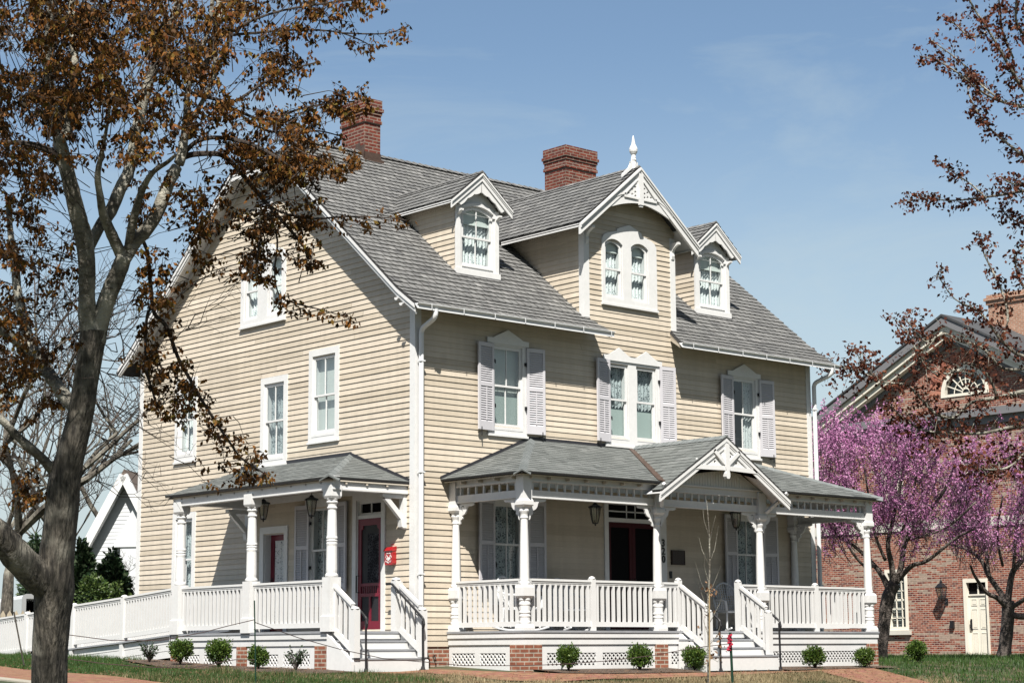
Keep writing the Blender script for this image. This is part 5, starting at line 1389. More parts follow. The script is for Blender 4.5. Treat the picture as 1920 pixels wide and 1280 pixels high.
bush(B1, 'round green boxwood at the left end of the side porch lattice beside the sparse shrub', on(338,1248,x=-2.25), 1.0, .4)
bush(B1, 'round green boxwood before the left side porch lattice, left of the middle brick pier', on(410,1252,x=-2.25), 1.04, 2.0)
bush(B2, 'round green boxwood behind the tall thin rod by the side porch', on(484,1256,x=-2.3), 1.08, 1.1)
bush(B3, 'thin sparse shrub before the lattice left of the side porch steps', on(554,1260,x=-2.3), 1.0, 2.2)
bush(B1, 'round green boxwood before the front porch lattice beside the corner brick pier', on(1066,1255,y=-2.42), 1.0, 3.3)
bush(B2, 'round green boxwood before the front porch in front of the second brick pier', on(1200,1254,y=-2.42), 1.05, .3)
bush(B4, 'wide green boxwood left of the front steps behind the thin sapling', on(1302,1252,y=-2.5), 1.0, .9)
bush(B2, 'round green boxwood right of the front steps before the lattice', on(1528,1250,y=-2.45), 1.12, 2.6)
bush(B4, 'wide green boxwood at the right end of the front porch', on(1622,1250,y=-2.45), .92, 4.)
bush(B4, 'green boxwood alone on the lawn before the brick building', on(1721,1246,y=-.6), 1.08, 5.)
# ------------------------------------------------------------------ sapling, stakes, ropes
SP = P(1328,1290,30.6); SP.z = g(SP.x,SP.y)
SAP = thing('sapling', 'bare young sapling with a few dry leaves and a bamboo cane before the front steps', 'tree', SP)
mb = MB()
def up_px(lst, d, r0, r1): 
    return [P(u,v,d) for u, v in lst], [r0+(r1-r0)*i/(len(lst)-1) for i in range(len(lst))]
dS = (SP-CAM).dot(CF)
pts, rr = up_px([(1328,1284),(1329,1200),(1328,1130),(1331,1065),(1330,1000),(1327,960),(1325,938)], dS, .024, .004); pts[0].z = SP.z-.1; mb.tube(pts, rr, 7)
TW = [[(1330,1060),(1316,1030),(1310,1005)],[(1330,1055),(1340,1030),(1347,985)],[(1329,1120),(1314,1090),(1303,1050)],[(1330,1115),(1346,1075),(1352,1060)],[(1329,1170),(1350,1130),(1356,1110)],[(1329,1150),(1318,1120),(1306,1085)],[(1330,1020),(1336,990),(1342,965)],[(1329,1210),(1345,1190),(1352,1165)],[(1329,1195),(1318,1160),(1316,1140)],[(1329,1230),(1346,1240),(1352,1225)],[(1328,1000),(1320,975),(1318,955)],[(1328,1090),(1320,1060),(1322,1035)]]
dl = []
for tws in TW:
    o = R.uniform(-.25,.25); q = [P(u,v,dS+o*i/2) for i, (u, v) in enumerate(tws)]; mb.tube(q, [.007,.005,.002], 4)
    for i in range(3): p = q[1].lerp(q[2], R.random()); dl.append(p)
trunk = mb.build('trunk', M['palebark'], SAP)
lv = []
for u, v, k in ((1330,1105,16),(1334,1115,10),(1316,1180,4),(1345,1190,10),(1350,1205,8),(1330,1228,12),(1340,1222,6),(1327,1150,5),(1348,1235,4),(1326,1085,4)):
    for i in range(k): lv.append((P(u+R.gauss(0,5),v+R.gauss(0,6),dS+R.gauss(0,.06)), V((R.gauss(0,1),R.gauss(0,1),-1))))
f = foliage('dry_leaves', None, M['dryleaf'], lv, .06); f.parent = SAP; f.matrix_parent_inverse = Matrix.Translation(-SAP.location)
mb = MB(); a = P(1331,1290,dS-.05); a.z = SP.z-.05; mb.tube([a, P(1330,1105,dS-.04)], .011, 6); mb.build('cane', M['cane'], SAP)
def stake(name, label, cat, u0, v0, u1, v1, d, r, m, extra=None, group=None):
    a = P(u0,v0,d); t = thing(name, label, cat, (a.x,a.y,g(a.x,a.y)), group); b = P(u1,v1,d); a = V((a.x,a.y,g(a.x,a.y)-.1)) if v0 > 1270 else P(u0,v0,d)
    mb = MB(); mb.tube([a,b], r, 6); mb.build('shaft', m, t); return t, b
TP, top = stake('metal_post', 'dark green metal post with a red ribbon tied near its top, before the front steps', 'post', 1374,1282,1369,1185, 30.8, .022, M['greenmetal'])
mb = MB()
for i in range(7): c = P(1369+R.uniform(-2,2),1190+i*4.5,30.75); mb.bar(c-V((.03,0,.01*R.uniform(-1,1))), c+V((.03,.01,.01*R.uniform(-1,1))), .05, .03, (0,.3,1))
mb.build('ribbon', mat('red_ribbon', (.42,.02,.05), .6), TP)
ROD, _ = stake('metal_rod', 'thin tall dark rod stuck in the lawn before the side porch', 'rod', 480,1284,477,1125, 28.2, .011, M['greenmetal'])
ST, _ = stake('wooden_stake', 'thin leaning dark stake in the grass left of the maple trunk', 'stake', 45,1246,26,1146, 33.0, .014, mat('old_stake', (.06,.055,.045), .9))
def rope(label, pts, d0, d1):
    n = len(pts); mb = MB(); q = [P(u,v,d0+(d1-d0)*i/(n-1)) for i, (u, v) in enumerate(pts)]
    sm = []
    for a, b in zip(q, q[1:]): sm += [a.lerp(b, t/4) for t in range(4)]
    sm.append(q[-1]); mb.tube(sm, .0065, 5); o = mb.build('rope', M['rope']); tag(o, label, 'rope', 'thin ropes strung along the lawn edge')
rope('thin dark rope sagging from behind the maple trunk to the tall rod', [(118,1188),(210,1200),(300,1200),(380,1185),(430,1172),(477,1161)], 27.8, 28.2)
rope('thin dark rope from the tall rod down to the foot of the corner downspout', [(478,1166),(560,1195),(640,1217),(720,1234),(792,1240)], 28.2, 30.5)
rope('lower thin dark rope along the mulch from behind the maple trunk to the rod', [(118,1233),(200,1244),(280,1250),(360,1251),(440,1236),(478,1236)], 27.8, 28.2)
rope('thin reddish rope across the front porch lattice to the post with red ribbon', [(795,1240),(870,1247),(985,1247),(1060,1244),(1140,1238),(1225,1228),(1300,1214),(1368,1206)], 30.5, 30.8)
# ------------------------------------------------------------------ left background
GV = V((CF.x,CF.y,0)).normalized(); GR_ = V((GV.y,-GV.x,0))
def face_frame(p, yaw=0.):           # local x to the right as seen by the camera, y away, z up
    r = Matrix.Rotation(yaw,3,'Z') @ GR_; f = Matrix.Rotation(yaw,3,'Z') @ GV
    return Matrix(((r.x,f.x,0,p.x),(r.y,f.y,0,p.y),(0,0,1,p.z),(0,0,0,1)))
# white gabled house
p = P(232,1180,78); p.z = 0; X = face_frame(p, -.15); WH = thing('white_house', 'white clapboard house with a steep gable behind the evergreen shrubs', 'house', p)
HH = 7.7; hw = 2.9; eh = 2.3
mb = MB()
siding(mb, X @ FR((0,0,0),'front'), -.5, HH, lambda v: [(-hw,hw)] if v < eh else ([(-hw*(HH-v)/(HH-eh), hw*(HH-v)/(HH-eh))] if v < HH-.05 else []), e=.16)
mb.add([(-hw,0,-.5),(-hw,9,-.5),(-hw,9,eh),(-hw,0,eh),(hw,0,-.5),(hw,9,-.5),(hw,9,eh),(hw,0,eh)],[(0,1,2,3),(4,7,6,5)],X)
mb.box((-.15,-.25,-.5),(.95,-.02,4.6),X) ; mb.prism([(-.5,4.6),(1.5,4.6),(.45,6.3)],.02,.3,X @ FR((0,0,0),'front'))
mb.build('wall', M['farwhite'], WH)
mb = MB()
for s in (-1,1):
    mb.add([(s*(hw+.35),-.5,eh-.55),(0,-.5,HH+.12),(0,9,HH+.12),(s*(hw+.35),9,eh-.55),(s*(hw+.35),-.5,eh-.75),(0,-.5,HH-.08),(0,9,HH-.08),(s*(hw+.35),9,eh-.75)],[(0,1,2,3),(7,6,5,4),(0,4,5,1),(3,2,6,7)],X)
mb.build('roof', M['farroof'], WH)
mb = MB()
for s in (-1,1):
    mb.bar((s*(hw+.37),-.5,eh-.80),(0,-.5,HH-.15),.34,.16,(0,-1,0),X); mb.bar((s*(hw+.2),-.3,eh-.6),(0,-.3,HH-.3),.10,.28,(0,-1,0),X)
mb.build('rake_trim', M['white'], WH)
for (a, b, c, d) in ((1.25,1.85,3.0,4.9),(1.25,1.85,.6,2.3)):
    mb = MB(); mb.prism(rect(a-.1,b+.1,c-.1,d+.1),.0,.05,X @ FR((0,0,0),'front'),0,[rect(a,b,c,d)]); w_ = mb.build('window', M['white'], WH)
    mb = MB(); mb.quad((a,c,.0),(b,c,.0),(b,d,.0),(a,d,.0),X @ FR((0,-.02,0),'front')); mb.build('pane', mat('far_pane', (.25,.29,.33), .2), w_)
    mb = MB(); mb.box((a,(c+d)/2-.03,.0),(b,(c+d)/2+.03,.04),X @ FR((0,0,0),'front')); mb.build('sash', M['white'], w_)
# cargo trailer
p = P(99,1190,56); p.z = g(p.x,p.y); X = face_frame(p, .42); TR = thing('cargo_trailer', 'white enclosed cargo trailer with its rear door open, parked behind the maple trunk', 'trailer', p)
mb = MB(); L_ = 5.
def rr_(w, z0, z1, r=.12): return [(-w,z0),(w,z0),(w,z1-r),(w-.03,z1-.04),(w-r,z1),(-w+r,z1),(-w+.03,z1-.04),(-w,z1-r)]
mb.prism(rr_(.92,.45,2.0), .0-L_, .0, X @ FR((0,0,0),'front'), 0, [rect(-.80,.80,.52,1.86)]); mb.build('trailer_body', M['trailer'], TR)
mb = MB(); mb.prism(rr_(.94,.43,2.02), .0, .05, X @ FR((0,0,0),'front'), 0, [rect(-.82,.82,.5,1.88)]); mb.build('rear_frame', M['alu'], TR)
mb = MB(); mb.box((-.78,.3,.53),(.78,L_-.1,.56),X); mb.box((-.79,L_-.3,.5),(.79,L_-.25,1.9),X); mb.box((-.3,1.2,.56),(.2,1.8,1.3),X); mb.box((.35,1.0,.56),(.7,1.6,1.0),X); mb.build('trailer_interior', M['room'], TR)
mb = MB(); mb.box((.2,-.062,1.93),(.42,-.05,1.97),X); mb.build('marker_light', mat('red_lens', (.45,.01,.01), .3), TR)
mb = MB(); mb.box((.95,-.02,.5),(1.0,1.5,1.95),X); mb.build('trailer_door', M['trailer'], TR)
for s in (-1,1):
    mb = MB(); mb.tube([(s*.95,2.4,.30),(s*.78,2.4,.30)], .31, 16, X); mb.build('wheel', M['iron'], TR)
mb = MB(); mb.box((.83,-.09,1.05),(.93,-.05,1.16),X); mb.box((.83,-.09,1.5),(.93,-.05,1.6),X); mb.tube([(.88,-.08,.6),(.88,-.08,1.9)],.012,5,X); mb.build('door_hinge', M['alu'], TR)
# picket fence between ramp and trailer
p = P(30,1165,46); p.z = g(p.x,p.y); X = face_frame(p, .1); FE = thing('picket_fence', 'weathered tan picket fence with pointed tops behind the ramp', 'fence', p)
for i in range(-12,9):
    mb = MB(); x = i*.158; mb.prism([(x-.06,0),(x+.06,0),(x+.06,1.02),(x,1.13),(x-.06,1.02)],0,.022,X @ FR((0,0,0),'front'),tone=R.random()); mb.build('picket', M['tan'], FE)
mb = MB(); mb.box((-2.0,.0,.3),(1.4,.04,.38),X); mb.box((-2.0,.0,.8),(1.4,.04,.88),X); mb.build('fence_rail', M['tan'], FE)
# utility box and green pole by the house corner
p = P(250,1150,47); p.z = g(p.x,p.y); X = face_frame(p); UB = thing('utility_box', 'grey utility cabinet with a dark green pipe beside the far house corner', 'cabinet', p)
mb = MB(); mb.box((-.09,-.1,0),(.14,.15,1.42),X); mb.box((-.10,-.11,1.42),(.15,.16,1.46),X); mb.build('cabinet', mat('cabinet_grey', (.13,.13,.15), .6), UB)
mb = MB(); mb.tube([X @ V((.02,-.14,0)), X @ V((.02,-.14,1.46))], .045, 8); mb.build('pipe', M['greenmetal'], UB)
# evergreens
def evergreen(label, u, v0, v1, d, r, n, size, m='holly', pointy=.30):
    p = P(u,v0,d); p.z = g(p.x,p.y); h = P(u,v1,d).z-p.z
    t = thing('evergreen_shrub', label, 'shrub', p, 'dark evergreens left of the house')
    pts = []
    lobs = [(R.random()*6.283, R.uniform(.15,.9)) for _ in range(22)]
    for i in range(n):
        a, f = R.choice(lobs); f += R.gauss(0,.06); f = min(max(f,.02),1.)
        w = r*(1-f**(1/pointy)*.85)*(.75 if f > .1 else .55+2*f); w = max(w,.05)
        q = V((math.cos(a)*w*.55, math.sin(a)*w*.55, h*f)); dd = V((R.gauss(0,1),R.gauss(0,1),R.gauss(.2,1))).normalized()
        q = q+dd*w*.55*R.random()**.4
        if q.z < 0: continue
        pts.append((p+q, dd+V((q.x,q.y,.3))*.6))
    f = foliage('foliage', None, M[m], pts, size); f.parent = t; f.matrix_parent_inverse = Matrix.Translation(-p)
    mb = MB(); mb.tube([p-V((0,0,.1)), p+V((.03,.02,h*.5)), p+V((0,0,h*.85))], [.07,.05,.02], 6); mb.build('trunk', M['twig'], t)
evergreen('dark glossy evergreen shrub just right of the maple trunk', 143, 1195, 1012, 54, .85, 5200, .15)
evergreen('dark conical evergreen shrub between the maple trunk and the house corner', 207, 1195, 1030, 53, .85, 5200, .14)
evergreen('dark evergreen shrub half hidden behind the left of the maple trunk', 62, 1195, 1002, 60, .75, 3600, .15)
evergreen('low green shrub at the foot of the conical evergreen', 170, 1190, 1078, 50, .95, 4200, .10, 'shrub', .25)
evergreen('low green shrub right of the trailer beside the utility cabinet', 222, 1190, 1090, 50.5, .7, 3200, .10, 'shrub', .25)
# ------------------------------------------------------------------ brick building
XB_ = 35.; p0 = V((XB_, 12.86, -.05)); BB = thing('brick_building', 'red brick building with a wide white cornice, fan window and cream side door', 'building', p0)
MBk = FR((XB_,0,0),'left')                        # u = -y
ay, az, ey, ez = 12.86, 11.55, 20.2, 7.75
rs_ = (az-ez)/(ey-ay)
wop = [(-16.3,-15.1,.85,5.15),(-12.83,-11.85,-.1,2.62)]
def yy(u, v): q = on(u, v, x=XB_); return -q.y, q.z
wl = [yy(1655,1185)[0], yy(1709,1190)[0]]
mb = MB()
wins = []                                          # (u0,u1,v0,v1)
wu0 = yy(1664,1180)[0]; wu1 = yy(1704,1180)[0]; wins.append((wu0,wu1,yy(1680,1181)[1],yy(1680,1068)[1]))
a0, b0 = yy(1664,960); a1, b1 = yy(1697,930); wins.append((wu0,wu1,yy(1676,945)[1],yy(1676,858)[1]))
c0, c1 = yy(1805,940), yy(1846,850); wins.append((c0[0]+.05,c1[0]-.05,yy(1820,935)[1],yy(1820,858)[1]))
door = (yy(1811,1200)[0], yy(1857,1200)[0], -.10, yy(1830,1084)[1])
fan = (-(yy(1809,735)[0]), yy(1809,736)[1], 1.0)
outl = [(-ey,-.6),(-5.5,-.6),(-5.5,ez),(-ay,az-.15),(-ey,ez-.15)]
fanp = [(-fan[0]-.98,fan[1]),(-fan[0]+.98,fan[1])]+[(-fan[0]+.98*math.cos(t),fan[1]+.98*math.sin(t)) for t in [math.pi*i/14 for i in range(1,14)]]
mb.prism(outl, -.4, 0, MBk, 0, [rect(*w) for w in wins]+[rect(door[0],door[1],door[2],door[3]),fanp])
mb.box((XB_+.4,5.5,-.6),(XB_+20,5.9,ez)); mb.box((XB_+.4,ey-.4,-.6),(XB_+20,ey,ez-.2))
WALL = mb.build('wall', M['bigbrick'], BB)
mb = MB()
for w in wins[:1]: mb.box((w[0]-.12,w[2]-.16,-.02),(w[1]+.12,w[2],.12),MBk)
bz = yy(1880,975)[1]; mb.box((-ey-.02,bz-.16,-.01),(-5.5,bz+.16,.05),MBk)
mb.build('stone_course', M['stone'], BB)
mb = MB()
# triangular cornice: white raking bands with a crown, shade put into its grey, and the horizontal band below the fan window
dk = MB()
for s in (-1,1):
    uu = -ay+s*(ey-ay+.9); vz = az-rs_*(ey-ay+.9)
    def q(mbx, t0, t1, w0, w1): mbx.prism([(-ay,az-t0),(uu,vz-t0),(uu,vz-t1),(-ay,az-t1)], w0, w1, MBk)
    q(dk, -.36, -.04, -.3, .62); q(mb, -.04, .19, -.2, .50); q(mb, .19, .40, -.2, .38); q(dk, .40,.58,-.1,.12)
hz = yy(1800,778)[1]
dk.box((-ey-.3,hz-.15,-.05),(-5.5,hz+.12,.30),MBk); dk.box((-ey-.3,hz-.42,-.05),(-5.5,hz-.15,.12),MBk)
mb.build('cornice', M['cream'], BB); dk.build('cornice_crown', mat('shaded_grey_cornice', (.17,.17,.18), .7), BB)
mb = MB()
for s in (-1,1):
    uu = -ay+s*(ey-ay+1.0); vz = az-rs_*(ey-ay+1.0)
    mb.prism([(-ay,az+.42),(uu,vz+.42),(uu,vz+.36),(-ay,az+.34)], -20, .66, MBk)
mb.build('roof', mat('building_roof', (.06,.062,.066), .8, noise=(2.,.2)), BB)
mb = MB(); q0 = on(1852,560,x=XB_+3); mb.box((XB_+3,q0.y-2.6,10.),(XB_+4.6,q0.y,q0.z-.02)); 
for k, (e_, z0, z1) in enumerate(((.06,-.25,-.1),(.12,-.1,.0),(.04,.0,.12))): mb.box((XB_+3-e_,q0.y-2.6-e_,q0.z+z0),(XB_+4.6+e_,q0.y+e_,q0.z+z1))
mb.build('chimney', brick_mat('pale_chimney_brick', (.34,.16,.10), (.42,.22,.15), (.45,.38,.30)), BB)
def muntins(mb, w, nx, ny, M_, d0, d1, t=.035):
    for i in range(1,nx): x = w[0]+(w[1]-w[0])*i/nx; mb.box((x-t/2,w[2],d0),(x+t/2,w[3],d1),M_)
    for j in range(1,ny): y = w[2]+(w[3]-w[2])*j/ny; tt = t*2 if j*2 == ny else t; mb.box((w[0],y-tt/2,d0),(w[1],y+tt/2,d1),M_)
for w in wins:
    mb = MB(); mb.prism(rect(w[0]-.02,w[1]+.02,w[2]-.0,w[3]+.02), -.22, .03, MBk, 0, [rect(w[0]+.10,w[1]-.10,w[2]+.12,w[3]-.10)]); o = mb.build('window', M['cream'], BB)
    i_ = (w[0]+.10,w[1]-.10,w[2]+.12,w[3]-.10)
    mb = MB(); muntins(mb, i_, 3, 6, MBk, -.16, -.12); mb.build('sash', M['cream'], o)
    mb = MB(); mb.quad((i_[0],i_[2],-.17),(i_[1],i_[2],-.17),(i_[1],i_[3],-.17),(i_[0],i_[3],-.17),MBk); mb.build('pane', M['glass'], o)
    mb = MB(); v = i_[2]
    while v < i_[3]: mb.add([(i_[0]+.02,v,-.22),(i_[1]-.02,v,-.22),(i_[1]-.02,v+.03,-.26),(i_[0]+.02,v+.03,-.26)],[(0,1,2,3)],MBk); v += .075
    mb.build('blind', mat('dark_blind', (.20,.22,.21), .7), o)
    mb = MB(); mb.quad((i_[0],i_[2],-.34),(i_[1],i_[2],-.34),(i_[1],i_[3],-.34),(i_[0],i_[3],-.34),MBk); mb.build('room_dark_backing', M['room'], o)
mb = MB(); rim = [(-fan[0]+1.0*math.cos(t),fan[1]+1.0*math.sin(t)) for t in [math.pi*i/14 for i in range(15)]]
mb.prism([(-fan[0]-1.0,fan[1]-.1),(-fan[0]+1.0,fan[1]-.1)]+rim, -.15, .03, MBk, 0, [[(-fan[0]+.84*math.cos(t),fan[1]+.84*math.sin(t)) for t in [math.pi*i/14 for i in range(15)]]])
FW = mb.build('fan_window', M['cream'], BB)
mb = MB()
for i in range(1,8): t = math.pi*i/8; mb.bar((-fan[0]+.14*math.cos(t),fan[1]+.14*math.sin(t),-.08),(-fan[0]+.86*math.cos(t),fan[1]+.86*math.sin(t),-.08),.035,.03,(0,0,1),MBk)
for r_ in (.16,.5): mb.tube([(-fan[0]+r_*math.cos(math.pi*i/12),fan[1]+r_*math.sin(math.pi*i/12),-.08) for i in range(13)],.02,5,MBk)
mb.build('sash', M['cream'], FW)
mb = MB(); mb.add([(x,y,-.12) for x, y in [(-fan[0]+.86*math.cos(math.pi*i/14),fan[1]+.86*math.sin(math.pi*i/14)) for i in range(15)]],[tuple(range(15))],MBk); mb.build('pane', M['glass'], FW)
mb = MB(); mb.quad((-fan[0]-1,fan[1]-.1,-.38),(-fan[0]+1,fan[1]-.1,-.38),(-fan[0]+1,fan[1]+1,-.38),(-fan[0]-1,fan[1]+1,-.38),MBk); mb.build('room_dark_backing', M['room'], FW)
# brick arch of the fan window and flat arches
mb = MB()
for i in range(19):
    t0, t1 = math.pi*i/19+.02, math.pi*(i+1)/19-.02
    mb.prism([(-fan[0]+r_*math.cos(t),fan[1]+r_*math.sin(t)) for r_, t in ((1.02,t0),(1.5,t0),(1.5,t1),(1.02,t1))], 0, .015, MBk, tone=R.random())
mb.build('brick_arch', mat('arch_brick', (.34,.12,.08), .85, tone=[(.26,.085,.055),(.42,.18,.12)]), BB)
# cream panelled door with transom
d0, d1, dz0, dz1 = door
mb = MB(); mb.prism(rect(d0-.0,d1+.0,dz0,dz1), -.2, .04, MBk, 0, [rect(d0+.13,d1-.07,dz0+.02,dz1-.13)]); DR = mb.build('door_frame', M['cream'], BB)
tr = yy(1830,1114)[1]
mb = MB(); mb.box((d0+.13,dz0+.02,-.14),(d1-.07,tr-.03,-.09),MBk); uu0, uu1 = d0+.13, d1-.07; ww_ = uu1-uu0; hh_ = tr-.03-dz0
for cu_ in (.28,.72):
    for a, b in ((.05,.40),(.46,.78),(.83,.94)):
        x0_, x1_ = uu0+ww_*(cu_-.15), uu0+ww_*(cu_+.15); y0_, y1_ = dz0+.02+hh_*a, dz0+.02+hh_*b
        mb.prism(rect(x0_,x1_,y0_,y1_), -.09, -.075, MBk, 0, [rect(x0_+.025,x1_-.025,y0_+.025,y1_-.025)])
        mb.box((x0_+.05,y0_+.05,-.09),(x1_-.05,y1_-.05,-.078),MBk)
mb.build('door', M['cream'], BB)
mb = MB(); mb.box((uu0,tr-.03,-.14),(uu1,tr+.02,-.05),MBk); mb.box(((uu0+uu1)/2-.02,tr,-.12),((uu0+uu1)/2+.02,dz1-.13,-.08),MBk); mb.build('transom_bar', M['cream'], DR)
mb = MB(); mb.quad((uu0,tr,-.12),(uu1,tr,-.12),(uu1,dz1-.12,-.12),(uu0,dz1-.12,-.12),MBk); mb.build('transom_pane', M['screen'], DR)
mb = MB(); mb.box((uu0+.06,.85,-.09),(uu0+.12,1.25,-.05),MBk); mb.tube([(uu0+.09,1.2,-.05),(uu0+.09,1.2,.0),(uu0+.09,.95,.0),(uu0+.09,.9,-.05)],.015,5,MBk); mb.build('handle', M['iron'], DR)
# wall lantern and meter box
lp = on(1765,1110,x=XB_-.30); WL = thing('wall_lantern', 'black square lantern mounted on the brick wall between window and cream door', 'lantern', lp)
mb = MB()
for i in range(4):
    a = math.pi/4+math.pi/2*i; c, s = math.cos(a), math.sin(a); mb.tube([(.19*c,.19*s,.16),(.11*c,.11*s,-.20)],.016,5)
mb.lathe([(.21,.16),(.22,.18),(.11,.30),(.05,.33),(.05,.38),(.02,.42),(.0,.5)],4,ph=.5); mb.lathe([(.12,-.22),(.12,-.19),(.0,-.18)],4,ph=.5); mb.tube([(.0,0,-.2),(.02,0,-.32),(.15,0,-.38),(.29,0,-.30)],.02,6); mb.box((.27,-.06,-.42),(.30,.06,-.2))
mb.build('lantern_frame', M['iron'], WL, local=True)
mb = MB(); mb.lathe([(.10,-.19),(.18,.16)],4,ph=.5); mb.build('lantern_glass', bpy.data.materials['lantern_pane'], WL, local=True)
q = on(1787,1170,x=XB_); mb = MB(); mb.box((XB_-.10,q.y-.07,q.z-.13),(XB_-.001,q.y+.07,q.z+.13)); mb.box((XB_-.105,q.y-.05,q.z-.1),(XB_-.10,q.y+.05,q.z+.1)); tag(mb.build('wall_box', M['iron']), 'small black box on the brick wall left of the cream door', 'box')
# ------------------------------------------------------------------ trees
SUNV = V((-.42,-.44,.794)).normalized()
def smooth_path(pts, rad, k=3):
    out = []; ro = []
    n = len(pts)
    for i in range(n-1):
        p0 = pts[max(i-1,0)]; p1 = pts[i]; p2 = pts[i+1]; p3 = pts[min(i+2,n-1)]
        for j in range(k):
            t = j/k
            q = (p1*2+(p2-p0)*t+(p0*2-p1*5+p2*4-p3)*t*t+(p1*3-p0-p2*3+p3)*t**3)*.5
            out.append(q); ro.append(rad[i]+(rad[i+1]-rad[i])*t)
    out.append(pts[-1]); ro.append(rad[-1]); return out, ro
def limb(mb, lst, d0, d1=None, n=10, wob=0.):
    """lst: (u, v, radius in pixels); depth runs from d0 to d1"""
    d1 = d1 if d1 is not None else d0; k = len(lst); pts = []; rad = []
    for i, (u, v, r) in enumerate(lst):
        d = d0+(d1-d0)*(i/(k-1))+(R.gauss(0,wob) if 0 < i else 0); pts.append(P(u,v,d)); rad.append(r*d/FOC)
    pts, rad = smooth_path(pts, rad, 4)
    if wob >= 0 and n >= 8: rad = [r*(1+R.uniform(-.05,.05)) for r in rad]
    mb.tube(pts, rad, n); return pts
def leaf_cloud(name, parent, m, clusters, size, per=(5,9), spread=.13, droop=.9, wr=.32):
    pts = []
    tn = []
    for c, k in clusters:
        base = R.gauss(.45,.22)
        for i in range(R.randint(*per) if k is None else k):
            o = V((R.gauss(0,1),R.gauss(0,1),R.gauss(-.25,.8)))*spread
            d = V((R.gauss(0,.6),R.gauss(0,.6),-droop+R.gauss(0,.45)))
            pts.append((c+o, d)); tn.append(min(1,max(0,base+R.gauss(0,.16))))
    it = iter(tn)
    f = foliage(name, None, m, pts, size, tone=lambda p: next(it), wr=wr)
    f.parent = parent; f.matrix_parent_inverse = Matrix.Translation(-parent.location); return f
def inpoly(u, v, poly):
    ins = False; j = len(poly)-1
    for i in range(len(poly)):
        if (poly[i][1] > v) != (poly[j][1] > v) and u < (poly[j][0]-poly[i][0])*(v-poly[i][1])/(poly[j][1]-poly[i][1])+poly[i][0]: ins = not ins
        j = i
    return ins
DT = 19.0
def dm(d): return DT+(d-27.2)*.7
tb = P(92,1300,DT); MAPLE = thing('maple_tree', 'big maple with reddish brown spring leaves, its trunk at the pavement in front', 'tree', (tb.x,tb.y,g(tb.x,tb.y)))
mb = MB()
base = [(92,1420,40),(92,1300,34),(93,1220,33),(98,1150,35),(102,1105,39),(105,1050,34),(113,980,31),(120,900,30),(135,840,27),(150,780,25),(160,720,24),(170,660,25),(176,622,27)]
bp = [P(u,v,DT) for u, v, r in base]; 
pp, rr = smooth_path(bp, [r*DT/FOC for u, v, r in base], 6)
# lumpy bark: the trunk as a tube with a wobbling section
pp, rr = smooth_path(pp, rr, 2)
n = 84; vs = []
for i, p in enumerate(pp):
    a = GR_; b = GV
    for j in range(n):
        t = 2*math.pi*j/n; c_, s_ = math.cos(t), math.sin(t); low = min(1, max(.25, (4.6-p.z)/2.6)); q = rr[i]*(.95+.06*mnoise.noise((c_*2.,s_*2.,p.z*1.4))+low*(.055*abs(mnoise.noise((c_*9,s_*9,p.z*1.8)))+.05*abs(mnoise.noise((c_*19,s_*19,p.z*3.5)))))
        vs.append(p+a*math.cos(t)*q+b*math.sin(t)*q)
mb.add(vs, [(i*n+j,i*n+(j+1)%n,(i+1)*n+(j+1)%n,(i+1)*n+j) for i in range(len(pp)-1) for j in range(n)])
limb(mb, [(100,1110,30),(62,1072,31),(30,1040,29),(-5,1000,27),(-60,960,25)], DT, DT-.6, 16)
TRK = mb.build('trunk', M['bark'], MAPLE, smooth=True)
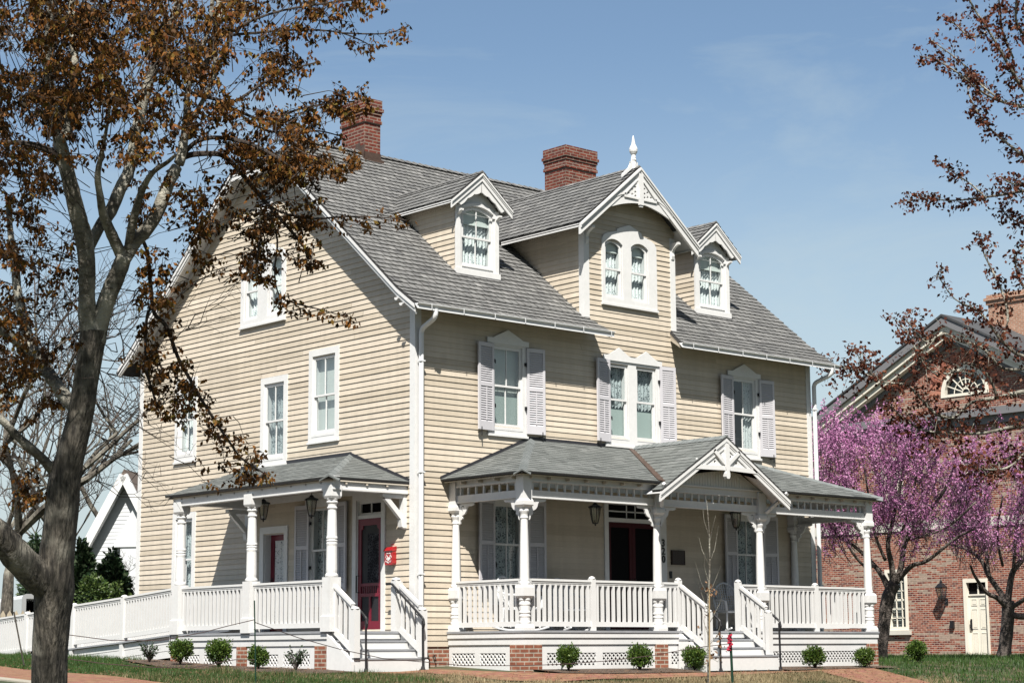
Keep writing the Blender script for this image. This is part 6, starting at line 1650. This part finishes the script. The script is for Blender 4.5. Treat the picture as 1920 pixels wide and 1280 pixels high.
LIMBS = [
 ([(176,640,20),(165,600,18),(163,560,16),(163,500,16),(158,450,17),(150,420,16),(140,380,15),(128,330,14),(115,280,13),(108,245,12),(100,210,10),(93,150,9),(90,90,8),(95,20,7),(100,-40,6)], DT, DT-1.0),
 ([(115,262,9),(125,245,9),(135,200,9),(140,120,8),(135,40,7),(132,-30,6)], DT-.8, DT-.3),
 ([(165,470,10),(185,428,11),(207,397,12),(225,355,12),(243,316,11),(257,240,10),(278,158,9),(306,88,8),(334,7,7),(345,-30,6)], DT, DT+.8),
 ([(178,640,20),(190,595,17),(205,550,16),(222,510,16),(233,480,15)], DT, DT-.1),
 ([(233,488,12),(217,456,11),(203,425,10),(193,400,8),(188,370,7),(183,330,6),(190,290,4.5),(200,240,3),(206,200,2),(205,150,1)], DT, DT-1.2),
 ([(230,490,13),(254,452,13),(275,430,13),(294,400,13),(310,360,12),(325,325,11),(338,300,10),(345,260,8),(350,220,7),(352,170,5),(370,110,5),(390,60,4),(400,-10,4)], DT, DT+.9),
 ([(340,297,6),(360,290,5.5),(395,288,5),(420,293,5),(450,322,4.5),(490,370,4),(530,415,3.5),(560,450,3),(585,485,2)], DT+.7, DT+1.6),
 ([(338,298,6),(350,282,5),(370,265,4.5),(400,258,4),(440,262,4),(475,272,3),(510,290,3),(545,312,2)], DT+.7, DT+.1),
 ([(240,470,8),(247,425,8),(258,382,7),(272,345,6),(290,320,5),(313,305,4),(330,290,3)], DT, DT-.7),
 ([(152,775,14),(135,757,14),(115,735,13),(95,705,13),(75,675,12),(55,640,11),(45,600,10),(33,550,9),(28,490,8),(20,440,6),(15,370,5)], DT, DT+1.5),
 ([(60,668,9),(40,648,8.5),(10,625,8),(-30,600,7)], DT+.6, DT+.2),
 ([(105,890,11),(91,872,10),(75,855,9),(59,841,9),(30,815,8),(0,785,7),(-40,765,6)], DT, DT-.6),
 ([(276,470,4),(279,500,4),(283,540,4),(289,587,4),(312,612,4),(335,673,3.6),(357,712,3.4),(376,746,3),(408,796,2.7),(430,828,2.3),(453,859,2),(494,886,1.4)], DT+.4, DT+1.8),
 ([(285,575,3.5),(276,592,3),(273,640,3),(274,692,2.6),(285,730,2.2),(294,760,1.5)], DT+.6, DT+.4),
 ([(256,440,4),(268,452,4),(276,470,4)], DT+.2, DT+.4),
 ([(0,268,4),(40,268,5),(75,275,6),(105,290,7),(122,310,6)], DT-1., DT-.5),
 ([(348,240,5),(380,190,4.5),(405,130,5),(400,80,6),(408,40,7),(415,-20,7)], DT+.8, DT+1.2),
 ([(420,-20,7),(412,30,6),(395,95,5),(375,145,4)], DT+1.2, DT+.9),
 ([(310,130,4),(350,170,4),(400,185,3.5),(440,190,3),(490,158,2.5),(540,132,2),(600,116,1.5)], DT+.6, DT+1.4),
 ([(330,100,3.5),(380,80,3.5),(420,68,3),(480,62,2.5),(560,56,2),(640,62,1.5),(700,88,1)], DT+.6, DT+2.),
 ([(400,185,3),(450,210,3),(500,225,2.5),(560,205,2),(610,195,1.5),(665,190,1)], DT+1., DT+1.6),
 ([(450,215,2.5),(500,245,2.2),(560,247,2),(600,246,1.5),(640,256,1)], DT+1., DT+1.8),
 ([(490,285,2.5),(540,300,2),(580,296,2),(620,292,1.5),(665,308,1)], DT+.5, DT+1.3),
 ([(500,385,2.5),(540,402,2),(590,410,2),(650,406,1.6),(720,408,1.2),(772,415,.8)], DT+1., DT+2.2),
 ([(505,400,2.5),(520,450,2),(515,510,1.6),(525,555,1.6),(560,570,1.4),(600,580,1.2),(655,596,.8)], DT+1.1, DT+1.6),
 ([(510,395,2),(490,440,1.8),(480,490,1.5),(470,520,1)], DT+1.1, DT+.6),
 ([(420,70,3),(470,40,2.5),(530,20,2),(600,8,2),(680,-2,1.5),(725,-8,1)], DT+1., DT+2.),
 ([(640,62,1.6),(690,64,1.4),(730,62,1.2),(768,48,.8)], DT+1.7, DT+2.1),
]
mb = MB()
LIMBS = [(l, DT+(a-DT)*.7, DT+(b-DT)*.7) for l, a, b in LIMBS]
for l, a, b in LIMBS[:6]+LIMBS[8:12]+LIMBS[16:18]: limb(mb, l, a, b, 10)
mb.build('limb', M['palebark'], MAPLE, smooth=True)
mb = MB(); LP = []
for l, a, b in LIMBS[6:8]+LIMBS[12:16]+LIMBS[18:]: LP.append(limb(mb, l, a, b, 6))
# leafy regions of the crown: (outline in the photo, clusters, depths)
REG = [
 ([(-60,-90),(450,-90),(455,10),(420,120),(430,190),(400,240),(330,250),(250,330),(180,300),(90,330),(-60,330)], 600, 24.6, 29.6),
 ([(-60,-90),(330,-90),(330,110),(240,140),(130,230),(-60,230)], 330, 24.8, 29.2),
 ([(420,185),(490,200),(560,225),(600,300),(560,345),(500,320),(430,280)], 100, 27.4, 29.2),
 ([(430,300),(540,290),(640,300),(650,340),(600,380),(520,430),(450,420),(400,360)], 36, 27.6, 29.2),
 ([(455,410),(600,410),(590,480),(560,560),(500,560),(455,520)], 44, 27.9, 29.0),
 ([(-40,320),(90,320),(80,420),(60,520),(40,640),(-40,640)], 120, 25.8, 29.2),
 ([(60,640),(150,620),(140,700),(120,760),(40,790),(0,700)], 32, 26.2, 28.8),
 ([(-20,640),(60,650),(50,760),(-20,770)], 28, 26.2, 28.8),
 ([(255,590),(330,580),(350,680),(360,760),(330,800),(270,760),(255,680)], 36, 27.4, 28.6),
 ([(330,690),(400,740),(470,790),(500,890),(470,910),(420,880),(360,930),(335,900),(380,830),(340,760)], 30, 27.8, 29.),
 ([(250,320),(420,320),(440,400),(360,470),(300,440),(250,420)], 48, 26.6, 28.6),
 ([(255,460),(390,470),(400,500),(320,560),(260,590)], 30, 26.8, 28.2),
 ([(430,-80),(640,-80),(720,0),(640,40),(520,60),(430,60)], 80, 27.6, 29.4),
 ([(430,60),(560,55),(600,120),(500,170),(430,150)], 34, 27.8, 29.2),
 ([(632,172),(700,172),(690,222),(645,240)], 12, 28.4, 29.0), ([(560,195),(640,185),(640,205),(570,225)], 14, 28.2, 29.0), ([(560,285),(668,290),(668,322),(570,315)], 14, 28., 28.8),
 ([(60,470),(150,430),(150,560),(90,600)], 18, 27, 29), ([(-10,800),(60,810),(90,960),(60,960),(0,870)], 12, 26.5, 28.5),
]
cl = []
for poly, n, a, b in REG:
    u0 = min(p[0] for p in poly); u1 = max(p[0] for p in poly); v0 = min(p[1] for p in poly); v1 = max(p[1] for p in poly); k = 0
    while k < n:
        u = R.uniform(u0,u1); v = R.uniform(v0,v1)
        if not inpoly(u, v, poly): continue
        if mnoise.noise((u*.014,v*.014,7.)) < -.10 and R.random() < .8: continue
        c = P(u,v,R.uniform(dm(a),dm(b))); k += 1
        dd = V((R.gauss(0,1),R.gauss(0,1),R.gauss(-.1,.45))).normalized(); Lt = R.uniform(.12,.34); nn = R.randint(3,5)
        for q in range(nn): cl.append((c+dd*(Lt*q/nn)+V((0,0,R.gauss(0,.015))), None))
        mb.tube([c-dd*.08, c+dd*Lt*.5+V((0,0,.015)), c+dd*Lt],[.004,.003,.0015],3)
        # a twig towards the cluster from somewhere lower and nearer the trunk
        if R.random() < .45:
            e = c+(V((R.gauss(0,.25),R.gauss(0,.25),-R.uniform(.05,.25)))+(P(200,420,DT)-c).normalized()*R.uniform(.15,.4)); mb.tube([e,e.lerp(c,.5)+V((0,0,.05)),c],[.006,.004,.002],4)
for path, (l, a, b) in zip(LP, LIMBS[6:8]+LIMBS[12:16]+LIMBS[18:]):
    if l[0][0] == 0 or len(l) == 3: continue
    n = len(path); L = sum((path[i+1]-path[i]).length for i in range(n-1)); k = int(L/.052)
    for i in range(k):
        t = R.uniform(.28,1.0)*(n-1); j = min(int(t),n-2); p = path[j].lerp(path[j+1], t-j)
        w = .10*(1.15-.6*t/(n-1)); o = V((R.gauss(0,w),R.gauss(0,w),R.gauss(-.03,w*.7))); cl.append((p+o, None))
        if R.random() < .6: mb.tube([p,p+o*.6+V((0,0,.03)),p+o],[.004,.003,.0015],3)
    cl.append((path[-1],5))
# bare fine twigs between the limbs and over the wall
for u, v, du, dv in [(250,560,60,-70),(240,600,90,-30),(260,640,110,-90),(230,640,60,60),(240,700,90,60),(220,660,-50,-40),(200,720,90,70),(215,760,110,60),(300,640,110,-40),(330,560,90,-60),(350,620,100,-90),(190,820,110,60),(190,850,130,70),(180,900,120,50),(100,560,-50,-70),(60,500,50,-60),(110,640,-60,10),(120,700,-60,30),(60,760,60,40),(110,500,40,-80),(220,380,30,-70),(160,880,-40,80),(160,800,130,100),(200,700,150,20),(190,760,170,90)]:
    for k in range(2):
        d = DT+R.uniform(-.3,1.2); q = [P(u,v,d)]; uu, v_ = u, v
        for i in range(1,6):
            uu = u+du*i/5+R.gauss(0,5); v_ = v+dv*i/5+R.gauss(0,6); q.append(P(uu,v_,d+.08*i))
            if i > 1:
                f = q[-1]; s_ = P(uu+R.uniform(-10,35),v_+R.uniform(-35,25),d+.1*i+R.uniform(-.1,.2)); mb.tube([f,f.lerp(s_,.5)+V((0,0,.02)),s_],[.003,.002,.001],3)
        mb.tube(q,[.006,.005,.004,.0035,.002,.0012],4)
# the part of the crown above the frame, towards the sun: it shades the trunk
k = 0
while k < 330:
    c = P(R.uniform(60,150),R.uniform(640,1280),DT)+SUNV*R.uniform(7.2,10.5)+V((R.gauss(0,.7),R.gauss(0,.7),R.gauss(0,.4)))
    q = c-CAM; dd = q.dot(CF)
    if dd < 2 or 640-FOC*q.dot(CU)/dd > -40: continue
    for i in range(4): cl.append((c+V((R.gauss(0,.12),R.gauss(0,.12),R.gauss(0,.08))), None))
    k += 1
mb.build('twig', M['twig'], MAPLE)
leaf_cloud('foliage', MAPLE, M['leaf'], cl, .060, per=(4,8), spread=.027, wr=.28)
# ------------------------------------------------------------------ red maple reaching in from the right
DR_ = 44.
tb = P(2120,1260,DR_); tb.z = g(tb.x,tb.y); RM = thing('red_maple', 'red maple whose budding branches reach in from the right edge before the brick building', 'tree', tb)
mb = MB(); limb(mb, [(2120,1330,60),(2110,1100,48),(2100,900,40),(2090,750,34),(2080,600,26),(2060,400,20),(2050,200,14),(2040,0,9)], DR_, DR_, 12); mb.build('trunk', M['bark'], RM, smooth=True)
RL = [
 [(2090,760,12),(2000,745,9),(1930,733,7),(1870,745,6),(1820,755,5),(1790,782,5),(1755,775,5),(1725,745,4),(1700,722,4),(1660,716,3),(1620,700,3),(1580,688,2),(1552,680,1.5)],
 [(2090,800,11),(1980,790,7),(1900,800,6),(1840,812,5),(1780,810,4),(1730,806,3),(1690,780,2),(1670,760,1.5)],
 [(2080,650,12),(1990,660,8),(1920,668,6),(1880,640,5),(1850,600,4),(1830,580,3),(1790,560,2),(1757,515,1.5)],
 [(1930,690,5),(1880,690,4),(1840,650,4),(1800,640,3),(1770,625,3),(1735,640,2),(1700,600,1.5)],
 [(1870,650,4),(1890,600,4),(1880,550,3.5),(1862,510,3),(1845,475,2.5),(1834,438,1.5)],
 [(2060,400,10),(1980,260,7),(1920,170,6),(1895,130,5),(1870,85,4),(1845,45,3),(1820,5,3),(1805,-40,2)],
 [(2050,240,8),(1960,210,6),(1920,200,5),(1870,188,4),(1830,165,3),(1800,140,2.5),(1765,118,2),(1724,105,1.5)],
 [(1880,190,3.5),(1840,160,3),(1810,125,2.5),(1780,100,2),(1745,75,1.5)],
 [(2060,420,9),(1980,330,6),(1930,300,5),(1890,270,4),(1855,240,3),(1830,205,2.5),(1815,170,2),(1820,140,1.5)],
 [(2060,480,9),(1980,375,6),(1930,358,5),(1880,365,4),(1830,372,3),(1780,376,2.2),(1740,372,1.8),(1703,378,1.2)],
 [(1850,372,3),(1820,345,2.5),(1790,325,2),(1760,300,1.4)],
 [(2060,500,8),(1980,420,4),(1920,420,2.5),(1890,405,1.8),(1875,390,1.2)],
 [(1900,110,3.5),(1880,60,3.5),(1875,20,3),(1870,-30,2)], [(1990,180,6),(1930,80,5),(1905,40,4),(1910,-20,3)],
 [(1850,60,3),(1820,70,2.5),(1790,45,2),(1765,30,1.3)],
 [(1870,745,5),(1850,700,4),(1810,680,3),(1780,700,3),(1740,690,2),(1720,660,1.5)],
 [(2080,850,8),(1980,860,6),(1920,850,5),(1870,870,3),(1840,900,2)], [(1960,800,4),(1900,870,3.5),(1850,880,3),(1810,870,2)],
 [(2000,600,6),(1940,560,4),(1910,520,3.5),(1905,480,2.5),(1925,460,2)], [(1920,300,4),(1930,340,3),(1900,345,2.5),(1875,330,1.5)], [(1760,705,3),(1735,685,2.5),(1715,650,2),(1695,615,1.6),(1680,600,1)],
 [(1640,708,2.5),(1625,690,2),(1612,672,1.5),(1606,660,1)],
]
RL += [[(2*2075-u, v-15, r) for u, v, r in l] for l in (RL[0],RL[2],RL[5],RL[6],RL[8],RL[9],RL[11])]
RL += [[(2055,150,9),(2050+k*40,20,6),(2060+k*90,-120,4),(2060+k*120,-230,2)] for k in (-.2,.5,1.)]      # the rest of its crown, beyond the frame
mb = MB(); cl = []
for l in RL:
    l = [(a_,b_,c_*.62) for a_,b_,c_ in l]
    a = DR_; b = DR_+R.uniform(-1.6,1.6); p = limb(mb, l, a, b, 7); n = len(p); L = sum((p[i+1]-p[i]).length for i in range(n-1))
    low = l[-1][1] > 560
    for i in range(int(L/(.042 if low else .06))):
        t = R.uniform(.2,1.)*(n-1); j = min(int(t),n-2); q = p[j].lerp(p[j+1],t-j); w = .22 if low else .13
        o = V((R.gauss(0,w),R.gauss(0,w),R.gauss(.02,w))); cl.append((q+o, R.randint(4,8)))
        if R.random() < .7: mb.tube([q,q+o*.5+V((0,0,.02)),q+o],[.008,.006,.003],4)
    cl.append((p[-1],6))
mb.build('limb', M['palebark'], RM, smooth=True)
leaf_cloud('foliage', RM, M['redleaf'], cl, .10, spread=.06, droop=.6, wr=.36)
# ------------------------------------------------------------------ redbuds in blossom
def redbud(label, d, trunk, limbs, regs, ntw, seed):
    tb = P(trunk[0][0],trunk[0][1],d); t = thing('redbud_tree', label, 'tree', (tb.x,tb.y,g(tb.x,tb.y)), 'blossoming redbuds before the brick building')
    mb = MB(); limb(mb, [(a,b,c*.86) for a,b,c in trunk], d, d, 12)
    ends = []
    for l in limbs: l = [(a,b,c*.56) for a,b,c in l]; p = limb(mb, l, d, d+R.uniform(-1.8,1.2), 7); ends += p[2:]
    mb.build('trunk', mat('redbud_bark', (.12,.10,.088), .9, noise=((4.,.3),(20.,.4)), bump=(20.,.8)) if 'redbud_bark' not in bpy.data.materials else bpy.data.materials['redbud_bark'], t, smooth=True)
    tw = MB(); pts = []; tn = []
    k = 0
    while k < ntw:
        poly, wgt, dens = R.choices(regs, [r[1] for r in regs])[0]
        u0 = min(p[0] for p in poly); u1 = max(p[0] for p in poly); v0 = min(p[1] for p in poly); v1 = max(p[1] for p in poly)
        u = R.uniform(u0,u1); v = R.uniform(v0,v1)
        if not inpoly(u, v, poly): continue
        if mnoise.noise((u*.02,v*.02,seed)) < -.14: k += .1; continue
        dd = d+R.uniform(-2.2,1.6); c = P(u,v,dd)
        near = min(R.sample(ends, min(8,len(ends))), key=lambda q: (q-c).length)
        dir_ = (c-near).normalized()*.5+V((R.gauss(0,.35),R.gauss(0,.35),.75)); dir_.normalize(); L = R.uniform(.5,1.3)
        e = c+dir_*L; tw.tube([c-dir_*.3, c.lerp(e,.5)+V((R.gauss(0,.03),R.gauss(0,.03),0)), e],[.008,.005,.002],3)
        base = R.gauss(.5,.2)
        for i in range(int(dens*L)):
            q = c.lerp(e, R.random())+V((R.gauss(0,.024),R.gauss(0,.024),R.gauss(0,.024))); pts.append((q, V((R.gauss(0,1),R.gauss(0,1),R.gauss(0,1))))); tn.append(min(1,max(0,base+R.gauss(0,.2))))
        k += 1
    tw.build('twig', M['twig'], t); it = iter(tn)
    f = foliage('blossom', None, M['blossom'], pts, .055, tone=lambda p: next(it)); f.parent = t; f.matrix_parent_inverse = Matrix.Translation(-t.location)
redbud('pink redbud in blossom with a twisted trunk right at the end of the front porch', 49.,
 [(1650,1260,16),(1653,1215,13.5),(1659,1160,13),(1662,1135,14.5),(1668,1112,14),(1678,1092,14)],
 [[(1668,1105,13),(1655,1080,10),(1640,1060,8),(1610,1030,6),(1570,1000,4),(1540,985,3)],[(1676,1095,12),(1672,1060,10),(1665,1020,8),(1675,970,6),(1690,900,5),(1700,830,3)],[(1680,1092,12),(1690,1060,10),(1700,1010,8),(1740,960,6),(1770,920,5),(1790,870,3)],
  [(1685,1085,10),(1710,1060,8),(1740,1050,6),(1790,1010,5),(1830,990,3)],[(1660,1050,6),(1640,1000,5),(1630,940,4),(1620,870,3)],[(1690,1000,5),(1710,940,4),(1720,880,3)],[(1640,1060,6),(1620,1060,5),(1590,1020,4),(1580,960,3)],[(1700,1010,6),(1730,1005,5),(1780,985,4),(1830,940,3)]],
 [([(1526,850),(1570,812),(1650,815),(1740,842),(1800,850),(1815,930),(1770,1000),(1660,1020),(1560,1010),(1526,960)],.78,66),([(1526,930),(1620,960),(1600,1040),(1526,1050)],.10,50),([(1640,960),(1820,880),(1830,1010),(1700,1060),(1640,1030)],.12,40)], 900, 1.)
redbud('pink redbud in blossom with low dark limbs beside the cream door', 52.5,
 [(1880,1250,19),(1884,1215,15),(1889,1170,13.5),(1890,1145,14),(1892,1125,12)],
 [[(1890,1140,12),(1870,1120,9),(1850,1110,7),(1828,1080,5),(1820,1060,4)],[(1888,1130,12),(1876,1110,10),(1855,1080,9),(1840,1050,7),(1815,1030,5),(1780,1020,3)],[(1890,1125,12),(1893,1100,11),(1900,1070,10),(1925,1040,9),(1960,1000,6)],[(1892,1150,11),(1915,1155,11),(1945,1150,10),(1980,1120,8)],[(1894,1140,8),(1910,1130,8),(1940,1110,6)],
  [(1855,1080,6),(1850,1030,5),(1855,960,4),(1850,900,3)],[(1900,1070,6),(1905,1000,5),(1915,930,4),(1930,860,3)],[(1880,1060,5),(1870,1000,4),(1880,930,3)]],
 [([(1790,900),(1860,850),(1960,860),(1960,1000),(1900,1040),(1830,1030),(1780,980)],.70,52),([(1780,960),(1860,1000),(1870,1060),(1800,1050),(1760,1030)],.2,24),([(1900,1010),(1970,1000),(1970,1060),(1910,1070)],.1,30)], 620, 5.)
# ------------------------------------------------------------------ bare trees on the left, far behind
def bare_tree(label, u, vb, d, hgt, seed, spread=.55, levels=5, r0=.16, lean=0.):
    rr = random.Random(seed); p = P(u,vb,d); p.z = g(p.x,p.y)-.1; t = thing('bare_tree', label, 'tree', p, 'leafless trees far behind on the left'); mb = MB(); tw = MB()
    def grow(a, dr, L, r, lv):
        q = [a]; dd = dr.copy()
        for i in range(3): dd = (dd+V((rr.gauss(0,.12),rr.gauss(0,.12),rr.gauss(.03,.08)))).normalized(); q.append(q[-1]+dd*L/3)
        (mb if lv > 2 else tw).tube(q,[r,r*.88,r*.76,r*.62],6 if lv > 2 else 3, cap=False)
        if lv == 0: return
        for i in range(rr.choice((2,3,3)) if lv > 1 else 3):
            b = q[rr.choice((2,3,3))]; ax = V((rr.gauss(0,1),rr.gauss(0,1),rr.gauss(.35,.5))).normalized()
            grow(b, (dd*(1-spread)+ax*spread).normalized(), L*rr.uniform(.62,.85), max(r*.6,.006), lv-1)
    grow(p, V((lean,0,1)), hgt*.34, r0, levels)
    mb.build('trunk', M['bark'], t); tw.build('twig', M['twig'], t)
bare_tree('leafless tree behind the maple limb at the left edge', 20, 1190, 50, 10.5, 3, .55, 6, .20, -.05)
bare_tree('leafless twiggy tree seen between the maple trunk and the white house', 165, 1190, 70, 8., 12, .5, 6, .12)
bare_tree('leafless tree rising behind the forked maple limbs', 95, 1190, 62, 13.5, 21, .55, 6, .18)
bare_tree('leafless tree with fine crown right behind the maple trunk', 215, 1190, 92, 19., 33, .5, 6, .22)
bare_tree('small leafless brown tree in front of the white house wall', 240, 1190, 62, 4.4, 44, .6, 6, .07)
bare_tree('leafless tree at the far left behind the trailer', -30, 1190, 80, 14., 51, .5, 6, .2)
# ------------------------------------------------------------------ camera, sun, sky
cam = bpy.data.cameras.new('camera'); co = bpy.data.objects.new('camera', cam); COL.objects.link(co)
cam.sensor_fit = 'HORIZONTAL'; cam.sensor_width = 36; cam.lens = FOC/1920*36; cam.clip_start = .1; cam.clip_end = 5000
b = -CF
co.matrix_world = Matrix(((CR.x,CU.x,b.x,CAM.x),(CR.y,CU.y,b.y,CAM.y),(CR.z,CU.z,b.z,CAM.z),(0,0,0,1)))
SC.camera = co
sl_ = bpy.data.lights.new('sun', 'SUN'); sl_.energy = 5.0; sl_.angle = math.radians(.53); sl_.color = (1.,.955,.88)
so = bpy.data.objects.new('sun', sl_); COL.objects.link(so); so.rotation_euler = SUNV.to_track_quat('Z','Y').to_euler()
wd = bpy.data.worlds.new('World'); SC.world = wd; wd.use_nodes = True; N = wd.node_tree.nodes; L = wd.node_tree.links
sk = N.new('ShaderNodeTexSky'); sk.sky_type = 'NISHITA'; sk.sun_disc = False; sk.sun_elevation = math.asin(SUNV.z); sk.sun_rotation = math.atan2(SUNV.x, SUNV.y) % (2*math.pi)
sk.air_density = 1.; sk.dust_density = 1.0; sk.ozone_density = 1.5; sk.altitude = 50
tc = N.new('ShaderNodeTexCoord'); mp = N.new('ShaderNodeMapping'); mp.inputs['Rotation'].default_value = (0,.15,.5); mp.inputs['Scale'].default_value = (1.2,2.6,7.)
L.new(tc.outputs['Generated'], mp.inputs['Vector'])
nz = N.new('ShaderNodeTexNoise'); nz.inputs['Scale'].default_value = 2.6; nz.inputs['Detail'].default_value = 7; nz.inputs['Roughness'].default_value = .62; nz.inputs['Distortion'].default_value = .5; L.new(mp.outputs[0], nz.inputs['Vector'])
def mrange(src, a, b, c, d, smooth=False):
    m_ = N.new('ShaderNodeMapRange'); m_.interpolation_type = 'SMOOTHSTEP' if smooth else 'LINEAR'
    for q, x in zip((1,2,3,4), (a,b,c,d)): m_.inputs[q].default_value = x
    L.new(src, m_.inputs[0]); return m_.outputs[0]
def mixc(f, a, col):
    m_ = N.new('ShaderNodeMix'); m_.data_type = 'RGBA'; L.new(f, m_.inputs['Factor']); L.new(a, m_.inputs[6]); m_.inputs[7].default_value = (*col,1); return m_.outputs[2]
sx = N.new('ShaderNodeSeparateXYZ'); L.new(tc.outputs['Generated'], sx.inputs[0])
c_ = mixc(mrange(sx.outputs[2], .32, .02, 0, .95, True), sk.outputs[0], (4.75,5.35,5.65))                    # pale haze above the horizon
c_ = mixc(mrange(nz.outputs['Fac'], .5, .80, 0, .42), c_, (4.6,5.2,5.5))                           # thin high cloud
vm = N.new('ShaderNodeVectorMath'); vm.operation = 'SCALE'; L.new(c_, vm.inputs[0]); L.new(mrange(sx.outputs[1], -.4, .5, .42, 1.0, True), vm.inputs['Scale'])   # made dimmer to the south, for less fill on the front walls
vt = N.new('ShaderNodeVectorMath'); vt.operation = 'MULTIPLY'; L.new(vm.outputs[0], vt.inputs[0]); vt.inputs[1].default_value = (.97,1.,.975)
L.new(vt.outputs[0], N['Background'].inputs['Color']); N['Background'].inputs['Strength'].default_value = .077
SC.view_settings.view_transform = 'Standard'; SC.view_settings.look = 'None'; SC.view_settings.exposure = .78; SC.view_settings.gamma = 1.
SC.view_settings.use_curve_mapping = False
SC.cycles.max_bounces = 8; SC.cycles.diffuse_bounces = 1; SC.cycles.transparent_max_bounces = 24
